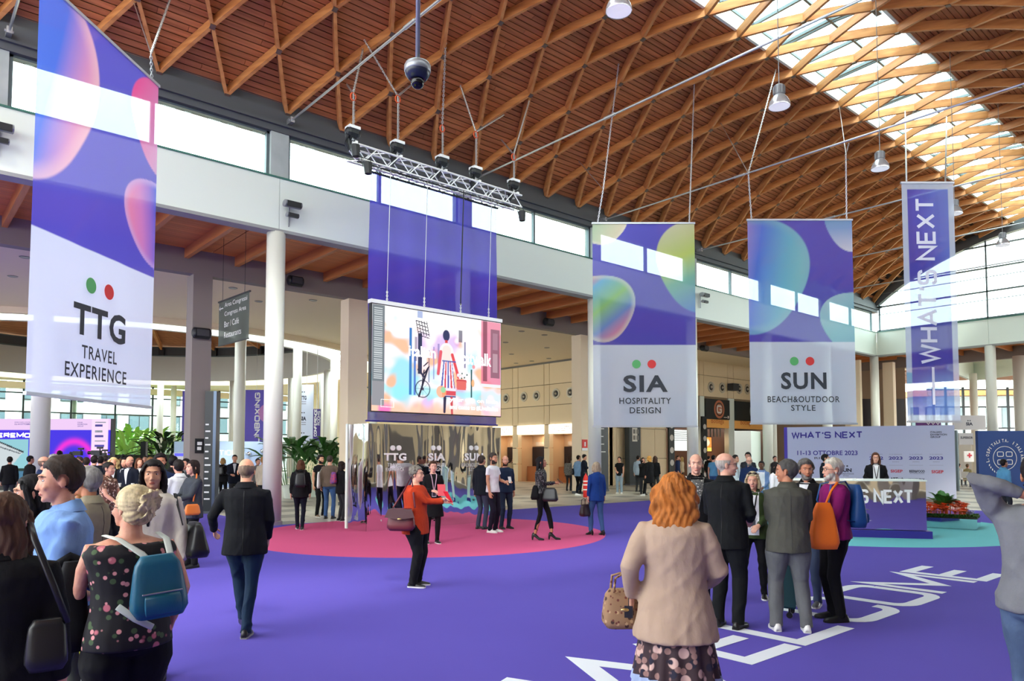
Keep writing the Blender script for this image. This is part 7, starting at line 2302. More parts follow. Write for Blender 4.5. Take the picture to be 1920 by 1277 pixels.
            ob = bpy.data.objects.new('hair', me); COL.objects.link(ob); ob.parent = root
    for j in PJ:
        P = j['P']
        for f in getattr(P, 'after', []): f(P)
        P.after = []
# ================================================================ WHO STANDS WHERE
def patmat(name, base, spots, scale, th=.35, rnd=1.0):
    if name in MATS: return MATS[name]
    m = M(name, base, .8); nt = m.node_tree; b_ = nt.nodes['Principled BSDF']
    tc = nt.nodes.new('ShaderNodeTexCoord'); prev = tuple(lin(base)) + (1,); link = None
    for k, sp in enumerate(spots):
        mp = nt.nodes.new('ShaderNodeMapping'); mp.inputs['Location'].default_value = (k * 3.3, k * 1.7, k * 5.1)
        v = nt.nodes.new('ShaderNodeTexVoronoi'); v.inputs['Scale'].default_value = scale * (1 + .3 * k); v.inputs['Randomness'].default_value = rnd
        mr = nt.nodes.new('ShaderNodeMapRange'); mr.inputs[1].default_value = th; mr.inputs[2].default_value = th - .06; 
        mx = nt.nodes.new('ShaderNodeMix'); mx.data_type = 'RGBA'; mx.inputs[6].default_value = prev; mx.inputs[7].default_value = tuple(lin(sp)) + (1,)
        nt.links.new(tc.outputs['Object'], mp.inputs[0]); nt.links.new(mp.outputs[0], v.inputs['Vector']); nt.links.new(v.outputs['Distance'], mr.inputs[0]); nt.links.new(mr.outputs[0], mx.inputs[0])
        if link: nt.links.new(link, mx.inputs[6])
        link = mx.outputs[2]
    nt.links.new(link, b_.inputs['Base Color']); return m
patmat('dark_floral_print', (24, 22, 26), [(196, 110, 122), (70, 92, 60), (222, 150, 150)], 13, .27)
patmat('brown_medallion_print', (60, 44, 48), [(206, 172, 160), (36, 34, 52), (150, 116, 108)], 11, .36)
patmat('polka_dot_cloth', (26, 26, 30), [(214, 212, 208)], 42, .26, .25)
patmat('brown_cream_leaf_shirt', (96, 62, 50), [(216, 198, 180), (190, 150, 128)], 16, .34)
patmat('grey_floral_shirt', (96, 96, 92), [(190, 188, 180), (54, 56, 60)], 34, .34)
patmat('tapestry_bag_cloth', (150, 118, 88), [(70, 48, 42), (190, 158, 120), (110, 60, 52)], 20, .28)
BLK = ('cloth_black', (26, 27, 31)); NAV = ('cloth_navy', (24, 32, 52)); DKG = ('cloth_charcoal', (52, 54, 58)); JEAN = ('denim_blue', (62, 92, 138)); DJ = ('denim_dark', (30, 42, 62)); WHT = ('cloth_white', (226, 228, 232)); GRY = ('cloth_grey', (116, 118, 120))
def J(c): return ('jacket',) + c
def TR(c): return ('trousers',) + c
ws = ('sole_white', (222, 222, 218))

def soft_bag(b, w, d, h, taper=.8, n=20, sq=.55):
    K = 8; vs = []
    for i in range(K):
        f = i / (K - 1); k = (1 - (1 - taper) * f) * (1 - .25 * (abs(f - .5) * 2) ** 6)
        for j in range(n):
            t = 2 * PI * j / n; cx, cy = math.cos(t), math.sin(t)
            vs.append((w / 2 * k * np.sign(cx) * abs(cx) ** sq, d / 2 * k * (1.1 - .5 * f) * np.sign(cy) * abs(cy) ** sq, h * f))
    fs = [(i * n + j, i * n + (j + 1) % n, (i + 1) * n + (j + 1) % n, (i + 1) * n + j) for i in range(K - 1) for j in range(n)]
    fs += [tuple(range(n - 1, -1, -1)), tuple((K - 1) * n + j for j in range(n))]
    b.add(vs, fs)
def bag(P, name, label, off, yaw, w, d, h, mat, strap=None, taper=.8, flap=None, metal=None, handle=None, pocket=None, group=None, cat='bag'):
    """bag whose base centre sits at off in the wearer's frame"""
    o = thing(name, label, cat, P.w(off), P.rz + yaw, group=group)
    b = MB(); soft_bag(b, w, d, h, taper); b.build('bag_body', mat, o, smooth=True, local=True)
    Ri = np.array([[math.cos(-yaw), -math.sin(-yaw), 0], [math.sin(-yaw), math.cos(-yaw), 0], [0, 0, 1]])
    loc = lambda p: Ri @ (np.asarray(p, float) - np.asarray(off, float))
    if flap:
        b = MB(); b.add([(-w * .47 * taper * 1.08, -d * .55, h * .99), (w * .47 * taper * 1.08, -d * .55, h * .99), (w * .5, -d * .66, h * .62), (0, -d * .70, h * .52), (-w * .5, -d * .66, h * .62), (-w * .42 * taper, d * .4, h * 1.005), (w * .42 * taper, d * .4, h * 1.005)], [(0, 1, 2, 3, 4), (0, 5, 6, 1)]); b.build('flap', flap, o, local=True)
    if metal:
        b = MB(); b.ell((0, -d * .72, h * .55), (.028, .008, .011), 10, 6); b.build('clasp', metal, o, local=True)
    if pocket:
        b = MB(); b.tube([(-w * .28, -d * .52, h * .22), (w * .28, -d * .52, h * .22)], [(.05, .014)] * 2, 8, ref=(0, 0, 1), dome=.3); b.build('front_pocket', pocket, o, local=True, smooth=True)
        b = MB(); b.tube([(-w * .32, -d * .53, h * .42), (w * .32, -d * .53, h * .42)], .004, 5); b.build('zip', MATS['camera_silver'], o, local=True)
    if strap:
        b = MB(); pts = [loc(p) for p in strap]; b.tube(pts, [(.013, .004)] * len(pts), 6, ref=(1, 0, 0)); b.build('strap', mat, o, local=True, smooth=True)
    if handle:
        b = MB()
        for yy in (-d * .3, d * .3):
            b.tube([(-w * .22, yy, h * .95), (-w * .18, yy, h + handle * .8), (0, yy * .5, h + handle), (w * .18, yy, h + handle * .8), (w * .22, yy, h * .95)], .008, 6)
        b.build('handles', mat, o, local=True, smooth=True)
    return o
def backpack(P, label, off, w, d, h, mat, pocket=None, roll=0.0, group=None, straps=True):
    o = bag(P, 'backpack', label, off, PI, w, d, h, mat, taper=.72, pocket=pocket, group=group)
    # seen from behind: the pocket side (local -y) faces away from the wearer
    o.rotation_euler = (0, roll, P.rz)
    if straps:
        s = P.s
        for sd in (-1, 1):
            pts = [np.array([sd * w * .3, d * .5, h * .9]), np.array(P.T((sd * .11, -.07, 1.47))) - np.array(off) + np.array([0, 0, .03]), np.array(P.T((sd * .13, .06, 1.44))) - np.array(off) + np.array([0, .035, .02]), np.array(P.T((sd * .15, .13, 1.28))) - np.array(off), np.array(P.T((sd * .16, .04, 1.1))) - np.array(off), np.array([sd * w * .4, d * .4, h * .15])]
            b = MB(); b.tube(pts, [(.020, .005)] * len(pts), 6, ref=(1, 0, 0)); b.build('shoulder_strap', mat, o, smooth=True, local=True)
    return o
def held(P, name, label, cat, side, size, mat, tilt=(0, 0), shift=(0, 0, 0), mat2=None, group=None):
    """flat thing in the hand"""
    A0, E_, W_ = P.arms[side]; d = unit(W_ - E_); c = W_ + d * .085 * P.s + np.array(shift)
    o = thing(name, label, cat, P.w(c), P.rz, group=group)
    cz, sz_ = math.cos(tilt[0]), math.sin(tilt[0]); cy, sy_ = math.cos(tilt[1]), math.sin(tilt[1])
    ax = np.array([cy, sy_, 0]); up_ = np.array([0, -sz_, cz]) ; nn = np.cross(ax, up_)
    b = MB(); b.obox((0, 0, 0), ax * size[0] / 2, nn * size[2] / 2, up_ * size[1] / 2); b.build('body', mat, o, local=True)
    if mat2 is not None:
        b = MB(); b.obox(-nn * (size[2] / 2 + .0008), ax * size[0] * .44, nn * .0006, up_ * size[1] * .44); b.obox(nn * (size[2] / 2 + .0008), ax * size[0] * .44, nn * .0006, up_ * size[1] * .44); b.build('printed_face', mat2, o, local=True)
    return o
gold = M('brass_fitting', (206, 176, 110), .3, metal=.9)
leather_k = M('bag_black_leather', (28, 28, 30), .35); phone_m = M('phone_black', (18, 18, 22), .2); paper = M('paper_white', (234, 232, 228), .7)

# ---- foreground left
P = person('woman with long brown hair in black blazer at the lower left corner, back turned', 14, 3.05, h=1.63, face=165, q=0, g=1.12, sk='light', top=J(BLK), bottom=TR(BLK), hair=('long', (92, 66, 50), .36), hl='down', hr='down')
bag(P, 'shoulder_bag', 'soft black leather bag hanging beside the blazer at the lower left corner', (.20, -.15, .92), .3, .16, .11, .20, leather_k, strap=[(.27, -.14, 1.1), (.22, -.15, 1.25), (.14, -.12, 1.44), (.10, -.03, 1.50)])
P = person('dark-haired woman in black facing left behind the man in the blue shirt', 66, 4.7, h=1.66, face=-85, q=0, sk='light', top=J(BLK), bottom=TR(BLK), hair=('long', (22, 20, 22), .34), hl=(.1, .25, 1.05), hr=(.1, .25, 1.1))
b = MB(); 
P = person('man in light blue shirt in profile facing left, dark trousers', 122, 3.95, h=1.78, face=-78, q=0, g=1.12, sk='light', top=('shirt', 'shirt_light_blue', (126, 164, 220)), bottom=TR(DKG), hem=.96, hair=('short', (58, 46, 38), .15), hl=(.02, .24, 1.02), hr=(.0, .26, 1.02), head=(8, -4))
b = MB(); b.tube([P.T((.172 * math.cos(t), .132 * math.sin(t), .965)) for t in np.linspace(0, 2 * PI, 25)], [(.018, .006)] * 25, 6, ref=(0, 0, 1), cap=False); b.build('belt', leather_k, P.root, local=True)
P4 = person('blonde woman in off-shoulder black floral top seen from behind, with teal backpack', 250, 3.8, h=1.63, face=-168, q=0, g=1.42, sh=1.12, sk='light', top=('top', 'dark_floral_print', (24, 22, 26)), hem=.86, sleeve='none', bottom=TR(BLK), legs=1.25, hair=('bun', (222, 204, 162)), hl=(.14, .30, 1.1), hr=(.26, .12, .95), glasses=True, head=(-34, 4))
teal = M('teal_leather', (20, 92, 118), .38, bump=(40, .15))
backpack(P4, 'teal leather backpack on the floral top', (.08, -.28, .99), .28, .15, .30, teal, pocket=teal, roll=-.06, straps=False)
strapm = M('woven_strap_white_green', (206, 214, 206), .7)
b = MB(); s_ = P4.s
for pts in ([(-.13, .03, 1.475), (-.08, -.085, 1.46), (.02, -.155, 1.38), (.10, -.20, 1.28)], [(.14, .03, 1.475), (.16, -.08, 1.45), (.17, -.14, 1.36), (.17, -.19, 1.28)], [(-.10, -.20, 1.12), (-.02, -.225, 1.05), (.06, -.25, 1.0)]):
    b = MB(); b.tube([P4.T(p) + np.array([0, -.02, 0]) for p in pts], [(.017, .003)] * len(pts), 6, ref=(1, 0, 0)); b.build('printed_strap', strapm, P4.root, local=True, smooth=True)
P = P4
o = thing('folded_jacket', 'black jacket draped over the forearm of the woman in the floral top', 'jacket', P.w((-.24, .12, .80)), P.rz)
b = MB(); soft_bag(b, .17, .24, .44, .6); b.build('draped_cloth', cloth(*BLK), o, smooth=True, local=True)
b = MB(); b.tube([(-.05, .06, .42), (.0, .08, .45), (.05, .06, .42)], .03, 8); b.build('collar_fold', cloth(*BLK), o, smooth=True, local=True)
o = held(P, 'magazines', 'bundle of magazines held by the woman in the floral top', 'magazine', -1, (.22, .30, .016), paper, (1.15, -.5), (-.06, .05, .03), M('magazine_cover', (150, 140, 150), .4))
P = person('woman with long black hair in cream blazer and white trousers facing the viewer', 290, 5.9, h=1.70, face=-14, q=0, heel=.05, sk='olive', top=('jacket', 'cream_wool', (206, 198, 184)), bottom=TR(('trousers_white', (226, 222, 214))), legs=1.15, shoes=('leather_black', (24, 24, 26)), hair=('long', (26, 20, 20), .34), hl=(.25, .05, .86), hr=(.1, .2, 1.08), shirt=(.05, 1.2, 'cloth_black', (26, 27, 31)), head=(-10, 0))
bag(P, 'tote_bag', 'large black leather tote bag on the shoulder of the woman in the cream blazer', (-.31, -.05, .95), PI / 2 + .5, .38, .20, .28, leather_k, strap=[(-.25, .1, 1.22), (-.17, .03, 1.47), (-.24, -.1, 1.22)], taper=.62)
P = person('man in olive jacket lifting his hands to his face behind the blue shirt', 170, 5.6, h=1.70, face=-130, q=0, sk='tan', top=('jacket', 'olive_jacket', (148, 140, 118)), bottom=TR(DKG), hair=('short', (150, 148, 144)), hl='face', hr='face')
# ---- middle
P7 = person('balding man in dark navy suit jacket and jeans walking away near the left column', 463, fy=1190, h=1.75, face=172, q=0, g=1.12, sh=1.08, sk='light', top=J(('suit_midnight', (20, 24, 34))), hem=.80, bottom=TR(('denim_navy', (26, 46, 68))), legs=1.1, shoes=('shoe_black_suede', (30, 30, 34)), sole=('sole_grey', (150, 150, 146)), hair=('bald', (132, 112, 100)), hl=(.33, .24, 1.02, (.6, -1, -.4)), hr=(.20, .16, .93, (.5, -1, 0)), feet=((-.05, .30, .06), (.03, -.06, 0)), head=(0, -6))
b = MB(); b.tube([P7.T((.060 * math.cos(t), -.014 + .058 * math.sin(t), 1.505)) for t in np.linspace(0, 2 * PI, 21)], [(.012, .006)] * 21, 6, ref=(0, 0, 1), cap=False); b.build('shirt_collar', cloth(*WHT), P7.root, local=True)
P = person('woman with short grey hair in rust red sweater facing right', 780, fy=1098, h=1.64, face=72, q=0, g=1.45, sk='fair', top=('sweater', 'rust_knit', (186, 60, 30)), hem=.76, bottom=TR(BLK), legs=1.3, shoes=('shoe_black_canvas', (26, 26, 28)), sole=ws, hair=('curly', (126, 120, 112)), glasses=True, hl=(.02, .40, 1.25), hr=(-.02, .42, 1.22), head=(4, 4))
wine = M('burgundy_leather', (96, 30, 42), .4, bump=(50, .1)); wine2 = M('plum_leather_flap', (66, 26, 36), .4)
bag(P, 'shoulder_bag', 'burgundy leather shoulder bag on the hip of the woman in rust red', (.30, -.10, .78), PI / 2 + .1, .40, .15, .29, wine, strap=[(.27, .08, 1.08), (.20, .03, 1.30), (.12, -.02, 1.49), (.20, -.10, 1.30), (.28, -.22, 1.08)], flap=wine2, metal=gold, taper=.78)
held(P, 'red_phone', 'bright red phone case in the hands of the woman in the rust sweater', 'phone', -1, (.085, .17, .014), M('bright_red_case', (206, 34, 56), .4), (.5, .9), (0, .02, .03))
P = person('woman in black dress with pink lanyard facing the viewer beside the rust sweater', 812, fy=1018, h=1.66, face=12, q=0, g=1.12, sk='fair', top=('dress', 'cloth_black', (26, 27, 31)), hem=.56, bottom=('tights', 'tights_black', (32, 26, 30)), shoes=('shoe_black_canvas', (26, 26, 28)), sole=ws, hair=('short', (74, 46, 32), .12), hl=(.10, .26, 1.10), hr=(.06, .26, 1.12), lanyard=('lanyard_pink', (226, 190, 206)), feet=((-.09, .05, 0), (.12, 0, 0)))
held(P, 'red_folder', 'red folder in the hands of the woman in the black dress', 'folder', -1, (.16, .24, .012), M('bright_red_case', (206, 34, 56), .4), (.3, -.5), (-.04, .05, .05))
P = person('bearded man in white polo shirt and navy trousers by the mirrored box', 924, fy=998, h=1.83, face=55, q=0, sk='olive', top=('tee', 'cloth_white', (226, 228, 232)), hem=.88, sleeve='short', bottom=TR(('chino_navy', (36, 34, 56))), shoes=('shoe_white', (226, 226, 222)), sole=ws, hair=('short', (70, 62, 58), .14), beard=(66, 56, 50), hl=(.14, .24, 1.1), hr=(.2, .06, .84), head=(8, 0), legs=1.05)
P = person('bald bearded man in navy sweater holding a white leaflet right of the white polo', 947, fy=991, h=1.76, face=28, q=0, sk='light', top=('sweater', 'navy_knit', (28, 42, 66)), hem=.86, bottom=TR(DJ), shoes=('leather_black', (24, 24, 26)), hair=('bald', (60, 46, 38)), beard=(56, 40, 32), hl='down', hr=(.10, .26, 1.14), head=(25, 0))
held(P, 'white_leaflet', 'small white leaflet held by the bald bearded man', 'leaflet', 1, (.11, .16, .004), paper, (.4, .4), (0, .02, .04))
P = person('man in dark jacket half hidden behind the white polo, back turned', 903, fy=992, h=1.77, face=140, q=0, sk='light', top=J(('jacket_ink_blue', (30, 38, 52))), bottom=TR(('trousers_slate', (62, 68, 88))), hair=('short', (66, 56, 50)), hl='down', hr=(.1, .25, 1.1))
P = person('woman with long black hair in polka-dot blouse walking right in black heels', 1014, fy=1012, h=1.67, face=84, q=0, heel=.075, sk='tan', top=('shirt', 'polka_dot_cloth', (26, 26, 30)), hem=.94, bottom=TR(BLK), legs=.92, bare=True, shoes=('patent_black', (16, 16, 18)), hair=('long', (20, 18, 20), .40), hl=(.05, .28, 1.16), hr=(.03, .32, 1.18), feet=((-.06, .24, 0), (.06, -.12, 0)), head=(0, 10))
bag(P, 'tote_bag', 'soft black tote bag on the arm of the polka-dot blouse', (.24, .22, .82), PI / 2 - .3, .36, .14, .28, leather_k, strap=[(.2, .1, 1.1), (.17, .02, 1.3), (.15, -.0, 1.47)], taper=.7)
bag(P, 'jumper', 'black jumper tied around the waist over the polka-dot blouse', (.03, -.10, .84), 0, .34, .22, .30, cloth(*BLK), taper=.9, cat='jumper')
held(P, 'phone', 'dark phone in the hand of the polka-dot blouse', 'phone', 1, (.075, .15, .010), phone_m, (.9, 0), (0, .03, .02))
P = person('small blonde woman in bright blue jacket and jeans walking away', 1118, fy=1003, h=1.57, face=-150, q=0, heel=.05, sk='fair', top=('jacket', 'royal_blue_jacket', (26, 60, 128)), hem=.78, bottom=TR(JEAN), legs=1.08, shoes=('patent_black', (16, 16, 18)), hair=('bob', (178, 160, 134), .13), hl='down', hr='down', feet=((-.14, .05, 0), (.10, -.12, 0)), head=(10, 0))
bag(P, 'handbag', 'dark brown rounded handbag in the hand of the woman in bright blue', (-.26, .06, .42), .4, .32, .17, .26, M('dark_brown_leather', (48, 30, 34), .4), handle=.13, taper=.8)
# ---- foreground coat woman
P = person('woman with wavy ginger hair in camel wool coat seen from behind', 1262, 4.3, h=1.68, face=176, q=0, g=1.1, sh=.98, sk='fair', top=('coat', 'camel_wool', (178, 154, 134), (166, 142, 122), .95), hem=.745, bottom=('skirt', MATS['brown_medallion_print'], .47, 1.0, cloth('pale_blue_tulle', (168, 186, 220))), hair=('longwave', (196, 118, 52), .22), hl=(.27, .04, .97, (.25, -1, 0)), hr=(.18, .24, 1.04, (.6, -.8, -.3)), head=(0, 4))
bag(P, 'handbag', 'brown tapestry doctor handbag held by the woman in the camel coat', (-.33, .10, .735), .35, .25, .17, .23, MATS['tapestry_bag_cloth'], handle=.09, taper=.78, metal=gold)
o = thing('bag_tag', 'dark leather tag hanging from the tapestry handbag', 'tag', P.w((-.27, -.01, .85)), P.rz)
b = MB(); b.obox((0, 0, 0), (.025, 0, 0), (0, .003, 0), (0, 0, .035)); b.build('tag_leather', leather_k, o, local=True); b = MB(); b.tube([(0, 0, .03), (0, .01, .11)], .003, 5); b.build('tag_cord', leather_k, o, local=True)
# ---- group at the right
P = person('tall bald man in black suit with violet lanyard, back turned, head turned right', 1360, fy=1174, h=1.81, face=160, q=0, g=1.15, sh=1.08, sk='fair', top=J(('suit_black', (28, 30, 33))), hem=.79, bottom=TR(('suit_black', (28, 30, 33))), legs=1.22, hair=('bald', (186, 176, 166)), glasses=True, hl=(.10, .26, 1.08), hr=(.16, .22, 1.06), head=(62, 0), lanyard=('lanyard_violet', (140, 56, 140)))
b = MB(); b.tube([P.T((.062 * math.cos(t), -.02 + .060 * math.sin(t), 1.50)) for t in np.linspace(PI, 2 * PI, 13)], [(.010, .004)] * 13, 6, ref=(0, 0, 1)); b.build('lanyard_collar', M('lanyard_violet', (0, 0, 0)), P.root, local=True)
P = person('smiling grey-haired man in black jacket and floral shirt facing the viewer', 1304, 8.9, h=1.80, face=8, q=0, g=1.15, sk='fair', top=J(BLK), bottom=TR(BLK), hair=('balding', (130, 122, 116)), shirt=(.075, 1.1, 'grey_floral_shirt', (96, 96, 92)), hl='down', hr='down', head=(6, 0))
b = MB(); b.tube([P.T((.13, .06, 1.45)) + np.array([0, .03, .03]), P.T((.16, .14, 1.35)), P.T((.17, .155, 1.2)), P.T((.18, .15, 1.05))], [(.012, .004)] * 4, 6, ref=(1, 0, 0)); b.build('white_strap', MATS['paper_white'], P.root, local=True)
P = person('blonde woman in green jacket with violet lanyard and badge facing the viewer', 1410, fy=1119, h=1.57, face=-4, q=0, g=1.12, sk='fair', top=J(('green_jacket', (58, 74, 40))), hem=.82, bottom=TR(BLK), shoes=('shoe_black_canvas', (26, 26, 28)), sole=ws, hair=('bob', (214, 198, 160), .13), shirt=(.085, .88, 'cloth_white', (226, 228, 232), 1), lanyard=('lanyard_violet', (140, 56, 140)), hl=(.08, .2, 1.02), hr=(.2, .06, .86), feet=((-.13, 0, 0), (.17, .06, 0)), scarf=('grey_floral_shirt', (96, 96, 92)))
b = MB()
for sd in (-1, 1):
    b.ell(P.Hd((sd * .034, .052, .108)), np.array([.028, .014, .018]) * P.hs, 12, 8, P.RH)
b.tube([P.Hd((-.085, -.01, .10)), P.Hd((0, .07, .112)), P.Hd((.085, -.01, .10))], .004, 6); b.build('sunglasses', M('dark_lens_brown', (46, 34, 32), .15), P.root, smooth=True, local=True)
P = person('man in olive grey blazer and grey trousers with white trainers, back turned', 1474, fy=1180, h=1.74, face=-168, q=0, g=1.2, sh=1.1, sk='tan', top=J(('olive_grey_wool', (82, 82, 74))), hem=.80, bottom=TR(('trousers_grey', (104, 106, 108))), legs=1.28, shoes=('shoe_white', (226, 226, 222)), sole=ws, hair=('short', (84, 82, 80), .12), hl=(.04, .26, 1.12), hr=(.10, .24, 1.05), head=(-64, 0), feet=((-.13, 0, 0), (.16, -.02, 0)))
P = person('bearded man with grey swept hair in black jacket behind the orange bag', 1511, 8.7, h=1.73, face=-18, q=0, g=1.1, sk='tan', top=J(BLK), bottom=TR(('denim_faded', (66, 78, 104))), shoes=('shoe_grey_mesh', (90, 92, 98)), sole=ws, hair=('short', (104, 100, 96), .22), beard=(140, 134, 128), hl='down', hr='down', head=(-30, 0), shirt=(.05, 1.2, 'cloth_white', (226, 228, 232)))
P = person('white-bearded man in magenta fleece with glasses and blue backpack facing left', 1562, fy=1160, h=1.75, face=-66, q=0, g=1.15, sk='fair', top=('sweater', 'magenta_fleece', (132, 26, 98)), hem=.88, bottom=TR(BLK), legs=1.08, hair=('short', (206, 200, 186), .16), beard=(214, 210, 200), glasses=True, hl=(.16, .20, .94), hr=(.18, .16, .92), head=(-4, 0))
blue_n = M('blue_nylon', (24, 72, 132), .5, bump=(60, .15)); orange_n = M('orange_nylon', (250, 122, 34), .55, bump=(50, .2))
backpack(P, 'blue nylon backpack worn by the man in the magenta fleece', (0, -.22, 1.0), .34, .19, .46, blue_n, pocket=blue_n)
o = bag(P, 'drawstring_bag', 'bright orange sling bag hanging between the grey blazer and the magenta fleece', (-.27, .24, .80), PI / 2, .33, .20, .48, orange_n, strap=[(-.27, .22, 1.25), (-.24, .14, 1.40), (-.17, .04, 1.49)], taper=.55)
b = MB()
for (y, z) in ((.05, .36), (.02, .27), (-.05, .10)): b.obox((y, -.115, z), (.035, 0, .012), (0, .004, 0), (-.004, 0, .012))
b.build('buckles', leather_k, o, local=True)
p = pxd(1462, 8.15)
o = thing('suitcase', 'dark teal wheeled suitcase behind the man in the grey blazer', 'suitcase', (p[0], p[1], .012), .4)
b = MB()
b.tube([(0, 0, .10), (0, 0, .12), (0, 0, .66), (0, 0, .68)], [(.19, .11), (.21, .125), (.21, .125), (.19, .11)], 4, ref=(1, 1, 0), dome=0)
b.xf(lambda v: v); b.build('shell', M('teal_shell', (26, 62, 66), .35), o, local=True)
b = MB()
for k in range(7): b.obox((-.13 + k * .043, -.118, .39), (.008, 0, 0), (0, .006, 0), (0, 0, .24))
b.build('shell_ribs', MATS['teal_shell'], o, local=True)
for sx_ in (-.13, .13):
    for sy_ in (-.08, .08):
        b = MB(); b.tube([(sx_ - .012, sy_, .035), (sx_ + .012, sy_, .035)], .033, 12, dome=0); b.box(sx_ - .012, sx_ + .012, sy_ - .01, sy_ + .01, .05, .11); b.build('wheel', leather_k, o, local=True)
b = MB(); b.tube([(-.08, .06, .68), (-.08, .06, .98), (.08, .06, .98), (.08, .06, .68)], .009, 6); b.build('pull_handle', MATS['camera_silver'], o, local=True)
P = person('man in grey sweater clasping his hands behind his head', 1946, 4.1, h=1.80, face=178, q=0, g=1.25, sh=1.1, sk='tan', top=('sweater', 'grey_knit', (122, 124, 128)), hem=.88, bottom=TR(('denim_grey_blue', (84, 104, 132))), hair=('short', (34, 28, 26)), hl=(.07, -.11, 1.52, (1, .1, -.05)), hr=(.07, -.11, 1.50, (1, .1, -.05)), head=(0, -14))
b = MB(); b.tube([P.T((.185 * math.cos(t), .145 * math.sin(t), .905)) for t in np.linspace(0, 2 * PI, 25)], [(.035, .006)] * 25, 6, ref=(0, 0, 1), cap=False); b.build('blue_shirt_hem', M('blue_hem_cloth', (20, 58, 112), .8), P.root, local=True)
b = MB(); b.tube([P.T(p) for p in ((.05, -.16, 1.56), (.0, -.14, 1.60), (-.06, -.13, 1.57), (-.02, -.15, 1.52))], [(.012, .003)] * 4, 6, ref=(0, 0, 1)); b.build('lanyard_cord', M('lanyard_violet', (0, 0, 0)), P.root, local=True)
P = person('receptionist with long auburn hair and glasses in black cardigan behind the mirrored desk', 1640, 17.4, h=1.74, face=6, q=1, sk='fair', top=J(BLK), bottom=TR(BLK), hair=('long', (96, 60, 44), .24), glasses=True, shirt=(.07, 1.05, 'cloth_white', (226, 228, 232), 1), lanyard=('lanyard_violet', (140, 56, 140)), hl=(.16, .22, 1.05), hr=(.16, .22, 1.05), lean=6, seat=.1)
# ---- background: by the shops and the alcove
def bg(label, x, D, **k):
    k.setdefault('q', 2 if D > 23 else 1)
    return person(label, x, D, **k)
P = bg('woman in black blazer with black backpack walking away by the left column', 565, 17.3, h=1.66, face=178, top=J(BLK), bottom=TR(NAV), hair=('bob', (96, 62, 40), .14), sole=ws, feet=((-.07, .2, 0), (.05, -.05, 0)))
backpack(P, 'small black backpack on the woman walking away by the left column', (0, -.28, 1.02), .26, .14, .34, leather_k)
bg('bearded man with full dark hair in black t-shirt standing before the plants', 602, 21.0, h=1.79, face=30, top=('tee', 'cloth_black', (26, 27, 31)), sleeve='short', hem=.86, bottom=TR(BLK), hair=('curly', (30, 26, 26)), beard=(30, 26, 26), sk='olive', shoes=('suede_tan', (120, 100, 76)), sole=ws)
P = bg('man in brown jumper and jeans with a white tote, back turned by the plants', 619, 20.4, h=1.78, face=165, g=1.15, top=('sweater', 'brown_knit', (104, 88, 76)), hem=.88, bottom=TR(JEAN), hair=('crop', (74, 66, 60)))
bag(P, 'tote_bag', 'white cloth tote bag on the shoulder of the brown jumper', (-.28, -.03, .85), PI / 2, .34, .08, .46, MATS['paper_white'], strap=[(-.26, .1, 1.3), (-.17, .0, 1.48), (-.26, -.1, 1.3)], taper=.95)
P = bg('slim woman in black with a patterned red bag beside the mirrored box', 641, 19.5, h=1.60, face=120, top=J(BLK), bottom=TR(DKG), hair=('long', (44, 32, 28), .2), sole=ws)
bag(P, 'backpack', 'small red and blue patterned backpack beside the mirrored box', (-.06, -.20, 1.0), 0, .24, .14, .32, M('red_patterned_bag', (190, 50, 70), .6, var=(20, 1, (60, 70, 140))), taper=.8)
P = bg('woman with short blond hair all in black at the pale blue stand', 419, 27.2, h=1.67, face=160, top=J(BLK), bottom=TR(BLK), hair=('bob', (168, 130, 80), .1), hl=(.05, .2, 1.1))
backpack(P, 'black backpack on the woman at the pale blue stand', (0, -.27, 1.02), .26, .14, .34, leather_k)
bg('man in dark suit facing the viewer beyond the pier, light blue shirt', 441, 24.5, h=1.79, face=0, top=J(NAV), bottom=TR(DKG), hair=('short', (44, 34, 30)), shirt=(.05, 1.15, 'cloth_white', (226, 228, 232)), hr=(.1, .2, 1.1))
bg('person with orange-blond hair in beige jacket behind the left column', 494, 24, h=1.72, face=150, top=('jacket', 'beige_jacket', (214, 200, 178)), bottom=TR(DKG), hair=('short', (196, 140, 80)))
bg('person in grey jacket just left of the orange-blond head', 484, 26, h=1.66, face=40, top=('jacket', 'cloth_grey', (116, 118, 120)), bottom=TR(DKG), hair=('short', (50, 40, 36)))
bg('woman in tan coat behind the bald bearded man', 957, 34, h=1.66, face=100, top=('coat', 'tan_coat', (196, 164, 124)), hem=.6, bottom=TR(DKG), hair=('long', (70, 46, 34), .2))
P = bg('woman with long hair in grey patterned top at the alcove counters', 1066, 36, h=1.66, face=160, top=('shirt', 'grey_floral_shirt', (96, 96, 92)), bottom=TR(DKG), hair=('long', (74, 50, 38), .26))
P = bg('man in light blue denim jacket by the alcove, back half turned', 1084, 33, h=1.76, face=140, top=('jacket', 'pale_denim', (122, 156, 190)), bottom=TR(BLK), hair=('short', (34, 28, 28)))
bag(P, 'shoulder_bag', 'black shoulder bag under the arm of the pale denim jacket', (-.26, 0, .86), PI / 2, .34, .14, .3, leather_k, strap=[(-.25, .1, 1.2), (-.17, .0, 1.48), (-.25, -.1, 1.2)])
bg('man in olive brown jacket behind the pale denim jacket', 1074, 37, h=1.76, face=170, top=('jacket', 'olive_jacket', (148, 140, 118)), bottom=TR(BLK), hair=('short', (44, 36, 32)))
P = bg('man in dark suit and white trainers striding right while reading his phone', 1095, 32, h=1.80, face=80, top=J(NAV), bottom=TR(NAV), shoes=('shoe_white', (226, 226, 222)), sole=ws, hair=('curly', (26, 22, 22)), feet=((-.06, .34, 0), (.06, -.34, 0)), hr=(.05, .34, 1.2), hl=(.05, .3, 1.2), head=(0, -12))
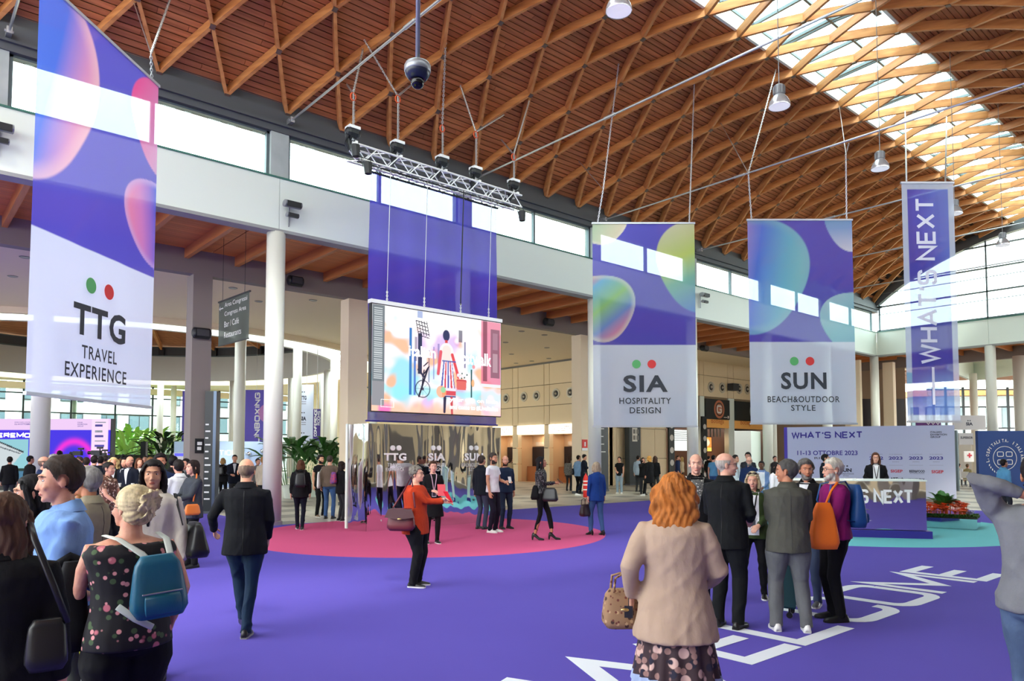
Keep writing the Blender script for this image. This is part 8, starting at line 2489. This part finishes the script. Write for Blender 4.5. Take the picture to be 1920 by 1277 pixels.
held(P, 'phone', 'dark phone in the hands of the striding man', 'phone', 1, (.08, .16, .012), phone_m, (.9, 0))
P = bg('young woman in black t-shirt and pale jeans walking towards the viewer', 1161, 33.5, h=1.69, face=-15, top=('tee', 'cloth_black', (26, 27, 31)), sleeve='short', hem=.84, bottom=TR(('denim_pale', (142, 160, 174))), shoes=('shoe_white', (226, 226, 222)), sole=ws, hair=('bun', (34, 26, 24)), legs=1.2, hl='swing', hr=(.08, .22, 1.05))
bg('man in pale blue shirt with a grey backpack by the black totem', 1196, 35, h=1.75, face=150, top=('shirt', 'pale_blue_shirt', (176, 196, 214)), bottom=TR(DKG), hair=('short', (40, 32, 30)))
P = bg('woman in black with a camera strap by the black totem', 1205, 32.5, h=1.66, face=20, top=J(BLK), bottom=TR(DKG), hair=('long', (40, 28, 26), .2), hl='face', hr='face')
held(P, 'camera', 'small black camera held up by the woman near the black totem', 'camera', 1, (.13, .09, .07), phone_m)
P = bg('person with orange hair in long black coat walking left', 1217, 31.5, h=1.74, face=-130, top=('coat', 'cloth_black', (26, 27, 31)), hem=.55, bottom=TR(BLK), hair=('bob', (226, 164, 84), .12), shoes=('shoe_white', (226, 226, 222)), sole=ws, feet=((-.06, .3, 0), (.06, -.28, .08)))
bg('woman in dark jacket just right of the long black coat', 1228, 33, h=1.73, face=150, top=J(BLK), bottom=TR(DKG), hair=('long', (70, 48, 38), .24))
bg('man in navy suit at the shop counter, left of the shop column', 1270, 40, h=1.74, face=90, top=J(('suit_blue', (34, 48, 84))), bottom=TR(NAV), hair=('short', (60, 44, 36)))
bg('blond woman at the shop counter beside the navy suit', 1278, 42, h=1.66, face=-90, top=('shirt', 'cream_top', (226, 206, 172)), bottom=TR(DKG), hair=('long', (214, 178, 110), .24))
bg('man in light blue t-shirt before the orange shop display, back turned', 1337, 30, h=1.76, face=150, top=('tee', 'sky_blue_tee', (98, 160, 200)), sleeve='short', hem=.88, bottom=TR(JEAN), hair=('short', (26, 22, 22)))
for k, (x, d, c, lab) in enumerate(((1328, 41, (40, 34, 34), 'dark-haired customer under the orange display, left one'), (1347, 42, (52, 40, 34), 'dark-haired customer under the orange display, right one'))):
    bg(lab, x, d, h=1.72, face=160, top=J((BLK, DKG)[k]), bottom=TR(DKG), hair=('short', c))
P = bg('man in white shirt with black straps left of the navy shirt', 1378, 22.5, h=1.78, face=60, top=('shirt', 'cloth_white', (226, 228, 232)), hem=.94, bottom=TR(BLK), hair=('short', (40, 32, 30)))
for sd in (-1, 1):
    b = MB(); b.tube([P.T((sd * .10, -.15, 1.05)), P.T((sd * .09, -.14, 1.35)), P.T((sd * .10, -.04, 1.485)), P.T((sd * .09, .14, 1.35)), P.T((sd * .10, .15, 1.05))], [(.016, .004)] * 5, 6, ref=(1, 0, 0)); b.build('brace', leather_k, P.root, local=True)
bg('bald man in navy shirt facing the viewer above the blonde woman', 1404, 19.5, h=1.73, face=0, g=1.15, q=1, top=('shirt', 'navy_shirt', (30, 46, 84)), bottom=TR(DKG), hair=('bald', (120, 110, 104)), beard=(150, 146, 142), sk='fair', glasses=True)
bg('young man in dark shirt right behind the navy shirt', 1402, 23.5, h=1.86, face=-10, top=('shirt', 'cloth_charcoal', (52, 54, 58)), bottom=TR(DKG), hair=('short', (30, 24, 24), .2))
bg('woman in white top, pale blue cardigan and jeans', 1427, 19.0, h=1.62, face=-10, q=1, top=J(('pale_blue_cardigan', (118, 144, 190))), hem=.86, bottom=TR(JEAN), hair=('short', (34, 28, 28)), sk='dark', shirt=(.10, .92, 'cloth_white', (226, 228, 232), 1), hl=(.06, .2, 1.0), hr=(.16, .16, 1.0))
bg('woman with long black hair in white shirt left of the grey blazer', 1452, 16.5, h=1.62, face=70, q=1, top=('shirt', 'cloth_white', (226, 228, 232)), hem=.75, bottom=TR(WHT), hair=('long', (20, 18, 20), .40))
bg('man in beige jumper near the brown shop doorway', 1452, 30, h=1.74, face=30, top=('sweater', 'beige_knit', (170, 160, 140)), bottom=TR(DKG), hair=('short', (30, 26, 26)))
bg('man peeking out behind the white-haired head, before the lilac backdrop', 1546, 20, h=1.80, face=90, q=1, top=J(NAV), bottom=TR(DKG), hair=('short', (26, 22, 22)))
bg('man in light blue shirt before the blue stand wall', 1880, 20, h=1.66, face=130, q=1, top=('shirt', 'sky_blue_tee', (98, 160, 200)), bottom=TR(DKG), hair=('short', (34, 26, 24)), sk='tan')
for k, (x, d, tp, hc, lab) in enumerate(((1796, 42, WHT, (30, 26, 26), 'seated man in white jumper at the far cafe table'), (1812, 40, ('khaki_jacket', (176, 164, 120)), (120, 92, 64), 'seated woman in khaki jacket at the far cafe table'))):
    P = bg(lab, x, d, h=1.70, face=150, top=J(tp), bottom=TR(DKG), hair=('short', hc), feet=((-.1, .42, 0), (.1, .42, 0)), seat=-.42)
    o = thing('cafe_chair', ['pale cafe chair under the man in the white jumper', 'pale cafe chair under the woman in the khaki jacket'][k], 'chair', P.w((0, 0, 0)), P.rz)
    b = MB(); b.box(-.22, .22, -.22, .22, .40, .43); b.build('seat', paper, o, local=True); b = MB(); b.box(-.2, .2, -.26, -.23, .5, .85); b.build('backrest', paper, o, local=True)
    for sx_ in (-.2, .2):
        for sy_ in (-.2, .2):
            b = MB(); b.tube([(sx_, sy_, 0), (sx_ * .9, sy_ * .9, .41)], .015, 6); b.build('leg', MATS['camera_silver'], o, local=True)
# ---- background: lobby at the left
P = bg('bald man in navy suit in profile facing right before the far left column', 84, 12.6, h=1.76, face=75, q=1, top=J(('suit_blue', (34, 48, 84))), bottom=TR(NAV), hair=('bald', (120, 96, 80)), shirt=(.05, 1.1, 'cloth_white', (226, 228, 232)), beard=(110, 80, 62))
bg('grey-haired man facing left before the far left column', 103, 13.5, h=1.80, face=-60, q=1, top=J(DKG), bottom=TR(DKG), hair=('short', (160, 156, 150)), sk='fair')
bg('man in brown and cream leaf-print shirt facing right', 205, 12.5, h=1.66, face=55, q=1, top=('shirt', 'brown_cream_leaf_shirt', (96, 62, 50)), sleeve='short', bottom=TR(BLK), hair=('short', (40, 34, 32)), hl=(.1, .3, 1.1), hr=(.12, .28, 1.0))
bg('young man with tall dark hair in navy suit facing the viewer', 302, 12.0, h=1.80, face=5, q=1, top=J(('suit_blue', (34, 48, 84))), bottom=TR(NAV), hair=('short', (28, 22, 22), .26), beard=(60, 40, 34), hr=(.08, .24, 1.2), hl=(.08, .24, 1.15), shirt=(.05, 1.1, 'cloth_white', (226, 228, 232)), sk='tan')
P = bg('dark-haired man in white shirt, back half turned, left of the bobbed woman', 337, 11.8, h=1.71, face=-140, q=1, top=('shirt', 'cloth_white', (226, 228, 232)), hem=.94, bottom=TR(DKG), hair=('short', (38, 30, 28)), hl=(.1, .26, 1.1), hr=(.1, .26, 1.1), head=(20, 0))
P = bg('woman with dark bob in grey blazer facing left beside the square pier', 364, 11.6, h=1.70, face=-62, q=0, top=J(('blazer_slate', (62, 66, 72))), bottom=TR(BLK), hair=('bob', (44, 30, 28), .12), hl=(.06, .34, 1.1), hr=(.04, .34, 1.12), sk='fair')
bag(P, 'handbag', 'bright orange handbag at the hip of the woman in the grey blazer', (-.22, .12, .84), PI / 2, .26, .10, .17, M('orange_leather', (218, 116, 46), .45), strap=[(-.21, .1, 1.05), (-.16, .04, 1.3), (-.11, .0, 1.48)])
crowd = [(118, 20, 1.75, 20, DKG, (40, 30, 28), 'short', 'dark-haired man just right of the far left column'), (113, 26, 1.93, 170, BLK, (30, 26, 26), 'short', 'silhouetted man against the violet stage screen'),
         (135, 27, 1.88, 175, BLK, (60, 46, 34), 'crop', 'silhouetted round head before the pink arc'), (128, 16, 1.70, 150, ('linen_jacket', (200, 184, 150)), (214, 184, 130), 'bob', 'blond head behind the blue shirt man'),
         (150, 17, 1.74, -40, DKG, (70, 60, 54), 'short', 'man in grey suit with white collar behind the blue shirt'), (163, 18, 1.72, 170, ('pale_shirt', (196, 210, 224)), (60, 48, 40), 'short', 'man in pale shirt under the video cameras'),
         (178, 19, 1.76, 160, NAV, (36, 30, 28), 'short', 'tall man in navy suit, back turned, under the cameras'), (190, 20, 1.74, 170, NAV, (30, 26, 26), 'short', 'second man in navy suit, back turned'),
         (198, 23, 1.76, 165, DKG, (80, 70, 62), 'short', 'grey-suited man, back turned, in the lobby crowd'), (214, 17.5, 1.72, -5, BLK, (224, 196, 140), 'longwave', 'woman with long blond hair in black jacket and white top'),
         (226, 21, 1.66, 60, ('linen_jacket', (200, 184, 150)), (130, 96, 60), 'long', 'woman with light brown hair in cream jacket'), (236, 17.5, 1.72, -30, NAV, (26, 22, 22), 'long', 'dark-haired woman in navy suit looking left'),
         (245, 17.0, 1.75, -35, NAV, (120, 100, 92), 'bald', 'bald man in navy suit with pale tie'), (262, 19, 1.70, 20, ('brown_jacket', (84, 60, 48)), (96, 56, 36), 'long', 'woman with chestnut hair in brown jacket'),
         (283, 21, 1.72, 30, DKG, (150, 110, 70), 'bob', 'fair-haired woman between the black post and the navy suit'), (232, 29, 1.80, 175, BLK, (30, 26, 26), 'short', 'dark figure before the garden window, left one'),
         (246, 31, 1.80, 175, BLK, (36, 30, 28), 'short', 'dark figure before the garden window, right one'), (326, 15, 1.76, 160, BLK, (24, 20, 20), 'short', 'dark-haired man in black behind the white shirt'),
         (350, 16, 1.70, -40, DKG, (30, 24, 24), 'short', 'man partly hidden behind the bobbed woman'), (20, 24, 1.72, 170, BLK, (40, 32, 30), 'short', 'dark figure before the stage screen at the far left'),
         (58, 22, 1.75, 120, BLK, (30, 26, 26), 'short', 'dark-clothed man left of the far left column'), (273, 27, 1.74, 0, DKG, (44, 34, 30), 'short', 'man in grey at the black post')]
for (x, D, h, fc, c, hc, st, lab) in crowd:
    bg(lab, x, D, h=h, face=fc, q=2 if D > 16.5 else 1, top=J(c), bottom=TR(DKG), hair=(st, hc) + ((.26,) if st in ('long', 'longwave') else (.12,)), shirt=(.05, 1.1, 'cloth_white', (226, 228, 232)) if abs(fc) < 70 and D < 22 else None)
# video cameras on tripods over the crowd
for k, (x, y, D) in enumerate(((147, 850, 24), (182, 849, 22), (192, 853, 24), (203, 857, 25))):
    p = pxd(x, D); z = 1.8 + (HZ - y) / FPX * D
    o = thing('video_camera', ['broadcast camera on a tripod before the pink arc', 'broadcast camera pointing left before the white sponsor strip', 'second broadcast camera before the sponsor strip', 'small camera rig at the right edge of the stage screen'][k], 'camera', (p[0], p[1], .01), group='video cameras over the crowd')
    c = p + Z3 * z
    b = MB(); b.obox(c, RT * .13, FH * .07, Z3 * .07); b.build('camera_body', blackp, o)
    b = MB(); b.tube([c - RT * .13, c - RT * .25], [.045, .055], 12, dome=0); b.build('lens', blackp, o); b = MB(); b.obox(c + RT * .1 + Z3 * .15, RT * .08, FH * .04, Z3 * .03); b.bar(c + RT * .1 + Z3 * .05, c + RT * .1 + Z3 * .14, .03, .03, up=(1, 0, 0)); b.build('viewfinder', blackp, o)
    for a in (0, 2.1, 4.2):
        b = MB(); b.tube([c - Z3 * .1, np.array([p[0] + .5 * math.cos(a), p[1] + .5 * math.sin(a), .02])], .018, 6); b.build('leg', blackp, o)
p = pxd(232, 15.5); o = thing('cocktail_table', 'black draped high table with cups in the lobby crowd', 'table', p)
b = MB(); b.lathe(p, [(.0, 1.1), (.36, 1.1), (.37, 1.07), (.2, .7), (.14, .4), (.34, .02), (.0, .02)], 20); b.build('tablecloth', cloth(*BLK), o, smooth=True)
for k in range(2):
    c = p + np.array([.2 * math.cos(k * 1.6), .2 * math.sin(k * 1.6), 1.1])
    o = thing('paper_cup', ('small white cup on the far side of the draped high table', 'small white cup on the near left of the draped high table')[k], 'cup', c, group='cups on the high table')
    b = MB(); b.lathe(c, [(.025, 0), (.035, .08), (.03, .08), (.022, .01), (0, .01)], 12); b.build('cup_body', paper, o)
flush_texts()
finish_people()
